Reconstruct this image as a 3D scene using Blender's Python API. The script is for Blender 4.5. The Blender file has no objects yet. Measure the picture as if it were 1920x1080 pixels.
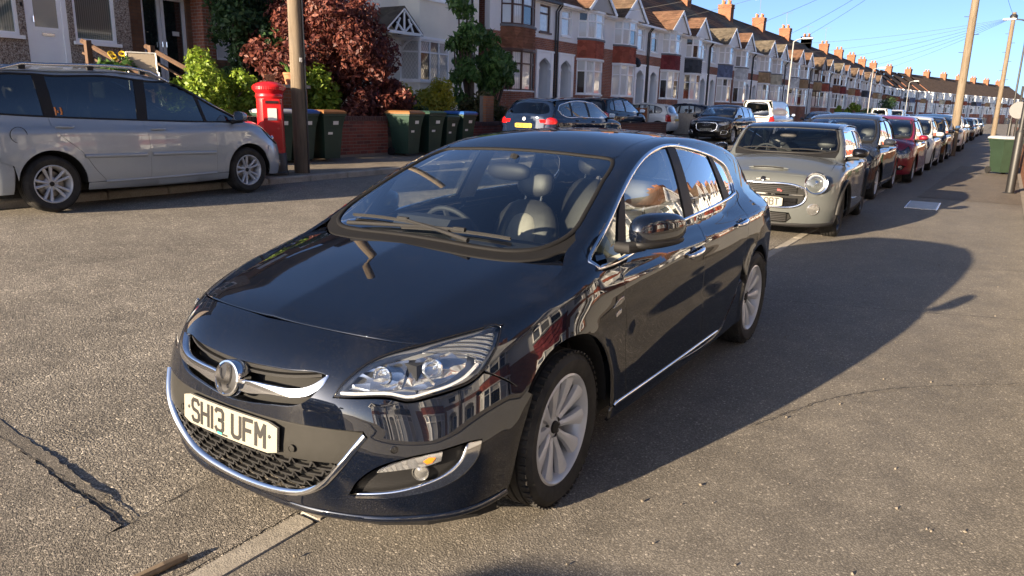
import bpy, bmesh, math, random
import numpy as np
from mathutils import Vector, Matrix
from mathutils.geometry import delaunay_2d_cdt

C = bpy.context.scene.collection
SC = bpy.context.scene
# ---------------------------------------------------------------- camera
cam = bpy.data.cameras.new('camera'); cam.sensor_width = 36; cam.lens = 26.011; cam.clip_start = .05; cam.clip_end = 3000
camo = bpy.data.objects.new('camera', cam); C.objects.link(camo)
RX, UX, FX = Vector((.836527, .547448, .022871)), Vector((-.149591, .188028, .970705)), Vector((-.527110, .815442, -.239184))
CAMPOS = (2.1743, -2.4399, 1.5866)
camo.matrix_world = Matrix(((RX.x, UX.x, -FX.x, CAMPOS[0]), (RX.y, UX.y, -FX.y, CAMPOS[1]), (RX.z, UX.z, -FX.z, CAMPOS[2]), (0, 0, 0, 1)))
SC.camera = camo
# ---------------------------------------------------------------- sky and sun
SUN_TRAVEL = Vector((1.12, 4.30, -1.05)).normalized()
EL = math.asin(-SUN_TRAVEL.z)
w = bpy.data.worlds.new('World'); SC.world = w; w.use_nodes = True
nt = w.node_tree; bg = nt.nodes['Background']
sky = nt.nodes.new('ShaderNodeTexSky'); sky.sky_type = 'NISHITA'; sky.sun_disc = False
sky.sun_elevation = EL; sky.sun_rotation = math.atan2(-SUN_TRAVEL.x, -SUN_TRAVEL.y)
sky.air_density = .36; sky.dust_density = 1.2; sky.ozone_density = 1.9; sky.altitude = 60
nt.links.new(sky.outputs[0], bg.inputs[0]); bg.inputs[1].default_value = .077
sl = bpy.data.lights.new('sun', 'SUN'); sl.energy = 5.0; sl.angle = math.radians(.55); sl.color = (1.0, .80, .56)
so = bpy.data.objects.new('sun', sl); C.objects.link(so); so.rotation_euler = SUN_TRAVEL.to_track_quat('-Z', 'Y').to_euler()
SC.view_settings.view_transform = 'Standard'; SC.view_settings.look = 'None'; SC.view_settings.gamma = 1.0
SC.view_settings.exposure = 1.86
SC.render.engine = 'CYCLES'; SC.cycles.use_denoising = True; SC.cycles.max_bounces = 8; SC.cycles.transparent_max_bounces = 12
SC.cycles.caustics_reflective = False; SC.cycles.caustics_refractive = False; SC.cycles.sample_clamp_indirect = 6
try: SC.cycles.denoiser = 'OPENIMAGEDENOISE'
except Exception: pass

# ---------------------------------------------------------------- materials
MATS = {}
def mat(name, col=(.5, .5, .5), rough=.6, metal=0., spec=.5, coat=0., coat_r=.03, emit=None, es=1., trans=0., fn=None, coat_ior=1.5):
    if name in MATS: return MATS[name]
    m = bpy.data.materials.new(name); m.use_nodes = True; MATS[name] = m
    b = m.node_tree.nodes['Principled BSDF']
    b.inputs['Base Color'].default_value = (*col, 1); b.inputs['Roughness'].default_value = rough
    b.inputs['Metallic'].default_value = metal; b.inputs['Specular IOR Level'].default_value = spec
    b.inputs['Coat Weight'].default_value = coat; b.inputs['Coat Roughness'].default_value = coat_r; b.inputs['Coat IOR'].default_value = coat_ior
    if emit: b.inputs['Emission Color'].default_value = (*emit, 1); b.inputs['Emission Strength'].default_value = es
    if trans: b.inputs['Transmission Weight'].default_value = trans
    if fn: fn(m.node_tree, b)
    return m
class NT:
    """short-hand for building shader nodes"""
    def __init__(s, nt): s.nt = nt; s.n = nt.nodes; s.l = nt.links
    def node(s, t, **k):
        o = s.n.new(t)
        for a, v in k.items():
            if a.startswith('i_'):
                o.inputs[a[2:].replace('_', ' ')].default_value = v
            else: setattr(o, a, v)
        return o
    def link(s, a, b): s.l.new(a, b)
    def coord(s, kind='Object', scale=(1, 1, 1), rot=(0, 0, 0), loc=(0, 0, 0)):
        t = s.n.new('ShaderNodeTexCoord'); m = s.n.new('ShaderNodeMapping')
        m.inputs['Scale'].default_value = scale; m.inputs['Rotation'].default_value = rot; m.inputs['Location'].default_value = loc
        s.l.new(t.outputs[kind], m.inputs[0]); return m.outputs[0]
    def geo(s, scale=(1, 1, 1), loc=(0, 0, 0), rot=(0, 0, 0)):
        t = s.n.new('ShaderNodeNewGeometry'); m = s.n.new('ShaderNodeMapping'); m.inputs['Scale'].default_value = scale; m.inputs['Location'].default_value = loc
        m.inputs['Rotation'].default_value = rot
        s.l.new(t.outputs['Position'], m.inputs[0]); return m.outputs[0]
    def noise(s, vec, scale, detail=4, rough=.55, dist=0.):
        o = s.node('ShaderNodeTexNoise'); o.inputs['Scale'].default_value = scale; o.inputs['Detail'].default_value = detail; o.inputs['Roughness'].default_value = rough
        o.inputs['Distortion'].default_value = dist
        if vec is not None: s.l.new(vec, o.inputs['Vector'])
        return o.outputs['Fac']
    def voro(s, vec, scale, feature='F1', out='Distance', rnd=1.):
        o = s.node('ShaderNodeTexVoronoi'); o.feature = feature; o.inputs['Scale'].default_value = scale; o.inputs['Randomness'].default_value = rnd
        if vec is not None: s.l.new(vec, o.inputs['Vector'])
        return o.outputs[out]
    def ramp(s, fac, stops):
        o = s.node('ShaderNodeValToRGB'); e = o.color_ramp.elements
        while len(e) > 2: e.remove(e[-1])
        for i, (p, c) in enumerate(stops):
            el = e[i] if i < 2 else e.new(p)
            el.position = p; el.color = (*c, 1) if hasattr(c, '__len__') else (c, c, c, 1)
        s.l.new(fac, o.inputs[0]); return o.outputs[0]
    def mix(s, fac, a, b, blend='MIX'):
        o = s.node('ShaderNodeMix'); o.data_type = 'RGBA'; o.blend_type = blend
        for sock, v in ((o.inputs[0], fac), (o.inputs[6], a), (o.inputs[7], b)):
            if hasattr(v, 'links'): s.l.new(v, sock)
            elif hasattr(v, '__len__'): sock.default_value = (*v, 1) if len(v) == 3 else v
            else: sock.default_value = v
        return o.outputs[2]
    def math(s, op, a, b=0.):
        o = s.node('ShaderNodeMath'); o.operation = op
        for i, v in enumerate((a, b)):
            if hasattr(v, 'links'): s.l.new(v, o.inputs[i])
            else: o.inputs[i].default_value = v
        return o.outputs[0]
    def bump(s, h, strength, dist, b, prev=None):
        o = s.node('ShaderNodeBump'); o.inputs['Strength'].default_value = strength; o.inputs['Distance'].default_value = dist
        s.l.new(h, o.inputs['Height'])
        if prev is not None: s.l.new(prev, o.inputs['Normal'])
        if b is not None: s.l.new(o.outputs[0], b.inputs['Normal'])
        return o.outputs[0]

def noisy(name, col, var=.25, scale=8., rough=.7, bump=.0, bscale=60., bdist=.004, metal=0., spec=.4, coat=0., col2=None, coord='pos'):
    """matt surface with large and small scale colour variation"""
    def fn(nt, b):
        n = NT(nt); v = n.geo() if coord == 'pos' else n.coord('Object')
        a = n.noise(v, scale, 5, .6); c = n.noise(v, scale * 9, 3, .6)
        lo = tuple(x * (1 - var) for x in (col2 or col)); hi = tuple(min(1, x * (1 + var)) for x in col)
        m = n.mix(n.ramp(a, [(.3, 0.), (.7, 1.)]), lo, hi)
        m2 = n.mix(.35, m, n.mix(c, lo, hi)); n.link(m2, b.inputs['Base Color'])
        if bump: n.bump(n.noise(v, bscale, 4, .6), bump, bdist, b)
    return mat(name, col, rough, metal, spec, coat, fn=fn)

# ---------------------------------------------------------------- scene graph helpers
KIDS = {}
def holder(name, parent, loc=(0, 0, 0), rot=(0, 0, 0)):
    """an Empty that gathers the pieces of one part"""
    o = bpy.data.objects.new(name, None); C.objects.link(o); o.parent = parent; o.location = loc; o.rotation_euler = rot; KIDS.setdefault(parent.name, []).append(o); return o
def thing(name, label, cat, loc=(0, 0, 0), rotz=0., group=None, scale=1.):
    o = bpy.data.objects.new(name, None); C.objects.link(o); o.empty_display_size = .2
    o.location = loc; o.rotation_euler = (0, 0, rotz); o.scale = (scale,) * 3
    o['label'] = label; o['category'] = cat
    if group: o['group'] = group
    return o
def tag(o, label, cat, group=None, kind=None):
    o['label'] = label
    if cat: o['category'] = cat
    if group: o['group'] = group
    if kind: o['kind'] = kind
    return o
def link(name, me, parent=None, loc=None, rot=None):
    o = bpy.data.objects.new(name, me); C.objects.link(o)
    if parent: o.parent = parent; KIDS.setdefault(parent.name, []).append(o)
    if loc: o.location = loc
    if rot: o.rotation_euler = rot
    return o
def mesh(name, verts, faces, m=None, smooth=False, normals=None):
    me = bpy.data.meshes.new(name)
    me.from_pydata([tuple(map(float, v)) for v in verts], [], [tuple(map(int, f)) for f in faces])
    if m: me.materials.append(m)
    if smooth or normals is not None:
        me.polygons.foreach_set('use_smooth', [True] * len(me.polygons))
    if normals is not None: me.normals_split_custom_set_from_vertices([tuple(map(float, n)) for n in normals])
    me.update(); return me
def copy_tree(root, loc=None, rotz=None, swap=None, label=None, group=None, mats=None):
    """a copy of a thing with copies of its parts (mesh data shared, or recoloured through swap: {old material name: new material})"""
    def rec(o, parent):
        c = o.copy(); C.objects.link(c); c.parent = parent
        if swap and o.data is not None and any(s.material and s.material.name in swap for s in o.material_slots):
            key = (o.data.name, tuple(sorted((a, b.name) for a, b in swap.items())))
            me = COPIES.get(key)
            if me is None:
                me = o.data.copy(); COPIES[key] = me
                for i, mm in enumerate(me.materials):
                    if mm and mm.name in swap: me.materials[i] = swap[mm.name]
            c.data = me
        kids = [rec(ch, c) for ch in KIDS.get(o.name, ())]
        KIDS[c.name] = kids
        return c
    r = rec(root, None)
    if loc is not None: r.location = loc
    if rotz is not None: r.rotation_euler = (0, 0, rotz)
    if label: r['label'] = label
    if group: r['group'] = group
    return r
COPIES = {}

class MB:
    """collects boxes, tubes, lathes and prisms into one mesh"""
    def __init__(s): s.v = []; s.f = []
    def add(s, vs, fs):
        k = len(s.v); s.v += [tuple(v) for v in vs]; s.f += [tuple(i + k for i in f) for f in fs]; return s
    def box(s, c, d, rz=0., rx=0., ry=0.):
        M = Matrix.Rotation(rz, 3, 'Z') @ Matrix.Rotation(ry, 3, 'Y') @ Matrix.Rotation(rx, 3, 'X')
        vs = [Vector(c) + M @ Vector((sx * d[0] / 2, sy * d[1] / 2, sz * d[2] / 2)) for sz in (-1, 1) for sy in (-1, 1) for sx in (-1, 1)]
        return s.add(vs, [(0, 2, 3, 1), (4, 5, 7, 6), (0, 1, 5, 4), (2, 6, 7, 3), (0, 4, 6, 2), (1, 3, 7, 5)])
    def bbox(s, x0, x1, y0, y1, z0, z1): return s.box(((x0 + x1) / 2, (y0 + y1) / 2, (z0 + z1) / 2), (x1 - x0, y1 - y0, z1 - z0))
    def cham(s, c, d, b=.01, rz=0.):
        """box with chamfered vertical and top edges"""
        M = Matrix.Rotation(rz, 3, 'Z'); hx, hy, hz = d[0] / 2, d[1] / 2, d[2] / 2
        def ring(ix, z): 
            x, y = hx - ix, hy - ix; e = min(b, x * .9, y * .9)
            return [(x - e, y, z), (-x + e, y, z), (-x, y - e, z), (-x, -y + e, z), (-x + e, -y, z), (x - e, -y, z), (x, -y + e, z), (x, y - e, z)]
        rs = [ring(b, -hz), ring(0, -hz + b), ring(0, hz - b), ring(b, hz)]
        vs = [Vector(c) + M @ Vector(q) for r in rs for q in r]; fs = [tuple(range(7, -1, -1)), tuple(range(24, 32))]
        for k in range(3):
            for i in range(8): j = (i + 1) % 8; fs.append((k * 8 + i, k * 8 + j, k * 8 + 8 + j, k * 8 + 8 + i))
        return s.add(vs, fs)
    def tube(s, pts, r, n=8, caps=True, closed=False):
        pts = [Vector(p) for p in pts]; N = len(pts); rs = r if hasattr(r, '__len__') else [r] * N
        vs = []; fs = []; up = None
        for i, p in enumerate(pts):
            a = pts[(i - 1) % N] if (i or closed) else p; b = pts[(i + 1) % N] if (i < N - 1 or closed) else p
            t = (b - a).normalized()
            if up is None: up = t.orthogonal().normalized()
            up = (up - t * up.dot(t)).normalized(); q = t.cross(up)
            for k in range(n):
                an = 2 * math.pi * k / n; vs.append(p + (up * math.cos(an) + q * math.sin(an)) * rs[i])
        for i in range(N if closed else N - 1):
            for k in range(n):
                k2 = (k + 1) % n; j = (i + 1) % N
                fs.append((i * n + k, i * n + k2, j * n + k2, j * n + k))
        if caps and not closed: fs += [tuple(range(n - 1, -1, -1)), tuple((N - 1) * n + k for k in range(n))]
        return s.add(vs, fs)
    def lathe(s, prof, n=24, M=None, caps=False, a0=0., a1=2 * math.pi):
        """profile (r, h) turned round the local z axis"""
        M = M or Matrix.Identity(4); full = abs(a1 - a0 - 2 * math.pi) < 1e-6; m = n if full else n + 1
        vs = [M @ Vector((r * math.cos(a0 + (a1 - a0) * k / n), r * math.sin(a0 + (a1 - a0) * k / n), h)) for r, h in prof for k in range(m)]
        fs = [(i * m + k, i * m + (k + 1) % m, (i + 1) * m + (k + 1) % m, (i + 1) * m + k) for i in range(len(prof) - 1) for k in range(n)]
        if caps: fs += [tuple(range(m - 1, -1, -1)), tuple((len(prof) - 1) * m + k for k in range(m))]
        return s.add(vs, fs)
    def prism(s, poly, h0, h1, M=None):
        """polygon in the local xy plane swept from h0 to h1 along local z"""
        M = M or Matrix.Identity(4); n = len(poly)
        vs = [M @ Vector((a, b, h)) for h in (h0, h1) for a, b in poly]
        fs = [tuple(range(n - 1, -1, -1)), tuple(range(n, 2 * n))] + [(i, (i + 1) % n, n + (i + 1) % n, n + i) for i in range(n)]
        return s.add(vs, fs)
    def quad(s, *p): return s.add(p, [tuple(range(len(p)))])
    def mesh(s, name, m, smooth=False): return mesh(name, s.v, s.f, m, smooth)
    def obj(s, name, m, parent=None, smooth=False, loc=None, rot=None, auto=None):
        me = s.mesh(name, m, smooth)
        if auto: autosmooth(me, auto)
        return link(name, me, parent, loc, rot)
def autosmooth(me, deg=35):
    bm = bmesh.new(); bm.from_mesh(me); c = math.radians(deg)
    bmesh.ops.recalc_face_normals(bm, faces=bm.faces)
    for f in bm.faces: f.smooth = True
    for e in bm.edges: e.smooth = not (len(e.link_faces) != 2 or e.calc_face_angle(0) > c)
    bm.to_mesh(me); bm.free()
def axis_to(dirv, loc=(0, 0, 0)):
    """matrix whose local z points along dirv"""
    return Matrix.Translation(Vector(loc)) @ Vector(dirv).to_track_quat('Z', 'Y').to_matrix().to_4x4()
def lerp(a, b, t): return a + (b - a) * t
def gz(x):
    """height of the carriageway and the nearside pavement"""
    return 0. if x > -1.5 else -.029 * (x + 1.5)
# ---------------------------------------------------------------- ground, road, pavements, kerbs
random.seed(7); np.random.seed(7)
def asphalt(name, base, stone, scale=95., depth=.006, strength=.9, blotch=.20, pale=.35):
    def fn(nt, b):
        n = NT(nt); v = n.geo()
        d = n.voro(v, scale, 'F1'); c = n.voro(v, scale, 'F1', 'Color'); sep = n.node('ShaderNodeSeparateColor'); n.link(c, sep.inputs[0])
        d2 = n.voro(v, scale * 2.3, 'F1'); big = n.noise(v, .55, 5, .6); mid = n.noise(v, 4.5, 5, .65)
        st = n.mix(sep.outputs[0], tuple(x * .70 for x in stone), tuple(x * 1.28 for x in stone))
        gap = n.ramp(d, [(.32, 0.), (.62, 1.)])
        col = n.mix(n.math('MULTIPLY', gap, .75), st, base)
        col = n.mix(n.ramp(sep.outputs[1], [(.93 - pale * .1, 0.), (.985, 1.)]), col, tuple(min(1, x * 1.8) for x in stone))
        k = n.ramp(big, [(.30, 1 - blotch), (.70, 1 + blotch * .55)]); col = n.mix(1., col, k, 'MULTIPLY')
        wear = n.noise(n.geo((1.0, .07, 1.)), 1.1, 4, .6); col = n.mix(1., col, n.ramp(wear, [(.32, .90), (.68, 1.07)]), 'MULTIPLY')
        k2 = n.ramp(mid, [(.30, .80), (.70, 1.12)]); col = n.mix(1., col, k2, 'MULTIPLY')
        n.link(col, b.inputs['Base Color'])
        h = n.math('ADD', n.math('MULTIPLY', n.ramp(d, [(.0, 1.), (.7, 0.)]), sep.outputs[2]), n.math('MULTIPLY', n.ramp(d2, [(0., 1.), (.8, 0.)]), .35))
        n.bump(h, strength, depth, b)
        n.link(n.ramp(mid, [(.3, .72), (.7, .92)]), b.inputs['Roughness'])
    return mat(name, base, .85, spec=.35, fn=fn)
ROAD = asphalt('road_asphalt', (.112, .102, .087), (.275, .249, .210), 84., .0055, .85)
PAVE = asphalt('pavement_asphalt', (.124, .113, .097), (.236, .214, .182), 130., .003, .6, .16, -.3)
PATCH = asphalt('patch_asphalt', (.100, .091, .078), (.245, .221, .187), 105., .005, .9)
SEALM = asphalt('trench_seal', (.085, .078, .067), (.200, .180, .152), 140., .004, .6, .2, 0.)
def _conc(nt, b):
    n = NT(nt); v = n.geo(); a = n.noise(v, 3., 6, .65); c = n.noise(v, 45, 4, .7); s = n.voro(v, 160., 'F1')
    col = n.mix(n.ramp(a, [(.3, 0.), (.7, 1.)]), (.27, .245, .205), (.42, .385, .33)); col = n.mix(n.ramp(c, [(.45, 0.), (.75, .6)]), col, (.12, .11, .095)); n.link(col, b.inputs['Base Color'])
    n.bump(n.math('ADD', c, n.math('MULTIPLY', s, .4)), .5, .004, b)
KERB = mat('kerb_concrete', (.28, .26, .23), .85, fn=_conc)
SOIL = noisy('garden_soil', (.075, .058, .040), .4, 2.5, .95, .8, 40, .03)
FIELD = noisy('far_ground', (.10, .095, .08), .3, .3, .95)
SLABS = noisy('garden_paving', (.24, .215, .185), .25, 1.4, .9, .3, 60)
def struct(name, b, m, parent=None, smooth=False):
    o = b.obj(name, m, parent, smooth)
    if parent is None: o['kind'] = 'structure'
    return o
b = MB(); b.quad((-1500, -1500, -.06), (1500, -1500, -.06), (1500, 1500, -.06), (-1500, 1500, -.06)); struct('ground', b, FIELD)
def sheet(name, xs, ys, zf, m, jitter=0.):
    V = [(x, y, zf(x, y)) for y in ys for x in xs]; nx = len(xs); F = [(j * nx + i, j * nx + i + 1, (j + 1) * nx + i + 1, (j + 1) * nx + i) for j in range(len(ys) - 1) for i in range(nx - 1)]
    o = link(name, mesh(name, V, F, m, True)); o['kind'] = 'structure'; return o
KX0, KX1 = .055, .172          # flush kerb line beside the near pavement
sheet('road', [-8.13, -6.5, -5, -3, -1.5, -.7, KX0], [-80, -10, -2, 0, 5, 10, 30, 60, 120, 260], lambda x, y: gz(x) - (.012 if -.9 < x < -.5 else 0), ROAD)
sheet('pavement', [KX1, 1.0, 2.62], [-80, -10, 0, 10, 40, 260], lambda x, y: .004 + .010 * (x - KX1) / 2.4, PAVE)
# flush concrete kerb, stone by stone
kroot = MB(); kroot.bbox(KX0 - .004, KX1 + .004, -30, 120, -.10, -.012); kr = struct('kerb', kroot, PATCH)
def stone_mesh(w_, l, h, k):
    q = MB(); q.cham((0, 0, 0), (w_, l, h), .008); return q.mesh('kerbstone', KERB)
SM = [stone_mesh(KX1 - KX0 - .006, .905, .09, 0)]
y = -.70 - .91 * 9
for i in range(70):
    o = link('kerbstone', SM[0], kr, ((KX0 + KX1) / 2 + random.uniform(-.003, .003), y + .455, -.040 + random.uniform(0, .006)), (random.uniform(-.004, .004), random.uniform(-.01, .01), random.uniform(-.004, .004))); y += .912
# repaired trench with cracked edge, and the paler patch in front of it
def ragged(pts, amp, n=14):
    out = []
    for i in range(len(pts)):
        a, c = np.array(pts[i]), np.array(pts[(i + 1) % len(pts)]); L = np.linalg.norm(c - a); k = max(1, int(L / .035))
        for j in range(k): out.append(tuple(a + (c - a) * j / k + np.random.uniform(-amp, amp, 2)))
    return out
def flat(name, pts, z, m, parent=None, kind='structure'):
    o2, f = tri2d(np.array(pts, float), [], .25); V = [(p[0], p[1], gz(p[0]) + z) for p in o2]
    F = [t if np.cross(o2[t[1]] - o2[t[0]], o2[t[2]] - o2[t[0]]) > 0 else t[::-1] for t in f]
    o = link(name, mesh(name, V, F, m), parent)
    if parent is None: o['kind'] = kind
    return o
# ---------------------------------------------------------------- car surface engine
class Spl:
    """natural cubic spline through (t, v) points, straight extrapolation"""
    def __init__(s, *pts):
        a = np.array(pts, float); s.t, s.v = a[:, 0], a[:, 1]
        n = len(s.t); h = np.diff(s.t); A = np.eye(n); b = np.zeros(n)
        for i in range(1, n - 1):
            A[i, i - 1] = h[i - 1]; A[i, i] = 2 * (h[i - 1] + h[i]); A[i, i + 1] = h[i]
            b[i] = 6 * ((s.v[i + 1] - s.v[i]) / h[i] - (s.v[i] - s.v[i - 1]) / h[i - 1])
        s.m = np.linalg.solve(A, b); s.h = h
        s.d0 = (s.v[1] - s.v[0]) / h[0] - h[0] * s.m[1] / 6 - h[0] * s.m[0] / 3
        s.d1 = (s.v[-1] - s.v[-2]) / h[-1] + h[-1] * s.m[-2] / 6 + h[-1] * s.m[-1] / 3
        # uniform cubic cells for quick look-up
        N = 384; g = np.linspace(s.t[0], s.t[-1], N + 1); f, d = s._exact(g); e = g[1] - g[0]
        s.inv = 1 / e; s.N = N; f0, f1, d0, d1 = f[:-1], f[1:], d[:-1] * e, d[1:] * e
        s.c = np.ascontiguousarray(np.stack([f0, d0, 3 * (f1 - f0) - 2 * d0 - d1, 2 * (f0 - f1) + d0 + d1]))
    def _exact(s, x):
        i = np.clip(np.searchsorted(s.t, x) - 1, 0, len(s.h) - 1); h = s.h[i]; a = (s.t[i + 1] - x) / h; b = (x - s.t[i]) / h
        f = a * s.v[i] + b * s.v[i + 1] + ((a ** 3 - a) * s.m[i] + (b ** 3 - b) * s.m[i + 1]) * h * h / 6
        return f, (s.v[i + 1] - s.v[i]) / h + (-(3 * a * a - 1) * s.m[i] + (3 * b * b - 1) * s.m[i + 1]) * h / 6
    def __call__(s, x):
        x = np.asarray(x, float); xc = np.minimum(np.maximum(x, s.t[0]), s.t[-1]); u = (xc - s.t[0]) * s.inv
        i = np.minimum(u.astype(np.int32), s.N - 1); u = u - i; c = s.c
        r = ((c[3][i] * u + c[2][i]) * u + c[1][i]) * u + c[0][i]
        dx = x - xc
        if dx.any(): r = r + np.where(dx < 0, dx * s.d0, dx * s.d1)
        return r

def smax(a, b, k):
    h = np.maximum(k - np.abs(a - b), 0) / k
    return np.maximum(a, b) + h * h * h * k / 6
def smin(a, b, k): return -smax(-a, -b, k)

class Body:
    """closed car body as an implicit surface: x across (symmetric), y from the front axle backwards, z up"""
    k_top, k_front, k_rear, k_gw, k_gr, k_gs, k_belt = .07, .14, .12, .05, .06, .07, .03
    crown, rcrown, ridge, arch = .12, .13, 0.0, ()
    bump = None
    zu = .86
    def __init__(s, **k): s.__dict__.update(k)
    def low(s, x, y, z):
        ax = np.abs(x)
        S = s.sz(z) * s.sy(y)
        for (ay, az, ar, am) in s.arch:
            r = np.hypot(y - ay, z - az); S = S + am * np.exp(-((r - ar) / .035) ** 2) * (z > az - .1)
        if s.bump: S = S + s.bump(y, z)
        f = ax - S
        F = s.yf(z) + s.fs(ax) * s.fz(z)
        f = smax(f, (F - y) * .9, s.k_front)
        Rr = s.yr(z) - s.rs(ax)
        f = smax(f, (y - Rr) * .9, s.k_rear)
        f = smax(f, (z - s.top(ax, y)) * .95, s.k_top)
        return smax(f, s.zb - z, .04)
    def top(s, ax, y): return s.tc(y) - s.tx(ax)
    def up(s, x, y, z):
        ax = np.abs(x)
        f = ax - s.gz(z) * s.gy(y)
        W = s.yw(z) + s.ws(z) * ax * ax
        f = smax(f, (W - y) * s.wn, s.k_gw)
        f = smax(f, z - (s.rc(y) - s.rcrown * ax * ax), s.k_gr)
        G = s.yg(z) - s.gs * ax * ax
        f = smax(f, (y - G) * .7, s.k_gs)
        return smax(f, s.zu - z, .03)
    def f(s, x, y, z): return smin(s.low(x, y, z), s.up(x, y, z), s.k_belt)
    def cast(s, O, D, t0, t1, fn=None, n=0):
        """march rays on to the surface (D of unit length)"""
        fn = fn or s.f
        O = np.asarray(O, float); D = np.asarray(D, float); N = len(O)
        t = np.full(N, float(t0)); act = np.arange(N); lo = t.copy(); hit = np.zeros(N, bool)
        for _ in range(60):
            P = O[act] + D[act] * t[act, None]; v = fn(P[:, 0], P[:, 1], P[:, 2])
            ins = v < 3e-4; hit[act[ins]] = True
            lo[act] = np.where(ins, lo[act], t[act]); keep = ~ins
            t[act[keep]] += np.maximum(v[keep] * .8, 1.5e-4); keep &= t[act] < t1
            act = act[keep]
            if not len(act): break
        idx = np.where(hit)[0]
        if len(idx):
            a, b = lo[idx] - 1e-3, t[idx] + 6e-3
            for _ in range(11):
                m = (a + b) / 2; P = O[idx] + D[idx] * m[:, None]; v = fn(P[:, 0], P[:, 1], P[:, 2])
                a = np.where(v > 0, m, a); b = np.where(v > 0, b, m)
            t[idx] = b
        return O + D * np.minimum(t, t1)[:, None], hit
    def normal(s, P, fn=None, h=.0025):
        fn = fn or s.f; x, y, z = P[:, 0], P[:, 1], P[:, 2]
        n = np.stack([fn(x + h, y, z) - fn(x - h, y, z), fn(x, y + h, z) - fn(x, y - h, z), fn(x, y, z + h) - fn(x, y, z - h)], -1)
        return n / np.maximum(np.linalg.norm(n, axis=1, keepdims=True), 1e-9)
def hero_body():
    def bump(y, z):
        # shoulder crease through the handles and a shallow scoop below it
        zc = .845 + .035 * (y - .4)
        env = np.clip((y - .1) / .5, 0, 1) * np.clip((3.3 - y) / .5, 0, 1)
        d = z - zc
        return env * (.012 * np.exp(-(d / .05) ** 2) * (d < 0) + .012 * np.exp(-(d / .022) ** 2) * (d >= 0) - .014 * np.exp(-((z - .60 - .05 * (y - 1)) / .12) ** 2))
    B = Body(
        yf=Spl((.10, -.80), (.18, -.865), (.26, -.895), (.40, -.925), (.52, -.912), (.62, -.90), (.70, -.865), (.78, -.80), (.95, -.6)),
        fs=Spl((0, 0), (.13, .002), (.26, .012), (.40, .047), (.55, .115), (.70, .235), (.80, .37), (.9, .60)),
        fz=Spl((.1, .95), (.3, .93), (.5, 1.0), (.7, 1.35), (.9, 1.7)),
        sz=Spl((.10, .80), (.17, .845), (.22, .872), (.35, .890), (.50, .897), (.65, .897), (.78, .886), (.88, .863), (.96, .825), (1.05, .77)),
        sy=Spl((-1.0, .925), (-.6, .955), (-.2, .982), (.3, .995), (1.0, 1.0), (1.8, 1.0), (2.5, .992), (3.0, .948), (3.4, .87), (3.6, .82)),
        yr=Spl((.15, 3.36), (.3, 3.45), (.5, 3.485), (.65, 3.485), (.8, 3.455), (.95, 3.43), (1.1, 3.4)),
        rs=Spl((0, 0), (.3, .012), (.55, .06), (.75, .17), (.9, .36)),
        tc=Spl((-.95, .655), (-.85, .735), (-.72, .806), (-.5, .868), (-.17, .940), (.05, .982), (.3, 1.02), (.8, 1.02), (2.0, 1.01), (2.7, .995), (3.5, .97)),
        tx=None, zb=.17, k_gw=.07,
        yw=Spl((.80, -.45), (.97, .0), (1.09, .30), (1.215, .60), (1.325, .90), (1.39, 1.10), (1.5, 1.5)),
        ws=Spl((.85, .42), (.97, .34), (1.2, .24), (1.36, .20), (1.5, .18)), wn=.42,
        rc=Spl((.9, 1.362), (1.15, 1.418), (1.5, 1.458), (1.9, 1.462), (2.3, 1.437), (2.7, 1.387), (3.1, 1.305), (3.4, 1.22)),
        gz=Spl((.85, .845), (.95, .812), (1.05, .775), (1.2, .712), (1.35, .634), (1.5, .54)),
        gy=Spl((0, .925), (.35, .958), (.75, .985), (1.15, .995), (1.6, .995), (2.2, .952), (2.6, .895), (3.0, .82), (3.4, .73)),
        yg=Spl((.9, 3.50), (1.0, 3.43), (1.1, 3.35), (1.2, 3.25), (1.3, 3.12), (1.4, 2.98), (1.5, 2.8)), gs=.35,
        arch=((0, .33, .39, .008), (2.685, .33, .39, .010)), bump=bump)
    ss = lambda t: np.log1p(np.exp(np.clip(t, -40, 40)))
    def top(ax, y):
        # bonnet: raised spine crease, outer crease, falling fenders
        xo = .47 + .11 * np.clip((y + .7) / .9, 0, 1)
        k = .018
        return B.tc(y) + .004 - .056 * np.sqrt(ax * ax + .00006) - .018 * ax * ax - .165 * k * ss((ax - xo) / k) * np.clip((.5 - y) / .5, 0, 1)
    B.top = top
    B.f = lambda x, y, z: smin(B.low(x, y, z), B.up(x, y, z), .03 + .30 * np.clip((y - 2.1) / .7, 0, 1))
    return B
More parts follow.
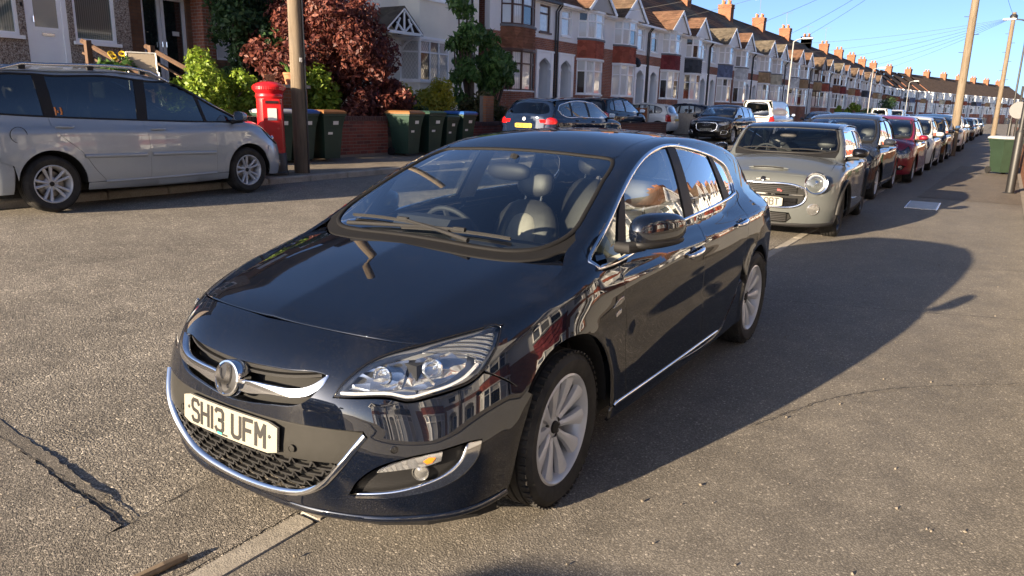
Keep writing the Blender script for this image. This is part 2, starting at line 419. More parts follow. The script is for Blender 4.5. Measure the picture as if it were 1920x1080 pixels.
# ---------------------------------------------------------------- panels cut from a car surface
def catmull(pts, closed, sp, corner=42.):
    """resample a 2D polyline at spacing sp, smooth except at sharp corners"""
    P = [np.array(q, float) for q in pts]; n = len(P); out = []
    def isc(i):
        if not closed and i in (0, n - 1): return True
        a = P[i] - P[i - 1]; b = P[(i + 1) % n] - P[i]
        ca = np.dot(a, b) / max(1e-9, np.linalg.norm(a) * np.linalg.norm(b))
        return ca < math.cos(math.radians(corner))
    cs = [isc(i) for i in range(n)]
    for i in range(n if closed else n - 1):
        p1, p2 = P[i], P[(i + 1) % n]; L = np.linalg.norm(p2 - p1); k = max(1, int(round(L / sp)))
        p0 = P[i - 1] if not cs[i] else p1 - (p2 - p1); p3 = P[(i + 2) % n] if not cs[(i + 1) % n] else p2 + (p2 - p1)
        l0 = max(np.linalg.norm(p1 - p0), 1e-6); l2 = max(np.linalg.norm(p3 - p2), 1e-6); L = max(L, 1e-6)
        m1 = (p2 - p1) / L * .5 + (p1 - p0) / l0 * .5; m2 = (p2 - p1) / L * .5 + (p3 - p2) / l2 * .5
        for j in range(k):
            t = j / k; h = t * t; g = h * t
            out.append(p1 * (2 * g - 3 * h + 1) + m1 * L * (g - 2 * h + t) + p2 * (-2 * g + 3 * h) + m2 * L * (g - h))
    if not closed: out.append(P[-1])
    return np.array(out)
def inset(poly, d):
    p = np.asarray(poly); a = np.roll(p, 1, 0); b = np.roll(p, -1, 0)
    area = np.sum(p[:, 0] * b[:, 1] - b[:, 0] * p[:, 1]); sg = 1 if area > 0 else -1
    t1 = p - a; t2 = b - p
    t1 /= np.maximum(np.linalg.norm(t1, axis=1, keepdims=True), 1e-9); t2 /= np.maximum(np.linalg.norm(t2, axis=1, keepdims=True), 1e-9)
    t = t1 + t2; t /= np.maximum(np.linalg.norm(t, axis=1, keepdims=True), 1e-9)
    c = np.clip(np.abs(np.sum(t * t1, axis=1)), .5, 1)[:, None]
    return p + np.stack([-t[:, 1], t[:, 0]], 1) * sg * d / c
def inpoly(P, poly):
    x, y = P[:, 0], P[:, 1]; r = np.zeros(len(P), bool); q = np.asarray(poly); j = len(q) - 1
    for i in range(len(q)):
        xi, yi, xj, yj = *q[i], *q[j]
        if yi != yj:
            r ^= ((yi > y) != (yj > y)) & (x < (xj - xi) * (y - yi) / (yj - yi) + xi)
        j = i
    return r
def segdist(P, poly):
    q = np.asarray(poly); b = np.roll(q, -1, 0); d = np.full(len(P), 1e9)
    for i in range(len(q)):
        e = b[i] - q[i]; L = max(e @ e, 1e-12); t = np.clip(((P - q[i]) @ e) / L, 0, 1)
        d = np.minimum(d, np.linalg.norm(P - q[i] - t[:, None] * e, axis=1))
    return d
def tri2d(outer, holes, sp):
    polys = [outer] + list(holes); V = np.concatenate(polys); E = []; k = 0
    for q in polys:
        E += [(k + i, k + (i + 1) % len(q)) for i in range(len(q))]; k += len(q)
    lo, hi = outer.min(0), outer.max(0)
    gx = np.arange(lo[0] + sp / 2, hi[0], sp); gy = np.arange(lo[1] + sp / 2, hi[1], sp * .87)
    G = np.array([(x + (sp / 2 if j % 2 else 0), y) for j, y in enumerate(gy) for x in gx]) if len(gx) and len(gy) else np.zeros((0, 2))
    if len(G):
        m = inpoly(G, outer)
        for h in holes: m &= ~inpoly(G, h)
        G = G[m]
    if len(G):
        m = np.ones(len(G), bool)
        for q in polys: m &= segdist(G, q) > sp * .45
        G = G[m]
    allv = np.concatenate([V, G]) if len(G) else V
    r = delaunay_2d_cdt([Vector(map(float, v)) for v in allv], E, [], 0, 1e-6)
    ov = np.array([(v.x, v.y) for v in r[0]]); f = [t for t in r[2] if len(t) == 3]
    ce = ov[np.array(f, int)].mean(1) if f else np.zeros((0, 2))
    m = inpoly(ce, outer)
    for h in holes: m &= ~inpoly(ce, h)
    return ov, [t for t, k in zip(f, m) if k]

class Proj:
    """maps 3D points to a 2D chart and back by casting rays on to the body"""
    def __init__(s, kind, **k): s.k = kind; s.__dict__.update(k)
    def to2(s, P):
        P = np.asarray(P, float)
        if s.k == 'obl': return np.stack([P[:, 1], P[:, 2] * math.cos(s.a) - P[:, 0] * math.sin(s.a)], 1)
        if s.k == 'top': return P[:, :2].copy()
        if s.k in ('front', 'rear'): return P[:, [0, 2]].copy()
        if s.k == 'cyl': return np.stack([np.arctan2(P[:, 0], s.sg * (s.yc - P[:, 1])) * s.r, P[:, 2]], 1)
    def rays(s, Q):
        n = len(Q); z = np.zeros(n); o = np.ones(n)
        if s.k == 'obl':
            ca, sa = math.cos(s.a), math.sin(s.a)
            O = np.stack([-Q[:, 1] * sa + 1.8 * ca, Q[:, 0], Q[:, 1] * ca + 1.8 * sa], 1); D = np.stack([-ca * o, z, -sa * o], 1); return O, D, 0., 2.6
        if s.k == 'top': return np.stack([Q[:, 0], Q[:, 1], 2.4 * o], 1), np.stack([z, z, -o], 1), 0., 2.2
        if s.k == 'front': return np.stack([Q[:, 0], -1.6 * o, Q[:, 1]], 1), np.stack([z, o, z], 1), 0., 3.
        if s.k == 'rear': return np.stack([Q[:, 0], s.yr * o, Q[:, 1]], 1), np.stack([z, -o, z], 1), 0., 3.
        th = Q[:, 0] / s.r; dx, dy = np.sin(th), -s.sg * np.cos(th)
        return np.stack([dx * 2.4, s.yc + dy * 2.4, Q[:, 1]], 1), np.stack([-dx, -dy, z], 1), 0., 2.3
SIDE = Proj('obl', a=0.)
def obl(deg): return Proj('obl', a=math.radians(deg))
TOP = Proj('top'); FRONT = Proj('front'); CYLF = Proj('cyl', yc=.15, sg=1, r=1.)

class Cut:
    """panel cutter for one body"""
    def __init__(s, body, sp, root, rear_y=4.2, gap=.0025):
        s.B, s.sp, s.root, s.gap = body, sp, root, gap
        s.REAR = Proj('rear', yr=rear_y); s.CYLR = Proj('cyl', yc=rear_y - 1.6, sg=-1, r=1.)
    def lift(s, pts, pr, fn=None):
        Q = np.array(pts, float); O, D, a, b = pr.rays(Q); return s.B.cast(O, D, a, b, fn, 90)[0]
    def side(s, pts): return s.lift(pts, SIDE)
    def top(s, pts): return s.lift(pts, TOP)
    def front(s, pts): return s.lift(pts, FRONT)
    def rear(s, pts): return s.lift(pts, s.REAR)
    def build(s, pts, pr, holes=(), sp=None, off=0., rim=.014, gap=None, corner=42., fn=None, raw=False, rimn=.35):
        """verts, faces, normals of a panel; pts and holes are 3D outlines near the surface (or 2D when raw)"""
        sp = sp or s.sp; gap = s.gap if gap is None else gap
        o2 = catmull(pts if raw else pr.to2(pts), True, sp * .7, corner)
        h2 = [catmull(h if raw else pr.to2(h), True, sp * .7, corner) for h in holes]
        if gap: o2 = inset(o2, gap); h2 = [inset(h, -gap) for h in h2]
        v2, fs = tri2d(o2, h2, sp)
        O, D, a, b = pr.rays(v2); P, ok = s.B.cast(O, D, a, b, fn)
        N = s.B.normal(P, fn); P = P + N * off
        # orient faces with the normals
        T_ = np.array(fs, int).reshape(-1, 3); T_ = T_[ok[T_].all(1)]
        fl = np.einsum('ij,ij->i', np.cross(P[T_[:, 1]] - P[T_[:, 0]], P[T_[:, 2]] - P[T_[:, 0]]), N[T_].sum(1)) < 0
        T_[fl] = T_[fl][:, [0, 2, 1]]; F = [tuple(t) for t in T_.tolist()]
        V = list(P); NN = list(N)
        if rim:
            cnt = {}
            for t in F:
                for i in range(3):
                    e = (t[i], t[(i + 1) % 3]); k = (min(e), max(e)); cnt.setdefault(k, []).append(e)
            be = [v[0] for v in cnt.values() if len(v) == 1]; lat = {}
            for a_, b_ in be:
                l = np.cross(P[b_] - P[a_], N[a_] + N[b_]); l = l / max(np.linalg.norm(l), 1e-9)
                for q in (a_, b_): lat[q] = lat.get(q, 0) + l
            low = {}
            for q, l in lat.items():
                l = l / max(np.linalg.norm(l), 1e-9); low[q] = len(V)
                V.append(P[q] - N[q] * rim + l * rim * .08); NN.append(l * .95 + N[q] * .1)
            for a_, b_ in be: F.append((b_, a_, low[a_], low[b_]))
        return np.array(V), F, np.array(NN)
    def panel(s, name, pts, pr, m, parent=None, both=False, **k):
        """one mesh object, or a mirrored pair when both"""
        V, F, N = s.build(pts, pr, **k); parent = parent if parent is not None else s.root
        r = [link(name, mesh(name, V, F, m, True, N), parent if not isinstance(parent, (list, tuple)) else parent[0])]
        if both:
            q = np.array([-1, 1, 1]); r.append(link(name, mesh(name, V * q, [t[::-1] for t in F], m, True, N * q), parent if not isinstance(parent, (list, tuple)) else parent[1]))
        return r if both else r[0]
    def strip(s, name, pts, pr, width, m, parent=None, both=False, off=.004, thick=.008, closed=False, fn=None, sp=None, corner=42., taper=None):
        """a raised moulding (chrome trim, rubber seal) that follows the surface along a line"""
        q = catmull(pr.to2(pts), closed, sp or s.sp * .7, corner); O, D, a, b = pr.rays(q); P, ok = s.B.cast(O, D, a, b, fn); N = s.B.normal(P, fn)
        n = len(P); T = np.roll(P, -1, 0) - np.roll(P, 1, 0)
        if not closed: T[0] = P[1] - P[0]; T[-1] = P[-1] - P[-2]
        T /= np.maximum(np.linalg.norm(T, axis=1, keepdims=True), 1e-9); L = np.cross(T, N)
        wd = np.full(n, width) if taper is None else width * np.interp(np.linspace(0, 1, n), *taper)
        V, NN = [], []
        for (u, h, nu, nh) in ((-.5, -.6, -1, .1), (-.42, .6, -.75, .66), (-.15, 1, -.2, .98), (.15, 1, .2, .98), (.42, .6, .75, .66), (.5, -.6, 1, .1)):
            V.append(P + L * (wd * u)[:, None] + N * (off + thick * (h - .5))); NN.append(L * nu + N * nh)
        F = []
        for k in range(5):
            for i in range(n if closed else n - 1):
                j = (i + 1) % n; F.append((k * n + i, k * n + j, (k + 1) * n + j, (k + 1) * n + i))
        V = np.concatenate(V); NN = np.concatenate(NN)
        F = [f if np.dot(np.cross(V[f[1]] - V[f[0]], V[f[3]] - V[f[0]]), NN[f[0]]) > 0 else f[::-1] for f in F]
        parent = parent if parent is not None else s.root; pp = parent if isinstance(parent, (list, tuple)) else (parent, parent)
        r = [link(name, mesh(name, V, F, m, True, NN), pp[0])]
        if both:
            c = np.array([-1, 1, 1]); r.append(link(name, mesh(name, V * c, [f[::-1] for f in F], m, True, NN * c), pp[1]))
        return r if both else r[0]
# ---------------------------------------------------------------- car materials
def paint(name, col, flake=None, rough=.38, metal=.0):
    def fn(nt, b):
        n = NT(nt); v = n.coord('Object')
        if flake:
            c = n.voro(v, 900., out='Color'); s = n.node('ShaderNodeSeparateColor'); n.link(c, s.inputs[0])
            film = n.noise(v, 3.1, 6, .7); speck = n.voro(v, 70., 'F1')
            c1 = n.mix(n.ramp(s.outputs[0], [(.965, 0.), (.995, 1.)]), col, flake); c1 = n.mix(n.ramp(film, [(.52, 0.), (.85, .10)]), c1, (.09, .08, .066))
            n.link(n.mix(n.ramp(speck, [(.035, .35), (.06, 0.)]), c1, (.16, .145, .12)), b.inputs['Base Color'])
        d = n.noise(v, 2.2, 4, .6); n.link(n.ramp(d, [(.35, .006), (.78, .034)]), b.inputs['Coat Roughness'])
    return mat(name, col, rough, metal, .0 if max(col) < .05 else .2, 1.0, .03, fn=fn, coat_ior=1.85 if name.startswith('hero') else 1.5)
def glass_mat(name, tint, ior=1.52, gloss=(1, 1, 1)):
    m = bpy.data.materials.new(name); m.use_nodes = True; MATS[name] = m
    n = NT(m.node_tree); m.node_tree.nodes.remove(m.node_tree.nodes['Principled BSDF']); o = m.node_tree.nodes['Material Output']
    t = n.node('ShaderNodeBsdfTransparent'); t.inputs[0].default_value = (*tint, 1); g = n.node('ShaderNodeBsdfGlossy'); g.inputs['Roughness'].default_value = .0; g.inputs[0].default_value = (*gloss, 1)
    fr = n.node('ShaderNodeLayerWeight'); fr.inputs[0].default_value = .5; mx = n.node('ShaderNodeMixShader')
    r0 = ((ior - 1) / (ior + 1)) ** 2   # Schlick, the same from both sides of the pane
    f2 = n.math('MINIMUM', n.math('MULTIPLY', n.math('ADD', n.math('MULTIPLY', n.math('POWER', fr.outputs['Facing'], 5.), 1 - r0), r0), 2.5), 1.0)
    n.link(f2, mx.inputs[0]); n.link(t.outputs[0], mx.inputs[1]); n.link(g.outputs[0], mx.inputs[2]); n.link(mx.outputs[0], o.inputs[0])
    return m
GLASS = glass_mat('car_glass', (.84, .90, .89)); GLASS_D = glass_mat('privacy_glass', (.10, .12, .12)); LENS = glass_mat('lamp_lens', (.93, .95, .96), 1.45)
BLACKP = mat('black_plastic', (.013, .013, .014), .55, spec=.28); GREYP = noisy('grey_plastic', (.024, .0235, .022), .12, 30, .6, spec=.12)
SEAL = mat('window_seal', (.009, .009, .010), .7, spec=.14)
RUBBER = mat('rubber', (.016, .016, .017), .8, spec=.3); CHROME = mat('chrome', (.86, .87, .88), .06, 1.)
SATIN = mat('satin_metal', (.62, .63, .64), .25, 1.)
GLOSSB = mat('gloss_black', (.008, .008, .009), .12, spec=.6)
def _tyre(nt, b):
    n = NT(nt); v = n.coord('Object'); a = n.noise(v, 9, 5, .65); n.link(n.ramp(a, [(.35, (.012, .012, .012)), (.75, (.045, .042, .038))]), b.inputs['Base Color'])
TYRE = mat('tyre_rubber', (.02, .02, .02), .75, spec=.35, fn=_tyre)
ALLOY = mat('alloy_silver', (.50, .515, .54), .34, .12, .5, .5, .12); ALLOYD = mat('alloy_dark', (.05, .05, .055), .4, .5)
DISC = noisy('brake_disc', (.18, .17, .16), .4, 40, .45, metal=.8)
LEATHER = noisy('seat_black', (.022, .022, .024), .25, 20, .5); LEATHERG = noisy('seat_grey', (.20, .19, .172), .15, 20, .55); TRIMG = noisy('cabin_pale', (.34, .33, .30), .08, 10, .8)
CABIN = noisy('cabin_black', (.02, .021, .023), .2, 20, .7)
PLATE_W = mat('plate_white', (.26, .25, .215), .35); STICKER = mat('sticker_white', (.70, .70, .68), .5); PLATE_Y = mat('plate_yellow', (.62, .40, .015), .35); PLATE_B = mat('plate_black', (.012, .012, .012), .5)
REDL = mat('red_lens', (.42, .008, .010), .12, spec=.6, coat=1.); AMBER = mat('amber_lens', (.75, .22, .02), .2, coat=1.); LAMPW = mat('lamp_reflector', (.82, .83, .84), .12, 1.)
CLEARP = mat('clear_plastic', (.34, .34, .33), .12, .7, coat=1.)
def _ribs(nt, b):
    n = NT(nt); w_ = n.node('ShaderNodeTexWave'); w_.inputs['Scale'].default_value = 38.; w_.inputs['Distortion'].default_value = 0.; n.link(n.coord('Object', (1, 1, .35), (0, .5, .6)), w_.inputs['Vector']); n.bump(w_.outputs['Fac'], .9, .006, b)
RIBBED = mat('ribbed_reflector', (.66, .67, .68), .14, .85, coat=1., fn=_ribs)
FLOORP = mat('underbody', (.012, .012, .012), .9)

FONT_SEG = {  # strokes of plate lettering on a 50 x 79 grid
    'S': [(46, 66), (38, 79), (12, 79), (4, 70), (4, 52), (12, 42), (38, 37), (46, 28), (46, 9), (38, 0), (12, 0), (4, 12)],
    'H': [[(4, 0), (4, 79)], [(46, 0), (46, 79)], [(4, 40), (46, 40)]], '1': [(7, 0), (7, 79)],
    '3': [(4, 70), (12, 79), (38, 79), (46, 70), (46, 48), (38, 41), (22, 41), (38, 41), (46, 34), (46, 9), (38, 0), (12, 0), (4, 10)],
    'U': [(4, 79), (4, 10), (14, 0), (36, 0), (46, 10), (46, 79)], 'F': [[(4, 0), (4, 79), (46, 79)], [(4, 40), (38, 40)]],
    'M': [(4, 0), (4, 79), (25, 34), (46, 79), (46, 0)], 'O': [(14, 0), (4, 10), (4, 69), (14, 79), (36, 79), (46, 69), (46, 10), (36, 0), (14, 0)],
    'B': [[(4, 0), (4, 79), (36, 79), (44, 70), (44, 50), (36, 42), (4, 42)], [(36, 42), (46, 33), (46, 9), (36, 0), (4, 0)]], 'T': [[(25, 0), (25, 79)], [(2, 79), (48, 79)]],
    'A': [[(3, 0), (25, 79), (47, 0)], [(12, 26), (38, 26)]], 'K': [[(4, 0), (4, 79)], [(46, 79), (6, 38), (47, 0)]], 'Y': [[(3, 79), (25, 38), (47, 79)], [(25, 38), (25, 0)]],
    'E': [[(46, 79), (4, 79), (4, 0), (46, 0)], [(4, 40), (38, 40)]], 'X': [[(4, 0), (46, 79)], [(4, 79), (46, 0)]], 'G': [(46, 66), (36, 79), (14, 79), (4, 69), (4, 10), (14, 0), (36, 0), (46, 10), (46, 36), (28, 36)],
    'V': [(3, 79), (25, 0), (47, 79)], 'L': [(4, 79), (4, 0), (46, 0)], 'N': [(4, 0), (4, 79), (46, 0), (46, 79)], 'P': [(4, 0), (4, 79), (38, 79), (46, 70), (46, 46), (38, 37), (4, 37)],
    '2': [(4, 68), (14, 79), (36, 79), (46, 69), (46, 52), (4, 0), (47, 0)], '8': [(14, 42), (5, 50), (5, 70), (14, 79), (36, 79), (45, 70), (45, 50), (36, 42), (14, 42), (4, 32), (4, 9), (14, 0), (36, 0), (46, 9), (46, 32), (36, 42)],
    '0': [(14, 0), (4, 10), (4, 69), (14, 79), (36, 79), (46, 69), (46, 10), (36, 0), (14, 0)], '7': [(3, 79), (46, 79), (18, 0)], '6': [(46, 70), (36, 79), (14, 79), (4, 69), (4, 10), (14, 0), (36, 0), (46, 10), (46, 36), (36, 45), (14, 45), (4, 36)],
    'W': [(2, 79), (13, 0), (25, 50), (37, 0), (48, 79)], 'D': [(4, 0), (4, 79), (34, 79), (46, 67), (46, 12), (34, 0), (4, 0)], 'R': [[(4, 0), (4, 79), (38, 79), (46, 70), (46, 46), (38, 37), (4, 37)], [(26, 37), (47, 0)]],
    'C': [(46, 66), (36, 79), (14, 79), (4, 69), (4, 10), (14, 0), (36, 0), (46, 13)], '5': [(45, 79), (6, 79), (5, 46), (36, 46), (46, 37), (46, 10), (36, 0), (14, 0), (4, 10)], '9': [(4, 9), (14, 0), (36, 0), (46, 10), (46, 69), (36, 79), (14, 79), (4, 69), (4, 43), (14, 34), (46, 34)],
    'J': [(44, 79), (44, 10), (34, 0), (14, 0), (4, 12)], 'Z': [(4, 79), (46, 79), (4, 0), (47, 0)], '4': [[(36, 0), (36, 79), (4, 22), (48, 22)]]}
def letters(txt, h=.079, stroke=.0146):
    """flat strokes (x, z) quads for a registration, centred"""
    sc = h / 79.; adv = []; x = 0
    for ch in txt:
        w_ = 14 if ch == '1' else (33 if ch == ' ' else 50); adv.append((ch, x)); x += w_ + (11 if ch != ' ' else 0)
    W_ = (x - 11) * sc; quads = []
    for ch, x0 in adv:
        if ch == ' ': continue
        st = FONT_SEG[ch]; st = st if isinstance(st[0], list) else [st]
        for line in st:
            q = [np.array(((a + x0) * sc - W_ / 2, b * sc - h / 2)) for a, b in line]
            for k in range(len(q) - 1):
                d = q[k + 1] - q[k]; L = np.linalg.norm(d)
                if L < 1e-6: continue
                d /= L; nn = np.array((-d[1], d[0])) * stroke / 2; e = d * stroke * .28
                quads.append([q[k] - nn - e, q[k + 1] - nn + e, q[k + 1] + nn + e, q[k] + nn - e])
    return quads
def number_plate(parent, txt, y, z, face=-1, rake=0., yellow=False, bow=.0, w_=.52, h_=.111, scale=1.):
    """plate whose face looks along -y (face -1) or +y; bow: how far its ends sweep back"""
    M = Matrix.Translation((0, y, z)) @ Matrix.Rotation(rake, 4, 'X')
    if face > 0: M = Matrix.Translation((0, y, z)) @ Matrix.Rotation(math.pi, 4, 'Z') @ Matrix.Rotation(rake, 4, 'X')
    xs = np.linspace(-w_ / 2, w_ / 2, 13); r = .012
    def bo(x): return bow * (2 * x / w_) ** 2
    V = []; F = []
    for yy in (-.004, .006):
        for x in xs:
            c = r if abs(x) > w_ / 2 - 1e-6 else 0.
            V += [M @ Vector((x, yy + bo(x), -h_ / 2 + c)), M @ Vector((x, yy + bo(x), h_ / 2 - c))]
    n = len(xs)
    for i in range(n - 1):
        F += [(2 * i, 2 * i + 2, 2 * i + 3, 2 * i + 1), (2 * n + 2 * i, 2 * n + 2 * i + 1, 2 * n + 2 * i + 3, 2 * n + 2 * i + 2), (2 * i + 1, 2 * i + 3, 2 * n + 2 * i + 3, 2 * n + 2 * i + 1), (2 * i, 2 * n + 2 * i, 2 * n + 2 * i + 2, 2 * i + 2)]
    F += [(0, 1, 2 * n + 1, 2 * n), (2 * n - 2, 4 * n - 2, 4 * n - 1, 2 * n - 1)]
    o = link('number_plate', mesh('number_plate', V, F, PLATE_Y if yellow else PLATE_W), parent)
    b = MB()
    for q in letters(txt) if txt.strip() else ():
        b.quad(*[M @ Vector((p[0], -.0052 + bo(p[0]), p[1])) for p in q])
    if txt.strip(): b.obj('registration_lettering', PLATE_B, o)
    return o, M
flat('road_patch', ragged([(-6.0, -.99), (-1.62, -1.03), (-.42, -1.13), (-.20, -1.8), (-.2, -5.5), (-6.0, -5.5)], .008), .0014, PATCH)
flat('trench_seal', ragged([(-5.0, -.80), (-1.75, -.955), (-1.3, -.985), (-.85, -1.03), (-.38, -1.10), (-.80, -1.075), (-1.25, -1.055), (-1.62, -1.055), (-5.0, -.98)], .010), .0030, SEALM)
flat('gutter_strip', ragged([(-.46, -.74), (-.40, -1.10), (-.36, -3.5), (KX0 - .01, -3.5), (KX0 - .01, 12.), (-.5, 12.), (-.5, 1.)], .006), .0022, PATCH)
# crack lines as thin dark slivers
def crack(name, pts, w_, m):
    L = []
    q = catmull(np.array(pts, float), False, .03); q = q + np.random.uniform(-.008, .008, q.shape); t = np.gradient(q, axis=0); t /= np.linalg.norm(t, axis=1, keepdims=True); nrm = np.stack([-t[:, 1], t[:, 0]], 1)
    ww = w_ * np.random.uniform(.25, 1., (len(q), 1)); a, c = q + nrm * ww, q - nrm * ww; B_ = MB()
    for i in range(len(q) - 1): B_.quad(*[(p[0], p[1], gz(p[0]) + (.0042 if p[0] < .1 else .0200)) for p in (a[i], a[i + 1], c[i + 1], c[i])])
    o = B_.obj(name, m); o['kind'] = 'structure'
TAR = mat('crack_tar', (.058, .052, .045), .95)
crack('road_crack', [(-1.72, -1.03), (-1.4, -1.045), (-1.1, -1.06), (-.8, -1.085), (-.42, -1.115)], .0025, TAR)
crack('road_crack', [(-1.38, -1.04), (-1.36, -1.13), (-1.30, -1.2)], .002, TAR)
crack('road_crack', [(-.40, -1.11), (-.43, -.95), (-.46, -.74), (-.47, -.2)], .004, TAR)
crack('road_crack', [(-3.9, 2.6), (-3.4, 2.45), (-3.1, 2.5), (-2.7, 2.3)], .006, TAR)
crack('road_crack', [(-3.5, 3.0), (-3.2, 2.9), (-2.95, 2.95)], .010, TAR)
crack('pavement_crack', [(1.3, 1.2), (1.6, 1.9), (1.9, 2.3), (2.6, 2.9)], .004, TAR); crack('pavement_crack', [(.5, 3.9), (1.2, 4.1), (2.6, 4.6)], .005, TAR)
crack('pavement_crack', [(.6, 6.4), (1.3, 6.5), (2.6, 6.9)], .008, mat('joint_pale', (.17, .155, .135), .9))
flat('tarmac_reinstatement', ragged([(.9, 14.3), (2.62, 14.1), (2.62, 26), (1.1, 26)], .006), .016, asphalt('newer_asphalt', (.095, .082, .066), (.19, .162, .13), 130., .004, .7))
# far pavement behind a raised kerb
def fz(x): return gz(-8.13) + .105 + .035 * max(0., -8.25 - x)
sheet('far_pavement', [-10.30, -9.3, -8.255], [-80, 0, 10, 30, 60, 260], lambda x, y: fz(x), asphalt('far_pavement_asphalt', (.16, .138, .11), (.26, .225, .18), 120., .004, .7, .35))
b = MB(); b.bbox(-8.26, -8.14, -40, 150, 0, .17); fk = struct('far_kerb', b, PATCH)
q = MB(); q.cham((0, 0, 0), (.125, .905, .18), .02); FM = q.mesh('kerbstone', KERB)
for i in range(60): link('kerbstone', FM, fk, (-8.195 + random.uniform(-.004, .004), -1 + i * .915, gz(-8.13) + .018 + random.uniform(0, .006)))
# rising front gardens opposite, flat gardens on the near side
def garden(x, y=0.):
    up_, lo_ = float(np.interp(-x, [10.25, 10.9, 12.5, 14.3, 40], [.42, .62, 1.05, 1.42, 1.45])), float(np.interp(-x, [10.25, 11., 13., 14.3, 40], [.42, .38, .38, .46, .5]))
    return lerp(up_, lo_, min(1., max(0., (y - 18.) / 3.)))
sheet('far_garden', [-40, -16, -14.3, -13, -12.5, -11, -10.9, -10.30], [-80, 0, 18, 19.5, 21, 60, 260], lambda x, y: garden(x, y), SOIL)
sheet('near_garden', [2.62, 5, 9, 40], [-80, 0, 20, 60, 260], lambda x, y: .03, SLABS)
# steel inspection cover let into the pavement
t = thing('inspection_cover', 'pale rectangular steel inspection cover set in the pavement beside the grey compact car', 'cover', (1.12, 12.75, .012), .02)
q = MB(); q.cham((0, 0, .002), (.52, 1.25, .012), .003); q.obj('frame', SATIN, t); 
for k in (-1, 1):
    q = MB(); q.cham((0, k * .30, .006), (.46, .57, .014), .003); q.obj('cover_plate', noisy('galvanised', (.42, .41, .39), .2, 25, .5, .3, 120, metal=.3), t)
# bits lying about
t = thing('stick', 'short weathered wooden stick lying on the road by the kerb', 'stick'); q = MB(); q.tube([(-.045, -1.30, .018), (-.03, -1.20, .020), (-.025, -1.115, .017)], [.014, .016, .013], 7); q.obj('stick_body', noisy('old_wood', (.22, .17, .12), .3, 30, .9), t)
b = MB()
for i in range(300):
    x = random.uniform(-4, 2.5); y = random.uniform(-1.6, 9); s_ = random.uniform(.003, .009); z = (gz(x) if x < .1 else .008) + s_ * .4
    M = Matrix.Rotation(random.random() * 6, 3, 'Z') @ Matrix.Rotation(random.random() * 3, 3, 'X')
    b.add([Vector((x, y, z + .004)) + M @ (Vector(p) * s_) for p in ((1, 0, 0), (-1, 0, 0), (0, 1, 0), (0, -.8, 0), (0, 0, .8), (0, 0, -.8))], [(0, 2, 4), (2, 1, 4), (1, 3, 4), (3, 0, 4), (2, 0, 5), (1, 2, 5), (3, 1, 5), (0, 3, 5)])
gv = b.obj('gravel', noisy('grit', (.19, .165, .135), .4, 12, .9)); tag(gv, 'loose pale grit scattered over the road and pavement', 'grit', kind='stuff')
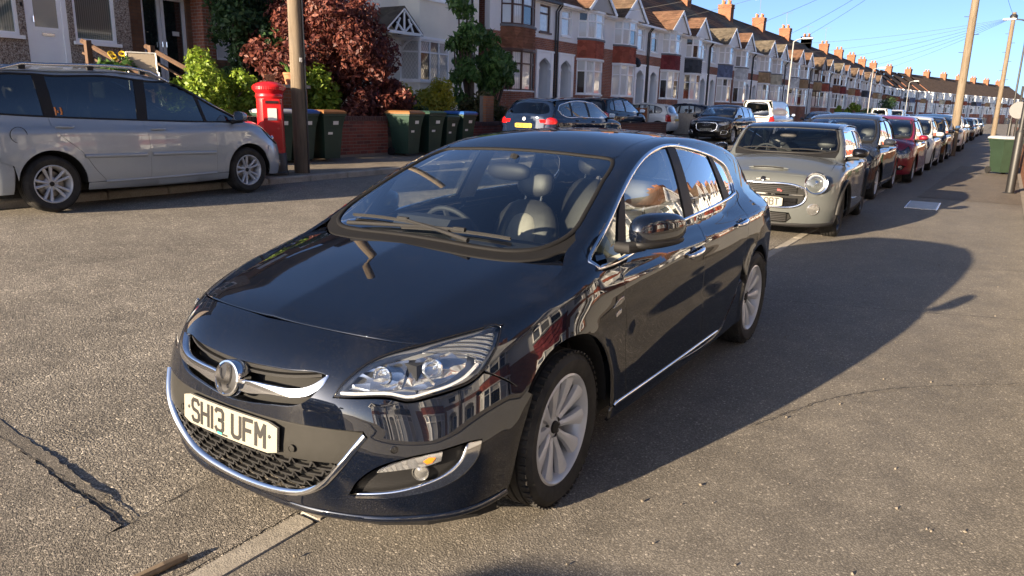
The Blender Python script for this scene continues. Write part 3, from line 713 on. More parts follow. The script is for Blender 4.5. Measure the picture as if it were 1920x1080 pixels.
# ---------------------------------------------------------------- wheels and cabin
WCACHE = {}
def wheel_meshes(style, R, rr, wd, m):
    key = (style, R, rr, wd, m.name)
    if key in WCACHE: return WCACHE[key]
    X = Matrix.Rotation(math.pi / 2, 4, 'Y')   # local z -> +x (outer face)
    h = wd / 2; seg = 72 if style.startswith('hero') else 40
    t = MB(); sh = R - .012
    prof = [(rr - .012, -h + .03), (rr + .004, -h + .012), (rr + .02, -h + .004), ((rr + R) / 2, -h), (sh - .012, -h + .010), (sh + .003, -h + .022)]
    gro = [-.55, -.18, .18, .55]; xs = [-h + .03]
    for g in gro: prof += [(R - abs(g) * .003, g * h - .006), (R - .008, g * h - .004), (R - .008, g * h + .004), (R - abs(g) * .003, g * h + .006)]
    prof += [(sh + .003, h - .022), (sh - .012, h - .010), ((rr + R) / 2 + .012, h + .001), ((rr + R) / 2, h), (rr + .02, h - .004), (rr + .004, h - .012), (rr - .012, h - .03)]
    t.lathe(prof, seg, X)
    # sidewall ribs and cross cuts in the shoulders
    nb = 60 if style.startswith('hero') else 0
    for k in range(nb):
        a = 2 * math.pi * k / nb; M = Matrix.Rotation(a, 4, 'X')
        for sx in (-1, 1):
            t.box(M @ Vector((sx * (h - .026), 0, R - .0065)), (.034, .018, .008), rx=a)
    tm = t.mesh('tyre', TYRE); autosmooth(tm, 32)
    r = MB(); d = h - .012                      # rim edge plane
    r.lathe([(rr - .004, -h + .02), (rr - .03, -h + .04), (rr - .035, d - .06), (rr - .022, d - .03), (rr - .016, d - .006), (rr - .006, d + .003), (rr + .002, d - .002), (rr - .001, d - .012)], seg, X)
    def spoke(a, ws, r0, r1, dh, dr, th=.022, bow=.006, skew=0.):
        M = Matrix.Rotation(a, 4, 'X'); vs = []; fs = []; n = 9
        for i in range(n):
            u = i / (n - 1); rad = lerp(r0, r1, u); w_ = np.interp(u, np.linspace(0, 1, len(ws)), ws); dep = lerp(dh, dr, u ** 1.3) + bow * math.sin(math.pi * u); sk = skew * u
            for tt, dd in ((-1, -th), (-.86, -.005), (-.5, .0), (0, .0035), (.5, .0), (.86, -.005), (1, -th)):
                vs.append(M @ Vector((dep + dd, tt * w_ + sk, rad)))
        for i in range(n - 1):
            for k in range(6): fs.append((i * 7 + k, i * 7 + k + 1, (i + 1) * 7 + k + 1, (i + 1) * 7 + k))
        r.add(vs, fs)
    dh, dr = d - .042, d - .012
    if style == 'hero':
        for k in range(10): spoke(2 * math.pi * (k + .35) / 10, [.015, .016, .020, .027, .035, .043], .045, rr - .014, dh, dr)
    elif style == 'ten':
        for k in range(5):
            for q in (-.17, .17): spoke(2 * math.pi * (k + .2) / 5 + q * 1.25, [.014, .014, .015, .017, .02], .04, rr - .014, dh, dr)
    elif style == 'five':
        for k in range(5): spoke(2 * math.pi * (k + .1) / 5, [.03, .024, .022, .028, .05], .04, rr - .014, dh, dr)
    else:
        for k in range(7): spoke(2 * math.pi * (k + .1) / 7, [.022, .02, .022, .028, .04], .04, rr - .014, dh, dr)
    r.lathe([(.0, dh - .004), (.035, dh - .004), (.055, dh - .010), (.078, dh - .02), (.085, dh - .04), (.06, dh - .05)], 30, X)
    rm = r.mesh('rim', m); autosmooth(rm, 38)
    b = MB(); b.lathe([(.02, -.01), (rr - .07, -.01), (rr - .07, .012), (.08, .012), (.075, .03), (.02, .03)], 36, X); bm_ = b.mesh('brake_disc', DISC); autosmooth(bm_, 35)
    c = MB(); c.lathe([(.026, dh - .006), (.027, dh + .002), (.024, dh + .005), (.0, dh + .006)], 24, X); cm = c.mesh('centre_cap', BLACKP); autosmooth(cm, 35)
    n = MB()
    for k in range(5):
        a = 2 * math.pi * (k + .5) / 5; n.lathe([(.0105, dh - .016), (.0105, dh - .004), (.007, dh - .002), (0, dh - .002)], 8, X @ Matrix.Translation((.052 * math.cos(a), .052 * math.sin(a), 0)))
    nm = n.mesh('wheel_bolts', ALLOYD); autosmooth(nm, 35)
    WCACHE[key] = (tm, rm, bm_, cm, nm); return WCACHE[key]
def add_wheel(root, x, y, R, rr, wd, style='seven', m=None, steer=0.):
    m = m or ALLOY; ms = wheel_meshes(style, R, rr, wd, m)
    w_ = holder('wheel', root, (x, y, R - .004), (0, 0, (0 if x > 0 else math.pi) + steer))
    for me in ms:
        o = link(me.name.split('.')[0], me, w_)
        if o.name.startswith('wheel_bolts'): o['kind'] = 'stuff'
    return w_
def rounded(name, c, d, m, parent, r=.25, rx=0., seg=10, pw=2.6):
    """superellipsoid cushion shape"""
    V = []; F = []; n = seg * 2; k = seg
    def sp(a, e): return math.copysign(abs(a) ** e, a)
    e = 2 / pw; M = Matrix.Translation(c) @ Matrix.Rotation(rx, 4, 'X')
    for i in range(k + 1):
        ph = -math.pi / 2 + math.pi * i / k
        for j in range(n):
            th = 2 * math.pi * j / n
            V.append(M @ Vector((d[0] / 2 * sp(math.cos(ph), e) * sp(math.cos(th), e), d[1] / 2 * sp(math.cos(ph), e) * sp(math.sin(th), e), d[2] / 2 * sp(math.sin(ph), e))))
    for i in range(k):
        for j in range(n): F.append((i * n + j, i * n + (j + 1) % n, (i + 1) * n + (j + 1) % n, (i + 1) * n + j))
    return link(name, mesh(name, V, F, m, True), parent)
def seat(root, x, y, z=.30, m=None, m2=None, wide=.50, rest=True):
    m = m or LEATHER; s = holder('seat', root, (x, y, z))
    rounded('cushion', (0, 0, .08), (wide, .52, .18), m, s); rounded('backrest', (0, .30, .42), (wide, .15, .66), m, s, rx=-.30)
    if m2: rounded('backrest_insert', (0, .262, .41), (wide * .52, .13, .52), m2, s, rx=-.30)
    if rest:
        rounded('headrest', (0, .44, .84), (.27, .10, .19), m, s, rx=-.2)
        for q in (-.06, .06): b = MB(); b.tube([(q, .39, .66), (q, .43, .80)], .007, 6); b.obj('headrest_post', SATIN, s)
    return s
def steering(root, x, y, z, m=None):
    b = MB(); M = Matrix.Translation((x, y, z)) @ Matrix.Rotation(math.radians(-65), 4, 'X')
    b.tube([M @ Vector((.185 * math.cos(a), .185 * math.sin(a), 0)) for a in np.linspace(0, 2 * math.pi, 33)[:-1]], .015, 8, closed=True)
    b.lathe([(0, .02), (.07, .015), (.08, -.03)], 16, M)
    for a in (0, math.pi, -math.pi / 2): b.tube([M @ Vector((0, 0, 0)), M @ Vector((.18 * math.cos(a), .18 * math.sin(a), 0))], .018, 6)
    return b.obj('steering_wheel', m or CABIN, root, auto=40)
def superell(c, d, pw=2.6, seg=12, M=None, taper=0.):
    V = []; F = []; n = seg * 2; k = seg; e = 2 / pw; M = M or Matrix.Identity(4)
    sp = lambda a, e: math.copysign(abs(a) ** e, a)
    for i in range(k + 1):
        ph = -math.pi / 2 + math.pi * i / k
        for j in range(n):
            th = 2 * math.pi * j / n; yy = sp(math.cos(ph), e) * sp(math.sin(th), e); q = 1 - taper * yy
            V.append(Vector(c) + M.to_3x3() @ Vector((d[0] / 2 * sp(math.cos(ph), e) * sp(math.cos(th), e) * q, d[1] / 2 * yy, d[2] / 2 * sp(math.sin(ph), e) * q)))
    for i in range(k):
        for j in range(n): F.append((i * n + j, i * n + (j + 1) % n, (i + 1) * n + (j + 1) % n, (i + 1) * n + j))
    return V, F
def folded_mirror(root, hinge, tip, h, m, m2, sx=1, thick=.12):
    """door mirror swung back along the door: painted shell, black foot and lower trim"""
    a, b = Vector((sx * hinge[0], hinge[1], hinge[2])), Vector((sx * tip[0], tip[1], tip[2])); d = (b - a); L = d.length
    ang = math.atan2(-d.x, d.y); M = Matrix.Rotation(ang, 4, 'Z'); c = a + d * .56
    V, F = superell(c, (thick, L * .9, h), 2.7, 12, M, .10); o = link('wing_mirror', mesh('wing_mirror', V, F, m, True), root)
    V, F = superell(c - Vector((0, 0, h * .36)), (thick * .97, L * .86, h * .34), 2.7, 10, M, .10); link('mirror_base', mesh('mirror_base', V, F, m2, True), o)
    f = MB(); f.tube([a - Vector((sx * .06, -.05, .065)), a + Vector((0, .03, -.060)), a + d * .30 - Vector((0, 0, h * .40))], [.026, .028, .026], 10); f.obj('mirror_foot', m2, o, auto=45)
    return o
def blob_mirror(root, c, d, m, m2, face=1., sx=1):
    """door mirror: rounded shell with a flat glass at the back and a foot"""
    V = []; F = []; n = 20; k = 9; c = Vector(c)
    for i in range(k + 1):
        u = i / k; yy = -math.cos(u * math.pi / 2)            # -1 nose .. 0 flat back
        rr_ = math.sqrt(max(0., 1 - yy * yy)) ** .75 if i else 0.
        for j in range(n):
            th = 2 * math.pi * j / n; e = .72
            cx = math.copysign(abs(math.cos(th)) ** e, math.cos(th)); cz = math.copysign(abs(math.sin(th)) ** e, math.sin(th))
            cz *= .92 if cz > 0 else .80
            V.append((c.x + sx * (d[0] / 2 * rr_ * cx), c.y + d[1] * (yy + .35) , c.z + d[2] / 2 * rr_ * cz * (1 - .12 * cx)))
    for i in range(k):
        for j in range(n): F.append((i * n + j, i * n + (j + 1) % n, (i + 1) * n + (j + 1) % n, (i + 1) * n + j))
    o = link('wing_mirror', mesh('wing_mirror', V, F, m, True), root)
    b = MB(); b.add([Vector(V[k * n + j]) + Vector((0, -.006, 0)) for j in range(n)], [tuple(range(n))]); b.obj('mirror_glass', CHROME, o)
    f = MB(); f.tube([(c.x - sx * d[0] * .75, c.y + .05, c.z - d[2] * .55), (c.x - sx * d[0] * .45, c.y - .01, c.z - d[2] * .46), (c.x + sx * .0, c.y - d[1] * .1, c.z - d[2] * .42)], [.035, .03, .03], 10)
    f.box((c.x, c.y + d[1] * .02, c.z - d[2] * .42), (d[0] * .8, d[1] * .6, .018)); f.obj('mirror_foot', m2, o, auto=40)
    return o
# ---------------------------------------------------------------- the black hatchback in front
def mir(pts):
    """close a right-half outline (starting and ending on the centre line) with its mirror image"""
    p = [tuple(map(float, q)) for q in pts]; return p + [(-q[0],) + tuple(q[1:]) for q in p[::-1] if abs(q[0]) > 1e-6]
def build_hero():
    root = thing('parked_car', 'large glossy black five-door hatchback with chrome window trim, plate SH13 UFM', 'car', group='cars parked along the kerb')
    B = hero_body(); K = Cut(B, .032, root, 4.3)
    P = paint('hero_black_paint', (.0028, .0046, .0105), (.05, .045, .03), .34)
    s3 = K.side
    arch_f = [(.382 * math.cos(a), .335 + .385 * math.sin(a)) for a in np.linspace(math.radians(-6), math.radians(143), 16)]
    arch_r = [(2.685 + .378 * math.cos(a), .315 + .378 * math.sin(a)) for a in np.linspace(math.radians(0), math.radians(150), 16)]
    bons = [(-.303, .810), (-.202, .844), (-.056, .885), (.073, .920), (.122, .937), (.182, .969), (.224, .993)]
    dfront = [(.486, .925), (.469, .808), (.495, .66), (.510, .52), (.524, .40), (.537, .297)]
    # wings
    wing = s3(bons + [(.325, 1.038), (.305, .956), (.315, .930), (.473, .930)] + dfront[1:] + arch_f + [(-.353, .627), (-.422, .674), (-.444, .690), (-.389, .727), (-.337, .775)])
    K.panel('front_wing', wing, obl(32), P, both=True)
    mid = [(1.573, 1.010), (1.579, .948), (1.523, .87), (1.522, .706), (1.540, .418), (1.560, .295)]
    belt1 = [(.486, .935), (.766, .956), (1.05, .985), (1.334, 1.003), (1.573, 1.012)]
    fd = K.panel('front_door', s3(belt1 + mid[1:] + dfront[::-1][:-1]), SIDE, P, both=True)
    drear = [(2.590, 1.046), (2.440, .950), (2.405, .905), (2.352, .776), (2.317, .673), (2.215, .545), (2.06, .40), (1.95, .32), (1.88, .290)]
    rd = K.panel('rear_door', s3([(1.573, 1.012), (1.95, 1.022), (2.383, 1.033)] + drear + mid[::-1][:-1]), SIDE, P, both=True)
    dlo_top = [(2.594, 1.114), (2.538, 1.215), (2.367, 1.278), (2.107, 1.329), (1.849, 1.366), (1.609, 1.389), (1.441, 1.385), (1.227, 1.355), (.999, 1.293), (.775, 1.201), (.528, 1.068), (.305, .956)]
    seam = np.array([(.676, .36, 1.056), (.650, .521, 1.136), (.607, .74, 1.236), (.541, .998, 1.333), (.545, 1.05, 1.350), (.530, 1.144, 1.375), (.523, 1.322, 1.408), (.512, 1.565, 1.427), (.485, 1.936, 1.430), (.45, 2.4, 1.402)])
    side_ring = np.concatenate([s3([(.325, 1.038)]), seam, s3([(2.80, 1.318), (3.04, 1.245), (3.13, 1.15), (3.17, 1.03), (3.20, .93), (3.22, .80), (3.16, .70), (3.02, .60)]), s3(arch_r), s3(drear[3:6][::-1][1:] + [(2.352, .776), (2.405, .905), (2.440, .950), (2.590, 1.046)]), s3(dlo_top)])
    K.panel('body_side', side_ring, obl(38), P, both=True)
    # sill below the doors
    K.panel('sill', s3([(.385, .292), (1.0, .286), (1.93, .283), (2.02, .35), (2.25, .54), (2.31, .50), (2.31, .24), (1.2, .20), (.385, .22)]), SIDE, P, both=True)
    K.strip('sill_trim', s3([(.40, .298), (1.0, .292), (1.85, .288)]), SIDE, .014, CHROME, both=True, off=.004, thick=.008)
    # glazing bar layout: chrome loop, panes, pillars
    dlo = s3(dlo_top + [(.315, .932), (.473, .934), (.766, .956), (1.05, .985), (1.334, 1.005), (1.573, 1.014), (1.95, 1.024), (2.383, 1.035), (2.56, 1.050)])
    K.strip('window_trim', dlo, SIDE, .021, CHROME, both=True, off=.004, thick=.010, closed=True)
    K.panel('quarter_window', s3([(.345, .955), (.528, 1.056), (.715, 1.150), (.555, .958)]), SIDE, GLASS_D, both=True, off=-.006, rim=0)
    K.panel('window_pillar', s3([(.715, 1.155), (.790, 1.195), (.655, .962), (.555, .948)]), SIDE, BLACKP, both=True, off=.002)
    fg = s3([(.792, 1.196), (.999, 1.283), (1.227, 1.345), (1.441, 1.375), (1.528, 1.377), (1.432, 1.018), (1.334, 1.013), (1.05, .993), (.66, .968)])
    K.panel('door_window', fg, SIDE, GLASS, parent=fd, both=True, off=-.006, rim=0, gap=0)
    K.panel('door_pillar', s3([(1.523, 1.382), (1.648, 1.378), (1.572, 1.016), (1.425, 1.010)]), SIDE, BLACKP, both=True, off=.0005)
    rg = s3([(1.646, 1.380), (1.849, 1.356), (2.107, 1.319), (2.190, 1.304), (2.245, 1.043), (1.95, 1.032), (1.576, 1.022)])
    K.panel('door_window', rg, SIDE, GLASS, parent=rd, both=True, off=-.006, rim=0, gap=0)
    K.panel('window_pillar', s3([(2.183, 1.318), (2.265, 1.303), (2.405, 1.045), (2.238, 1.036)]), SIDE, BLACKP, both=True, off=.001)
    K.panel('quarter_window', s3([(2.265, 1.294), (2.367, 1.268), (2.525, 1.21), (2.583, 1.114), (2.55, 1.062), (2.41, 1.048)]), SIDE, GLASS_D, both=True, off=-.006, rim=0)
    # bonnet, cowl, screen, roof
    bon = mir([(0, -.707), (.12, -.703), (.234, -.691), (.35, -.674), (.455, -.651), (.53, -.618), (.596, -.570), (.655, -.475), (.707, -.378), (.740, -.312), (.753, -.29), (.766, -.202), (.757, -.056), (.752, .073), (.748, .122), (.727, .182), (.706, .222), (.686, .230), (.643, .165), (.536, .085), (.383, .044), (.209, .028), (0, .024)])
    K.panel('bonnet', K.top(bon), TOP, P, sp=.026, gap=.003, fn=B.low)
    K.panel('scuttle', K.top(mir([(0, .03), (.209, .034), (.383, .050), (.536, .092), (.643, .172), (.686, .238), (.715, .26), (.70, .36), (.672, .37), (.655, .30), (.60, .205), (.505, .142), (.347, .104), (.164, .093), (0, .09)])), TOP, SEAL, off=-.006, gap=.001)
    ws = mir([(0, .093), (.164, .096), (.347, .107), (.505, .145), (.60, .210), (.652, .30), (.668, .38), (.650, .521), (.607, .74), (.541, .992), (.525, 1.006), (.385, 1.006), (.2, 1.005), (0, 1.005)])
    scr = K.panel('windscreen', K.top(ws), TOP, GLASS, off=-.004, rim=0, gap=.004)
    K.strip('screen_seal', K.top(ws), TOP, .024, SEAL, parent=scr, off=.001, thick=.006, closed=True)
    roof = mir([(0, 1.018), (.2, 1.018), (.385, 1.020), (.525, 1.025), (.541, 1.05), (.530, 1.144), (.523, 1.322), (.512, 1.565), (.485, 1.936), (.45, 2.4), (.41, 2.78), (.38, 2.93), (0, 2.98)])
    K.panel('roof', K.top(roof), TOP, P)
    # tail
    K.panel('rear_window', K.rear(mir([(0, 1.30), (.34, 1.285), (.44, 1.25), (.52, 1.08), (.50, 1.03), (0, 1.02)])), K.REAR, GLASS_D, off=-.004, rim=0)
    K.panel('tailgate', K.rear(mir([(0, 1.375), (.40, 1.335), (.53, 1.20), (.64, 1.03), (.62, .86), (.50, .80), (.48, .62), (0, .60)])), K.REAR, P, holes=[K.rear(mir([(0, 1.30), (.34, 1.285), (.44, 1.25), (.52, 1.08), (.50, 1.03), (0, 1.02)]))])
    K.panel('rear_bumper', np.array(mir([(0, 3.5, .59), (.48, 3.4, .61), (.62, 3.33, .70), (.80, 3.2, .70), (.86, 3.0, .59), (.87, 3.0, .40), (.84, 3.0, .24), (.6, 3.3, .22), (0, 3.42, .22)])), K.CYLR, P)
    K.panel('tail_lamp', np.array([(.52, 3.4, .81), (.64, 3.33, .87), (.66, 3.3, .99), (.80, 3.12, .95), (.84, 3.12, .82), (.66, 3.28, .72)]), K.CYLR, REDL, both=True)
    number_plate(root, 'SH13 UFM', 3.475, .70, 1, 0., True)
    # front bumper with its openings
    hl_in = [(.53, -.665, .760), (.49, -.723, .734), (.464, -.768, .701), (.444, -.802, .667), (.432, -.823, .630), (.50, -.79, .630), (.555, -.749, .632), (.594, -.719, .628), (.634, -.690, .616), (.651, -.672, .616), (.69, -.622, .626), (.726, -.566, .637), (.758, -.501, .653), (.776, -.444, .680)]
    bl = [(0, -.712, .8085), (.12, -.708, .8080), (.234, -.696, .806), (.35, -.68, .803), (.455, -.657, .798), (.53, -.624, .7905), (.585, -.585, .783)] + hl_in + [(.789, -.422, .672), (.834, -.353, .625), (.874, -.268, .567), (.885, -.315, .49), (.877, -.352, .40), (.862, -.372, .30), (.84, -.380, .225), (.806, -.5, .197), (.696, -.662, .188), (.545, -.768, .182), (.3, -.85, .176), (0, -.87, .174)]
    ugr = [(0, -.87, .686), (.084, -.869, .688), (.239, -.853, .694), (.381, -.814, .695), (.394, -.812, .688), (.362, -.855, .629), (.311, -.881, .592), (.2, -.9, .573), (.096, -.908, .558), (0, -.91, .550)]
    low = [(0, -.884, .222), (.115, -.885, .228), (.241, -.883, .246), (.320, -.875, .266), (.401, -.866, .314), (.481, -.851, .405), (.521, -.823, .468), (.548, -.80, .512), (.540, -.80, .524), (.374, -.872, .526), (.243, -.901, .526), (.1, -.905, .524), (0, -.905, .522)]
    fog = [(.494, -.828, .290), (.53, -.823, .350), (.59, -.793, .406), (.662, -.735, .437), (.744, -.648, .455), (.799, -.558, .468), (.823, -.514, .466), (.820, -.533, .412), (.805, -.567, .370), (.772, -.619, .330), (.708, -.684, .303), (.629, -.747, .286), (.56, -.79, .278)]
    A = np.array
    fogm = [(-q[0], q[1], q[2]) for q in fog]
    K.panel('front_bumper', A(mir(bl)), CYLF, P, holes=[A(mir(ugr)), A(mir(low)), A(fog), A(fogm)], sp=.026, corner=38.)
    # dark shell behind every opening of the nose
    K.panel('nose_backing', A(mir([(0, -.74, .77), (.30, -.72, .765), (.42, -.76, .70), (.42, -.8, .6), (.6, -.7, .56), (.8, -.45, .58), (.84, -.40, .4), (.82, -.40, .25), (.6, -.72, .21), (.3, -.84, .20), (0, -.86, .20)])), CYLF, FLOORP, off=-.07, rim=0, sp=.06)
    cen = K.panel('bumper_panel', A(mir([(0, -.92, .398), (.25, -.915, .402), (.36, -.9, .404), (.478, -.85, .410), (.518, -.823, .468), (.543, -.80, .510), (.535, -.80, .520), (.374, -.872, .522), (.243, -.901, .522), (.1, -.905, .520), (0, -.905, .518)])), CYLF, GREYP, off=-.006, rim=.02, gap=.001)
    K.strip('bumper_chrome', A([(-q[0], q[1], q[2]) for q in low[7:0:-1]] + low[:8]), CYLF, .024, CHROME, off=.003, thick=.014)
    # honeycomb of the lower grille
    g = MB(); lowp = np.array([(q[0], q[2]) for q in mir(low)]); lo2 = inset(lowp, .006)
    cw = .082; nr = 6
    for r in range(nr):
        z0 = .385 - r * .0275
        for c in range(-7, 8):
            x0 = c * cw + (cw / 2 if r % 2 else 0)
            pts = [(x0 - cw / 2, z0 + .013), (x0 - cw / 2 + .016, z0 - .009), (x0 + cw / 2 - .012, z0 - .009), (x0 + cw / 2, z0 + .013)]
            q = np.array(catmull(np.array(pts), False, .012, 1.))
            q = q[inpoly(q, lo2)]
            if len(q) < 2: continue
            O, D, a_, b_ = FRONT.rays(q); S3, _ = B.cast(O, D, a_, b_)
            for i in range(len(S3) - 1):
                if np.linalg.norm(q[i + 1] - q[i]) > .02: continue
                u, v = S3[i], S3[i + 1]; d = v - u; L = np.linalg.norm(d); up = np.array((-d[2], 0, d[0])); up /= max(np.linalg.norm(up), 1e-9); up *= .0036
                bk = np.array((0, .03, 0)); f0 = np.array((0, .016, 0))
                V = [u - up + f0, v - up + f0, v + up + f0, u + up + f0, u - up + bk, v - up + bk, v + up + bk, u + up + bk]
                g.add(V, [(0, 1, 2, 3), (3, 2, 6, 7), (0, 4, 5, 1)])
    g.obj('lower_grille', BLACKP, root)['kind'] = 'stuff'
    # upper grille: slim bar, chrome wings, badge
    for z0, th in ((.672, .007), (.655, .005), (.585, .004), (.600, .004)):
        ub = MB(); q = np.array([(x, z0 + .03 * (abs(x) / .36) ** 2) for x in np.linspace(-.36, .36, 31)]); O, D, a_, b_ = FRONT.rays(q); S3, _ = B.cast(O, D, a_, b_)
        for i in range(30):
            u, v = S3[i], S3[i + 1]; t_ = np.array((0, 0, th)); ub.add([u - t_ + (0, .022, 0), v - t_ + (0, .022, 0), v + t_ + (0, .022, 0), u + t_ + (0, .022, 0), v + t_ + (0, .05, 0), u + t_ + (0, .05, 0)], [(0, 1, 2, 3), (3, 2, 4, 5)])
        ub.obj('upper_grille_bar', BLACKP, root)
    wingp = [(.035, -.901, .606), (.05, -.9, .622), (.085, -.892, .630), (.191, -.884, .636), (.319, -.857, .646), (.359, -.837, .662), (.396, -.812, .694), (.390, -.829, .666), (.360, -.853, .634), (.329, -.867, .622), (.201, -.895, .610), (.061, -.904, .594)]
    K.panel('grille_wing', A(wingp), FRONT, CHROME, both=True, off=.008, rim=.03, sp=.012, gap=0, corner=60)
    bz = B.cast([(0, -1.6, .624)], [(0, 1., 0)], 0, 1.5)[0][0]; nn = B.normal(bz[None])[0]
    bd = MB(); Mb = axis_to(nn, bz)
    bd.lathe([(.066, -.03), (.066, .018), (.063, .024), (.057, .025), (.054, .021)], 40, Mb); bo = bd.obj('emblem_ring', CHROME, root, auto=35)
    b2 = MB(); b2.lathe([(.055, .020), (.03, .0225), (0, .0235)], 40, Mb); b2.obj('emblem_disc', mat('emblem_dark', (.04, .04, .042), .3, .4), bo, auto=40)
    # winged beast outline standing on the disc
    gr = [(-.050, -.012), (-.046, .012), (-.034, .030), (-.022, .036), (-.030, .022), (-.020, .018), (-.010, .026), (-.004, .040), (.008, .045), (.022, .040), (.028, .030), (.018, .030), (.014, .022), (.022, .012), (.026, -.008), (.022, -.030), (.012, -.048), (-.004, -.050), (.004, -.034), (.002, -.012), (-.006, .004), (-.018, .004), (-.028, -.006), (-.036, -.028), (-.044, -.030)]
    b3 = MB(); b3.prism([(a, -b) for a, b in gr], .022, .030, Mb @ Matrix.Rotation(math.pi, 4, 'Z') if Mb.col[0].x < 0 else Mb); b3.obj('emblem_relief', CHROME, bo)
    # plate
    po, PM = number_plate(root, 'SH13 UFM', -.934, .4655, -1, -.08, False, .012)
    for sx in (-.225, .225): sc = MB(); sc.lathe([(0, .003), (.006, .002), (.007, 0)], 10, PM @ axis_to((0, -1, 0), (sx, -.004 + .012 * (2 * sx / .52) ** 2, .005))); sc.obj('plate_screw', ALLOYD, po)
    tg = MB(); tg.quad(*[PM @ Vector((x, -.0053, z)) for x, z in ((-.045, -.052), (-.02, -.052), (-.02, -.043), (-.045, -.043))]); tg.obj('dealer_mark', mat('dealer_green', (.05, .45, .32), .4), po)
    tg = MB(); tg.quad(*[PM @ Vector((x, -.0053, z)) for x, z in ((-.017, -.051), (.012, -.051), (.012, -.045), (-.017, -.045))]); tg.obj('dealer_lettering', PLATE_B, po)
    # parking sensors
    for (x, z) in ((.632, .468), (-.632, .468), (.306, .440), (-.306, .440)):
        c, _ = B.cast([(x, -1.6, z)], [(0, 1., 0)], 0, 1.6); c = c[0]; n_ = B.normal(c[None])[0]; q = MB(); q.lathe([(.013, -.004), (.0125, .0035), (.0105, .004), (.010, .002), (0, .0025)], 20, axis_to(n_, c)); q.obj('parking_sensor', GLOSSB if abs(x) > .5 else GREYP, root, auto=35)
    # headlamps
    hl = [(.436, -.823, .633), (.444, -.802, .667), (.464, -.768, .701), (.490, -.723, .734), (.530, -.665, .760), (.599, -.570, .782), (.655, -.475, .799), (.707, -.378, .812), (.737, -.315, .819), (.753, -.303, .810), (.765, -.337, .775), (.774, -.389, .727), (.772, -.444, .687), (.758, -.501, .660), (.726, -.566, .645), (.690, -.622, .634), (.651, -.672, .624), (.634, -.690, .623), (.594, -.719, .637), (.555, -.749, .640), (.50, -.79, .637)]
    HL = Proj('obl', a=math.radians(48)); HL = CYLF
    lamps = K.panel('headlight', A(hl), HL, LENS, both=True, off=-.001, rim=0, sp=.02, corner=50)
    K.panel('lamp_housing', A(hl), HL, mat('lamp_housing', (.55, .56, .58), .28, .7), parent=lamps, both=True, off=-.055, rim=-.055, sp=.03, gap=.003)
    K.strip('lamp_edge', A(hl), HL, .007, GLOSSB, parent=lamps, both=True, off=-.002, thick=.006, closed=True)
    K.strip('running_light', A([(.455, -.82, .645), (.50, -.79, .645), (.555, -.749, .648), (.594, -.719, .646), (.634, -.690, .634), (.651, -.672, .634), (.69, -.622, .645), (.726, -.566, .658), (.748, -.501, .680), (.757, -.45, .710)]), HL, .012, mat('running_light', (.9, .9, .9), .15, .4), parent=lamps, both=True, off=-.006, thick=.010)
    def bowls(parent, sx):
        def bowl(nm, c, r, dep, m, dirv=(0, -1, .02)):
            q = MB(); Mx = axis_to(dirv, c); q.lathe([(r, 0), (r * .93, -dep * .3), (r * .7, -dep * .75), (r * .35, -dep), (r * .12, -dep * .98), (r * .12, -dep * .55), (0, -dep * .5)], 28, Mx); q.lathe([(r, 0), (r * 1.06, .004), (r * 1.1, -.004)], 28, Mx); q.obj(nm, m, parent, auto=50)
        bowl('reflector_bowl', (sx * .535, -.698, .692), .030, .03, LAMPW, (sx * .25, -1, .1)); bowl('reflector_bowl', (sx * .655, -.58, .708), .034, .035, LAMPW, (sx * .35, -1, .12))
    bowls(lamps[0], 1); bowls(lamps[1], -1)
    FACET = mat('faceted_reflector', (.74, .74, .73), .10, .95, fn=lambda nt, b_: (lambda n: n.bump(n.voro(n.coord('Object', (1, 1, 2.2)), 15., 'F1'), .35, .05, b_))(NT(nt)))
    K.panel('inner_reflector', A([(.462, -.80, .655), (.478, -.755, .705), (.525, -.685, .737), (.582, -.610, .752), (.592, -.66, .662), (.555, -.74, .658)]), HL, FACET, parent=lamps, both=True, off=-.034, rim=.012, sp=.02, gap=0)
    K.panel('outer_reflector', A([(.606, -.60, .752), (.66, -.50, .768), (.708, -.43, .770), (.722, -.47, .712), (.707, -.56, .674), (.66, -.64, .656), (.612, -.68, .662)]), HL, FACET, parent=lamps, both=True, off=-.034, rim=.012, sp=.02, gap=0)
    K.panel('indicator_reflector', A([(.600, -.56, .768), (.655, -.475, .786), (.707, -.378, .799), (.735, -.325, .803), (.748, -.345, .768), (.756, -.395, .728), (.752, -.44, .700), (.735, -.43, .735), (.70, -.47, .757)]), HL, RIBBED, parent=lamps, both=True, off=-.022, rim=.012, sp=.02, gap=0)
    # fog lamp insert
    fi = K.panel('fog_insert', A(fog), CYLF, BLACKP, both=True, off=-.028, rim=-.028, gap=.001)
    fc = [(.511, -.814, .289), (.631, -.749, .305), (.71, -.687, .332), (.763, -.632, .365), (.790, -.586, .408), (.797, -.558, .463), (.819, -.514, .462), (.816, -.533, .412), (.801, -.567, .372), (.768, -.619, .334), (.708, -.684, .307), (.629, -.747, .290), (.511, -.814, .281)]
    K.panel('fog_chrome', A(fc), CYLF, CHROME, parent=fi, both=True, off=.002, rim=.02, sp=.02, gap=0, corner=60)
    K.panel('indicator', A([(.589, -.793, .385), (.649, -.748, .422), (.711, -.688, .441), (.751, -.641, .448), (.752, -.65, .418), (.723, -.682, .406), (.663, -.738, .396)]), CYLF, RIBBED, parent=fi, both=True, off=-.006, rim=.02, sp=.02, gap=0)
    K.panel('indicator_bulb', A([(.706, -.69, .422), (.722, -.68, .434), (.736, -.66, .432), (.728, -.67, .416), (.714, -.68, .412)]), CYLF, AMBER, parent=fi, both=True, off=-.004, rim=.004, sp=.02, gap=0)
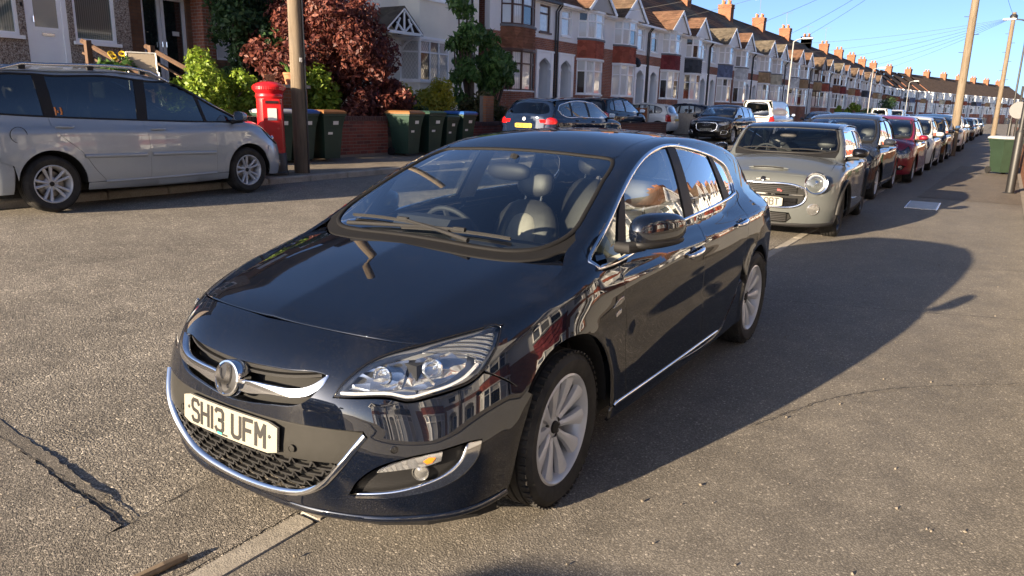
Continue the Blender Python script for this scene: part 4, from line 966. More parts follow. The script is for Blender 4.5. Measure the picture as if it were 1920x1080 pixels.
    for k, sx in enumerate((1, -1)):
        q = MB(); q.lathe([(.030, -.03), (.030, .000), (.027, .004), (.024, -.002), (.012, .004), (0, .005)], 24, axis_to((sx * .55, -.85, 0), (sx * .690, -.686, .374))); q.obj('fog_lamp', CLEARP, fi[k], auto=40)
    # lower lip
    K.strip('splitter', A(mir([(0, -.87, .178), (.3, -.85, .180), (.545, -.768, .186), (.696, -.662, .192), (.806, -.5, .201), (.838, -.385, .22)])[::1][:6]), CYLF, .03, P, both=True, off=.006, thick=.012)
    dm = MB(); dpts = [(.0, -.80), (.3, -.78), (.52, -.71), (.66, -.61), (.77, -.46), (.80, -.38)]
    for sx in (1, -1):
        for i in range(5):
            (x0, y0), (x1, y1) = dpts[i], dpts[i + 1]; zz = .128
            dm.add([(sx * x0, y0, zz), (sx * x1, y1, zz), (sx * x1, y1 - .02, .20), (sx * x0, y0 - .02, .20), (sx * x0, y0 + .03, zz), (sx * x1, y1 + .03, zz)], [(0, 1, 2, 3), (0, 4, 5, 1)])
    dm.obj('air_dam', BLACKP, root)
    # handles, repeaters, mirrors
    for i, (par, y0, y1, z0, z1) in enumerate(((fd, 1.227, 1.468, .846, .858), (rd, 2.12, 2.345, .902, .912))):
        for k, sx in enumerate((1, -1)):
            q = MB(); pts = []; rr_ = []
            for u in np.linspace(0, 1, 9):
                yy, zz = lerp(y0, y1, u), lerp(z0, z1, u); c = s3([(yy, zz)])[0]; pts.append((sx * (c[0] + .004 + .026 * math.sin(math.pi * u) ** .5), yy, zz)); rr_.append(.010 + .006 * math.sin(math.pi * u))
            q.tube(pts, rr_, 10); q.obj('door_handle', CHROME, par[k], auto=60)
            c = s3([((y0 + y1) / 2 - .02, (z0 + z1) / 2)])[0]; q = MB(); q.lathe([(.055, -.001), (.05, .001), (0, .0015)], 20, axis_to((sx, 0, .1), (sx * (c[0] + .002), c[1], c[2] - .004)) @ Matrix.Diagonal((1, .62, 1, 1))); q.obj('handle_cup', GLOSSB, par[k])
    K.panel('side_repeater', s3([(.352, .757), (.40, .778), (.455, .790), (.462, .776), (.42, .762)]), SIDE, CLEARP, both=True, off=.004, rim=.006, sp=.015, gap=0)
    K.panel('wing_badge', s3([(.385, .712), (.43, .722), (.432, .738), (.388, .728)]), SIDE, SATIN, both=True, off=.003, rim=.004, sp=.02, gap=0)
    folded_mirror(root, (.872, .47, 1.055), (.985, .845, 1.068), .150, P, BLACKP, 1); folded_mirror(root, (.815, .60, 1.02), (.835, .92, 1.03), .14, P, BLACKP, -1, .09)
    # wheels, liners, underside
    for y in (0, 2.685):
        for sx in (1, -1): add_wheel(root, sx * .765, y, .326, .228, .214, 'hero', steer=.0 if y else .05)
    for y in (0, 2.685):
        for sx in (1, -1):
            ln = MB(); M = Matrix.Translation((sx * .70, y, .33)) @ Matrix.Rotation(math.pi / 2, 4, 'Y')
            ln.lathe([(.40, -.16), (.40, .15)], 26, M, a0=math.radians(88), a1=math.radians(272)); ln.lathe([(.0, -.16 * sx), (.40, -.16 * sx)], 26, M, a0=math.radians(88), a1=math.radians(272)); ln.obj('wheel_arch_liner', FLOORP, root)
    ub = MB(); ub.bbox(-.74, .74, .42, 2.25, .17, .24); ub.bbox(-.52, .52, -.70, 3.3, .20, .26); ub.bbox(-.60, .60, 2.3, 3.3, .26, .42); ub.bbox(-.62, .62, -.62, .32, .30, .72); ub.bbox(-.70, .70, .30, .42, .25, .86); ub.obj('underbody', FLOORP, root)
    K.panel('door_card', s3([(.45, .92), (1.2, .95), (2.5, .98), (3.15, .96), (3.15, .6), (2.9, .72), (2.6, .72), (2.3, .62), (2.1, .36), (1.8, .26), (.5, .26)]), SIDE, CABIN, both=True, off=-.07, rim=0, sp=.1)
    # cabin
    for sx, mm in ((-1, LEATHERG), (1, LEATHERG)): seat(root, sx * .36, 1.30, .26, LEATHER, mm)
    for sx in (-.38, 0, .38): seat(root, sx, 2.18, .34, LEATHER, None, .40)
    steering(root, -.36, .86, .86)
    d = MB(); pr = [(.16, .90), (.30, .965), (.55, .955), (.72, .90), (.78, .80), (.74, .62), (.40, .40), (.2, .40)]
    d.prism([(a, b) for a, b in pr], -.66, .66, Matrix(((0, 0, 1, 0), (1, 0, 0, 0), (0, 1, 0, 0), (0, 0, 0, 1)))); d.obj('dashboard', CABIN, root)
    d = MB(); d.prism([(.55, .955), (.60, 1.0), (.76, .99), (.78, .90)], -.54, -.18, Matrix(((0, 0, 1, 0), (1, 0, 0, 0), (0, 1, 0, 0), (0, 0, 0, 1)))); d.obj('instrument_hood', CABIN, root)
    rounded('rear_view_mirror', (0, .87, 1.248), (.27, .07, .095), BLACKP, root)
    q = MB(); q.tube([(0, .87, 1.25), (0, .93, 1.325)], .028, 8); q.obj('mirror_stalk', BLACKP, root)
    # pale headlining under the roof and pillars
    K.panel('headlining', K.top(mir([(0, 1.04), (.40, 1.05), (.47, 1.15), (.47, 1.6), (.44, 2.0), (.40, 2.5), (.36, 2.85), (0, 2.9)])), TOP, TRIMG, off=-.035, rim=0, sp=.1)
    K.panel('pillar_trim', s3([(.50, 1.075), (.775, 1.215), (.999, 1.305), (1.227, 1.365), (1.3, 1.39), (1.2, 1.39), (.9, 1.30), (.52, 1.12)]), obl(38), TRIMG, both=True, off=-.03, rim=0, gap=0)
    K.panel('pillar_trim', s3([(1.50, 1.40), (1.66, 1.40), (1.60, 1.0), (1.43, 1.0)]), SIDE, TRIMG, both=True, off=-.035, rim=0, gap=0)
    # wipers
    for pts in ([(.50, .175), (.30, .125), (.08, .112), (-.18, .117), (-.44, .16)], [(.12, .150), (-.02, .150), (.20, .150), (.36, .16), (.52, .205)]):
        pass
    def wiper(a, b, piv):
        q = MB(); n = 10; L = []
        for u in np.linspace(0, 1, n): L.append((lerp(a[0], b[0], u), lerp(a[1], b[1], u)))
        S3 = K.top(L); N = B.normal(S3); q.tube([tuple(S3[i] + N[i] * .014) for i in range(n)], .0055, 6)
        q.tube([tuple(S3[i] + N[i] * .006) for i in range(n)], .004, 4)
        m_ = n // 2; pv = K.top([piv])[0]; e = S3[m_] + N[m_] * .022
        q.tube([(pv[0], pv[1], pv[2] + .02), tuple((np.array(pv) + e) / 2 + (0, 0, .012)), tuple(e)], [.011, .008, .006], 8); q.box(tuple(e), (.06, .018, .016))
        q.obj('wiper', RUBBER, root, auto=45)
    wiper((-.50, .225), (.16, .150), (.30, .10)) ; wiper((-.10, .128), (.46, .195), (-.45, .13))
    return root
# ---------------------------------------------------------------- the other cars: one parametric builder
def gen_body(L0, L1, W, zb, zn, cowl, top, roof, rear, tail, nose_q=1., belt=.92, tumble=.26, k_top=.07, kf=.16, flat=.0, nose_z=.45, gyr=.90):
    """L0, L1 nose and tail; W half width; zn bonnet front height; cowl, top: screen foot and head (y, z); roof peak (y, z); rear: roof end (y, z); tail: foot of the rear glass (y, z)"""
    cy, cz = cowl; ty, tz = top; py, pz = roof; ry, rz = rear; ly, lz = tail
    s = W / .9
    B = Body(
        yf=Spl((zb - .08, L0 + .10), (zb + .05, L0 + .035), (nose_z, L0), (lerp(nose_z, zn, .6), L0 + .015), (zn, L0 + .07), (zn + .10, L0 + .19), (zn + .3, L0 + .5)),
        fs=Spl((0, 0), (.15 * s, .003 * nose_q), (.30 * s, .02 * nose_q), (.45 * s, .06 * nose_q), (.60 * s, .13 * nose_q), (.72 * s, .23 * nose_q), (.82 * s, .37 * nose_q), (.92 * s, .58 * nose_q)),
        fz=Spl((.1, 1.), (.5, 1.), (.8, 1.15), (1.2, 1.3)),
        sz=Spl((zb - .08, W * .90), (zb, W * .945), (zb + .10, W * .985), (.50, W), (.66, W), (.80, W * .988), (belt - .05, W * .962), (belt + .04, W * .91), (belt + .15, W * .85)),
        sy=Spl((L0 - .1, .93), (L0 + .4, .965), (.1, .99), (.8, 1.), (2., 1.), (L1 - .9, .99), (L1 - .4, .96), (L1 + .1, .90)),
        yr=Spl((zb - .05, L1 - .12), (zb + .12, L1 - .03), (.55, L1), (.72, L1 - .01), (lz, L1 - .045), (lz + .25, L1 - .09)),
        rs=Spl((0, 0), (.3 * s, .015), (.55 * s, .06), (.75 * s, .15), (.9 * s, .33)),
        tc=Spl((L0 - .05, zn - .10), (L0 + .10, zn), (L0 + .28, zn + .05), (lerp(L0, cy, .6), lerp(zn + .05, cz, .66)), (cy, cz), (cy + .3, max(cz, belt + .03)), (cy + 1., belt + .05), (2.2, belt + .07), (L1, lz)),
        tx=Spl((0, 0), (.3 * s, .012), (.5 * s, .034), (.65 * s, .065), (.8 * s, .115), (1., .2)), zb=zb, k_top=k_top, k_front=kf,
        yw=Spl((cz - .2, cy - .2 * (ty - cy) / (tz - cz) * 1.1), (cz, cy), (lerp(cz, tz, .5), lerp(cy, ty, .49)), (tz, ty), (tz + .12, ty + .45)),
        ws=Spl((cz - .1, .36), (cz, .32), (tz, .18), (tz + .2, .14)), wn=.5,
        rc=Spl((ty - .15, tz - .055), (ty + .05, tz), (lerp(ty, py, .5), lerp(tz, pz, .75)), (py, pz), (lerp(py, ry, .55), lerp(pz, rz, .35)), (ry, rz), (ry + .35, rz - .12)), rcrown=.11 - flat,
        gz=Spl((belt - .10, W * .935), (belt, W * .905), (lerp(belt, pz, .4), W * (.905 - tumble * .30)), (lerp(belt, pz, .8), W * (.905 - tumble * .72)), (pz + .08, W * (.905 - tumble * 1.1))),
        gy=Spl((cy - .1, .93), (cy + .4, .97), (cy + .9, .995), (2., .99), (ry - .3, .965), (ry + .3, gyr)),
        yg=Spl((lz - .1, ly + .05), (lz, ly), (lerp(lz, rz, .5), lerp(ly, ry, .45)), (rz, ry + .02), (rz + .12, ry - .2)), gs=.22, zu=belt - .08,
        arch=())
    return B
def gen_car(root, S):
    """panels, glazing, lamps and wheels from a spec dictionary"""
    B = S['body']; B.arch = ((0, S['R'], S['R'] + .055, .008), (S['wb'], S['R'], S['R'] + .055, .008)); P = S['paint']; K = Cut(B, S.get('sp', .075), root, S['L1'] + .9, .003); A = np.array; s3 = K.side; R = S['R']; ar = R + .052; wb = S['wb']; zb = B.zb
    zs = S.get('sill', zb + .11); cy = S['cowl'][0]; belt = S['belt_line']; bz = lambda y: float(np.interp(y, [q[0] for q in belt], [q[1] for q in belt]))
    a0 = math.asin(min(.95, max(-.3, (zs - R) / ar)))
    arf = [(ar * math.cos(a), R + ar * math.sin(a)) for a in np.linspace(a0, math.radians(S.get('seam_a', 148)), 13)]
    arr = [(wb + ar * math.cos(a), R + ar * math.sin(a)) for a in np.linspace(math.radians(8), math.pi - a0, 13)]
    bon = S['bonnet']; side_i = S['bon_side']                        # outline (x, y) and index where its flank starts and ends
    flank = K.top(bon[side_i[0]:side_i[1] + 1])
    d0, d1, d2 = S['doors']; rear_low = wb - ar * 1.02
    dlo = S['dlo']; f0 = dlo[0]                                         # dlo starts at the front lower corner and runs over the top to the rear lower corner
    nA = flank[-1]
    hl_side = S['lamp_side']                                             # points (y, z) down the outer edge of the lamp to the bumper seam on the arch
    wing = np.concatenate([flank, s3([(f0[0], f0[1] + .02), (f0[0] + .02, bz(f0[0]) - .01), (d0, bz(d0)), (d0 + .01, .7), (d0 + .04, zs)]), s3(arf), s3(hl_side[::-1])])
    K.panel('front_wing', wing, obl(32), P, both=True)
    fd = K.panel('front_door', s3([(d0, bz(d0)), (lerp(d0, d1, .5), bz(lerp(d0, d1, .5))), (d1, bz(d1)), (d1 - .02, .7), (d1, zs), (d0 + .04, zs), (d0 + .01, .7)]), SIDE, P, both=True)
    if d2:
        low2 = min(d2 - .1, rear_low - .22); rd = K.panel('rear_door', s3([(d1, bz(d1)), (lerp(d1, d2, .5), bz(lerp(d1, d2, .5))), (d2, bz(d2)), (d2 - .03, bz(d2) - .14), (rear_low + .02, R + .32), (lerp(low2, rear_low, .55), lerp(zs, R + .3, .45)), (low2, zs), (d1, zs), (d1 - .02, .7)]), SIDE, P, both=True)
        edge = [(low2, zs), (lerp(low2, rear_low, .55), lerp(zs, R + .3, .45)), (rear_low + .02, R + .32), (d2 - .03, bz(d2) - .14), (d2, bz(d2))]
    else: rd = None; edge = [(d1, zs), (d1 - .02, .7), (d1, bz(d1))]
    ring = np.concatenate([[nA], S['seam3'], s3(S['tail_side']), s3(arr), s3([(wb - ar * 1.0 - .01, zs)]) if not d2 or True else [], s3(edge), s3([(q[0], q[1]) for q in dlo[::-1]])])
    K.panel('body_side', ring, obl(S.get('ring_a', 34)), P, both=True)
    K.panel('sill', s3([(ar * math.cos(a0) + .0, zs - .005), (1., zs - .005), (wb - ar - .01, zs - .005), (wb - ar - .01, zb + .02), (1., zb), (ar * math.cos(a0), zb + .02)]), SIDE, S.get('sill_mat', P), both=True)
    # glazing
    loop = list(dlo) + [(q[0], q[1]) for q in belt[::-1] if dlo[0][0] + .05 < q[0] < dlo[-1][0] - .05]
    K.strip('window_trim', s3(loop), SIDE, .022, S.get('trim', BLACKP), both=True, off=.003, thick=.008, closed=True)
    for kind, pl in S['panes']:
        if kind == 'p': K.panel('window_pillar', s3(pl), SIDE, S.get('pillar', BLACKP), both=True, off=.001)
        else: K.panel('side_window', s3(pl), SIDE, {'g': GLASS, 'd': GLASS_D}[kind], both=True, off=-.006, rim=0, gap=-.002)
    K.panel('bonnet', K.top(mir(bon)), TOP, P)
    ws = S['screen']; ws3 = K.top(mir(ws)); sc = K.panel('windscreen', ws3, TOP, GLASS, off=-.003, rim=0); K.strip('screen_seal', ws3, TOP, .03, BLACKP, parent=sc, off=.001, thick=.006, closed=True)
    K.panel('scuttle', K.top(mir(S['scuttle'])), TOP, BLACKP, off=-.008, rim=.02, gap=0)
    K.panel('roof', K.top(mir(S['roof_top'])), TOP, S.get('roof_paint', P))
    # tail
    rgl = K.rear(mir(S['rear_glass'])); K.panel('rear_window', rgl, K.REAR, GLASS_D, off=-.004, rim=0, gap=0)
    K.panel('tailgate', K.rear(mir(S['tailgate'])), K.REAR, P, holes=[rgl])
    K.panel('rear_bumper', A(mir(S['rear_bumper'])), K.CYLR, S.get('rear_bumper_paint', P))
    K.panel('tail_lamp', A(S['tail_lamp']), K.CYLR, REDL, both=True, off=.004, rim=.03, gap=.001)
    if S.get('rear_low'): K.panel('rear_diffuser', K.rear(mir(S['rear_low'])), K.REAR, BLACKP, off=.006, gap=0)
    if S.get('rear_plate'):
        t_, _, z_ = S['rear_plate']; c = K.rear([(0, z_), (.25, z_), (0, z_ + .04), (0, z_ - .04)]); number_plate(root, t_, max(c[:, 1]) + .012, z_, 1, 0., True)
    # nose
    hol = [A(mir(g)) for g in S.get('holes', [])] + [A(g) for g in S.get('holes2', [])] + [A([(-q[0], q[1], q[2]) for q in g]) for g in S.get('holes2', [])]
    K.panel('front_bumper', A(mir(S['bumper'])), CYLF, S.get('bumper_paint', P), holes=hol)
    for g in S.get('holes', []): K.panel('grille_backing', A(mir(g)), CYLF, FLOORP, off=-.04, rim=-.05, gap=0)
    for g in S.get('holes2', []): K.panel('vent_backing', A(g), CYLF, FLOORP, both=True, off=-.035, rim=-.045, gap=0)
    for (z0, z1, n, x1, th, mm) in S.get('bars', []):
        for k in range(n):
            z = lerp(z0, z1, k / max(1, n - 1)); q = A([(x, z) for x in np.linspace(-x1, x1, 25)]); O, D, a_, b_ = FRONT.rays(q); S3, _ = B.cast(O, D, a_, b_); g = MB()
            for i in range(24):
                u, v = S3[i], S3[i + 1]; t_ = A((0, 0, th)); g.add([u - t_ + (0, .012, 0), v - t_ + (0, .012, 0), v + t_ + (0, .012, 0), u + t_ + (0, .012, 0), v + t_ + (0, .04, 0), u + t_ + (0, .04, 0)], [(0, 1, 2, 3), (3, 2, 4, 5)])
            g.obj('grille_bar', mm, root)
    for (pts, wd, mm, closed) in S.get('nose_trim', []): K.strip('grille_surround', A(pts), CYLF, wd, mm, off=.004, thick=.014, closed=closed)
    if S.get('lamp'):
        lp = K.panel('headlight', A(S['lamp']), CYLF, LENS, both=True, off=0, rim=0)
        K.panel('lamp_housing', A(S['lamp']), CYLF, mat('lamp_housing2', (.34, .35, .37), .22, .8), parent=lp, both=True, off=-.04, rim=-.04, gap=.002)
        for k, sx in enumerate((1, -1)):
            for (x, y, z, r) in S['bowls']:
                q = MB(); q.lathe([(r, 0), (r * .8, -.02), (r * .4, -.04), (r * .15, -.03), (0, -.02)], 18, axis_to((sx * .25, -1, .05), (sx * x, y, z))); q.obj('reflector_bowl', LAMPW, lp[k], auto=50)
    for (x, z, r) in S.get('fogs', []):
        for sx in (1, -1):
            c = K.front([(x, z)])[0]; n_ = B.normal(c[None])[0]; c = np.array((sx * c[0], c[1], c[2])); n_ = np.array((sx * n_[0], n_[1], n_[2])); q = MB(); q.lathe([(r * 1.25, -.02), (r * 1.25, .006), (r * 1.05, .010), (r, .004), (r * .6, .010), (0, .012)], 20, axis_to(n_, c)); q.obj('fog_lamp', CLEARP, root, auto=40)
    if S.get('plate'):
        t_, _, z_ = S['plate']; c = K.front([(0, z_), (.25, z_), (0, z_ + .04), (0, z_ - .04)]); number_plate(root, t_, min(c[:, 1]) - .014, z_, -1, 0., False, max(0., min(.04, c[1, 1] - c[0, 1])))
    # skins just under the panels close the joints between them
    lampp = [A(S['lamp'])] + [A([(-q[0], q[1], q[2]) for q in S['lamp']])] if S.get('lamp') else []
    wv = S['W']; zt_ = S['bumper'][0][2]; yh_ = bon[side_i[0]][1]
    K.panel('nose_skin', A(mir([(0, S['L0'] + .16, zt_ + .012), (wv * .45, S['L0'] + .2, zt_ + .004), (wv * .70, S['L0'] + .3, zt_ + .004), (wv * .88, yh_, float(B.tc(yh_)) - .10), (wv * .95, yh_ + .05, float(B.tc(yh_)) - .16), (wv * .98, -ar * .8, R + ar * .62), (wv * .985, -ar - .015, R + .05), (wv * .96, -ar - .025, zb + .06), (wv * .6, S['L0'] + .18, zb + .035), (0, S['L0'] + .08, zb + .03)])), CYLF, P, holes=hol + lampp, off=-.012, rim=0, gap=0)
    K.strip('roof_rail', np.array(S['seam3'][-5:]), TOP, .13, S.get('rail_mat', P), both=True, off=-.004, thick=.004)
    tl_ = S.get('tail_lamp_z', (.62, .95)); K.panel('quarter_skin', A(mir([(0, S['L1'], tl_[1]), (wv * .7, S['L1'] - .1, tl_[1]), (wv * .95, S['L1'] - .32, tl_[1]), (wv * .985, S['L1'] - .36, .66), (wv * .99, wb + ar + .03, .50), (wv * .97, wb + ar + .035, .36), (wv * .94, wb + ar + .04, zb + .06), (wv * .6, S['L1'] - .15, zb + .04), (0, S['L1'] - .05, zb + .04)])), K.CYLR, P, off=-.010, rim=0, gap=0)
    K.strip('tail_skin', K.rear(S['tailgate'][1:8]), K.REAR, .14, P, both=True, off=-.008, thick=.004)
    if S.get('lamp_fill', True): K.panel('wing_skin', np.concatenate([flank[:3], s3([(ar * .3, R + ar * 1.05), (-ar * .5, R + ar * .92), (-ar * .83, R + ar * .62)]), s3(S['lamp_side'][1:3][::-1])]), obl(32), P, both=True, off=-.012, rim=0, gap=0)
    # mirrors, handles
    mx, my, mz = S['mirror']
    for sx in (1, -1): blob_mirror(root, (sx * mx, my, mz), S.get('mirror_size', (.20, .12, .145)), S.get('mirror_paint', P), BLACKP, sx=sx)
    for par, y0 in ((fd, d1 - .26),) + (((rd, d2 - .24),) if d2 else ()):
        zz = bz(y0) - .10
        for k, sx in enumerate((1, -1)):
            q = MB(); pts = []; 
            for u in np.linspace(0, 1, 7): c = s3([(y0 + .2 * u, zz)])[0]; pts.append((sx * (c[0] + .004 + .024 * math.sin(math.pi * u) ** .5), c[1], c[2]))
            q.tube(pts, [.010, .013, .015, .016, .015, .013, .010], 8); q.obj('door_handle', S.get('handle', P), par[k], auto=60)
    # wheels and underside
    for y in (0, wb):
        for sx in (1, -1): add_wheel(root, sx * (S['track']), y, R, S['rr'], .205, S.get('wheel', 'seven'), S.get('alloy', ALLOY))
    W = S['W']
    for y in (0, wb):
        for sx in (1, -1):
            ln = MB(); M = Matrix.Translation((sx * (W - .2), y, R)) @ Matrix.Rotation(math.pi / 2, 4, 'Y'); ln.lathe([(ar + .015, -.15), (ar + .015, .13)], 20, M, a0=math.radians(88), a1=math.radians(272)); ln.lathe([(0., -.15 * sx), (ar + .015, -.15 * sx)], 20, M, a0=math.radians(88), a1=math.radians(272)); ln.obj('wheel_arch_liner', FLOORP, root)
    L0, L1 = S['L0'], S['L1']; u = MB(); u.bbox(-W * .78, W * .78, ar + .05, wb - ar - .05, zb, zb + .08); u.bbox(-W * .55, W * .55, L0 + .25, L1 - .25, zb + .03, zb + .10); u.bbox(-W * .62, W * .62, L0 + .38, cy + .25, .32, .66); u.obj('underbody', FLOORP, root)
    K.panel('door_card', s3([(d0, bz(d0) - .02), (1.5, bz(1.5) - .02), (L1 - .45, bz(L1 - .45) - .02), (L1 - .45, .65), (wb, R + ar + .06), (wb - ar - .1, .5), (wb - ar - .15, zb + .05), (d0 + .05, zb + .05)]), SIDE, CABIN, both=True, off=-.07, rim=0, sp=.15)
    sy_ = S.get('seat_y', 1.25)
    for sx in (-1, 1): seat(root, sx * W * .40, sy_, S.get('seat_z', .28), S.get('seat_mat', LEATHER))
    for sx in (-1, 1): seat(root, sx * W * .40, sy_ + .85, S.get('seat_z', .28) + .06, S.get('seat_mat', LEATHER))
    steering(root, -W * .40, cy + .72, S['cowl'][1] - .08)
    d = MB(); c_, z_ = S['cowl']; d.prism([(c_ + .10, z_ - .06), (c_ + .28, z_ - .01), (c_ + .50, z_ - .02), (c_ + .64, z_ - .10), (c_ + .62, z_ - .32), (c_ + .2, z_ - .5)], -W * .74, W * .74, Matrix(((0, 0, 1, 0), (1, 0, 0, 0), (0, 1, 0, 0), (0, 0, 0, 1)))); d.obj('dashboard', CABIN, root)
    K.panel('headlining', K.top(mir([(0, S['top'][0] + .08), (W * .48, S['top'][0] + .1), (W * .48, S['rear'][0] - .3), (0, S['rear'][0] - .2)])), TOP, TRIMG, off=-.035, rim=0, sp=.2)
    rounded('rear_view_mirror', (0, S['top'][0] - .18, S['top'][1] - .13), (.22, .05, .06), BLACKP, root)
    for sx in (-1, 1):
        n = 8; x0 = sx * .02 if sx < 0 else .10; L = [(lerp(-.55, .05, u), lerp(S['scuttle'][-1][1] + .12, S['scuttle'][-1][1] + .03, u)) if sx < 0 else (lerp(.02, .52, u), lerp(S['scuttle'][-1][1] + .03, S['scuttle'][-1][1] + .10, u)) for u in np.linspace(0, 1, n)]
        S3 = K.top(L); q = MB(); q.tube([tuple(p + A((0, 0, .016))) for p in S3], .008, 6); q.obj('wiper', RUBBER, root)
    return K, fd, rd
def std_spec(L0, L1, W, wb, R, rr, zb, zn, cowl, top, roof, rear, tail, belt, doors, dlo_rear, pillars, tumble=.26, nose_q=1., **o):
    """fill a car spec from its main dimensions; belt: [(y, z)...], dlo_rear: rear edge of the side glass from top to bottom, pillars: [(y low, y high, width)]"""
    B = gen_body(L0, L1, W, zb, zn, cowl, top, roof, rear, tail, nose_q, float(np.interp(1.2, [q[0] for q in belt], [q[1] for q in belt])), tumble, **o.pop('body_kw', {}))
    cy, cz = cowl; ty, tz = top; ry, rz = rear; ly, lz = tail; f = lambda v: float(v)
    bz = lambda y: float(np.interp(y, [q[0] for q in belt], [q[1] for q in belt]))
    def apil(z, dx=0.):
        y = cy
        for _ in range(8): x = f(B.gz(z)) * f(B.gy(y)) - dx; y = f(B.yw(z)) + f(B.ws(z)) * x * x
        return x, y
    zA = np.linspace(cz + .06, tz - .035, 4); ap = [(*apil(z, .055), z) for z in zA]
    xr = lambda y, dx=.06: f(B.gz(f(B.rc(y)) - .05)) * f(B.gy(y)) - dx
    ys = np.linspace(ty + .06, ry - .12, 5); rseam = [(xr(y), y, f(B.rc(y)) - .06) for y in ys]
    xb = W * o.pop('xb', .80); yb = L0 + o.pop('bon_y', .13); yh = o.pop('lamp_tip', -.32); zh = f(B.tc(yh)) - .07
    sw = lambda x: f(B.ws(cz)) * x * x
    bon = [(0, yb), (xb * .4, yb + .015 * nose_q), (xb * .68, yb + .06 * nose_q), (xb * .85, lerp(yb, yh, .45)), (xb, yh), (xb, lerp(yh, cy, .5)), (xb * .985, cy + .02), (xb * .93, cy + sw(xb * .93) - .04), (xb * .6, cy + sw(xb * .6) - .055), (xb * .3, cy + sw(xb * .3) - .055), (0, cy - .055)]
    x0, y0 = ap[0][0], ap[0][1]
    scr = [(0, cy + .03), (xb * .35, cy + .03 + sw(xb * .35)), (xb * .65, cy + .035 + sw(xb * .65)), (x0 * .97, cy + .06 + sw(x0))] + [(q[0], q[1]) for q in ap[1:]] + [(ap[-1][0] - .03, ty - .01 + .02), (ap[-1][0] * .5, ty - .012), (0, ty - .015)]
    scu = [(0, cy - .05), (xb * .3, cy + sw(xb * .3) - .05), (xb * .6, cy + sw(xb * .6) - .05), (xb * .93, cy + sw(xb * .93) - .035), (x0 + .01, y0 - .02), (x0 * .97, cy + .055 + sw(x0)), (xb * .65, cy + .03 + sw(xb * .65)), (xb * .35, cy + .025 + sw(xb * .35)), (0, cy + .025)]
    rt = [(0, ty + .0), (ap[-1][0] * .5, ty + .003), (ap[-1][0] - .03, ty + .03)] + [(q[0], q[1]) for q in rseam] + [(xr(ry - .05) * .93, ry - .03), (0, ry + .0)]
    fr = []
    for z in np.linspace(bz(cy + .5) + .05, tz - .06, 4):
        x, y = apil(z); fr.append((y + .075, z))
    yt0 = fr[-1][0] + .22; tops = [(y, f(B.rc(y)) - o.get('dlo_drop', .105)) for y in np.linspace(yt0, dlo_rear[0][0] - .3, 3)]
    low0 = (fr[0][0] - .06 - .0, bz(fr[0][0]) + .012); dlo = [low0] + fr[0:] + tops + list(dlo_rear)
    d0, d1, d2 = doors; P2 = catmull(np.array(dlo), False, .05); 
    def topz(y):
        i = len(P2) - 1; k = [q for q in P2 if True]; zs = [q[1] for q in P2 if abs(q[0] - y) < .06]; return max(zs) if zs else f(B.rc(y)) - .11
    panes = []; cut = sorted(pillars); prev = None; dl = [tuple(q) for q in P2[::2]] + [dlo_rear[-1]]
    def clip_between(pa, pb):
        """part of the window loop between two slanting pillar lines (low y, high y)"""
        inside = lambda q: (pa is None or q[0] > lerp(pa[0], pa[1], np.clip((q[1] - bz(q[0])) / max(.05, topz(q[0]) - bz(q[0])), 0, 1))) and (pb is None or q[0] < lerp(pb[0], pb[1], np.clip((q[1] - bz(q[0])) / max(.05, topz(q[0]) - bz(q[0])), 0, 1)))
        up = [q for q in dl if inside(q)]; pts = []
        if pa is not None: pts += [(pa[0], bz(pa[0]) + .012), (pa[1], topz(pa[1]) - .004)]
        pts += up
        if pb is not None: pts += [(pb[1], topz(pb[1]) - .004), (pb[0], bz(pb[0]) + .012)]
        else: pts += [(dlo_rear[-1][0] - .02, bz(dlo_rear[-1][0]) + .012)]
        out = []
        for q in pts:
            if not out or math.hypot(q[0] - out[-1][0], q[1] - out[-1][1]) > .02: out.append(q)
        return out
    ga = None; kinds = o.get('glass', 'gggg')
    for i, (yl, yh_, w_) in enumerate(cut + [(None, None, 0)]):
        gb = (yl - w_ / 2, yh_ - w_ / 2) if yl is not None else None
        panes.append((kinds[i], clip_between(ga, gb)))
        if yl is not None:
            panes.append(('p', [(yl - w_ / 2, bz(yl) - .004), (yh_ - w_ / 2, topz(yh_) + .008), (yh_ + w_ / 2, topz(yh_) + .008), (yl + w_ / 2, bz(yl) - .004)])); ga = (yl + w_ / 2, yh_ + w_ / 2)
    W8 = W; zl = .5 * (zb + .3)
    tl = o.get('tail_lamp_z', (.62, .95)); te = L1 - .30
    lampz = o.pop('lamp_z', (zn - .16, zn + .02))
    ar = R + .052; sa = math.radians(o.get('seam_a', 148)); seam_pt = (ar * math.cos(sa), R + ar * math.sin(sa))
    lo_l, hi_l = lampz
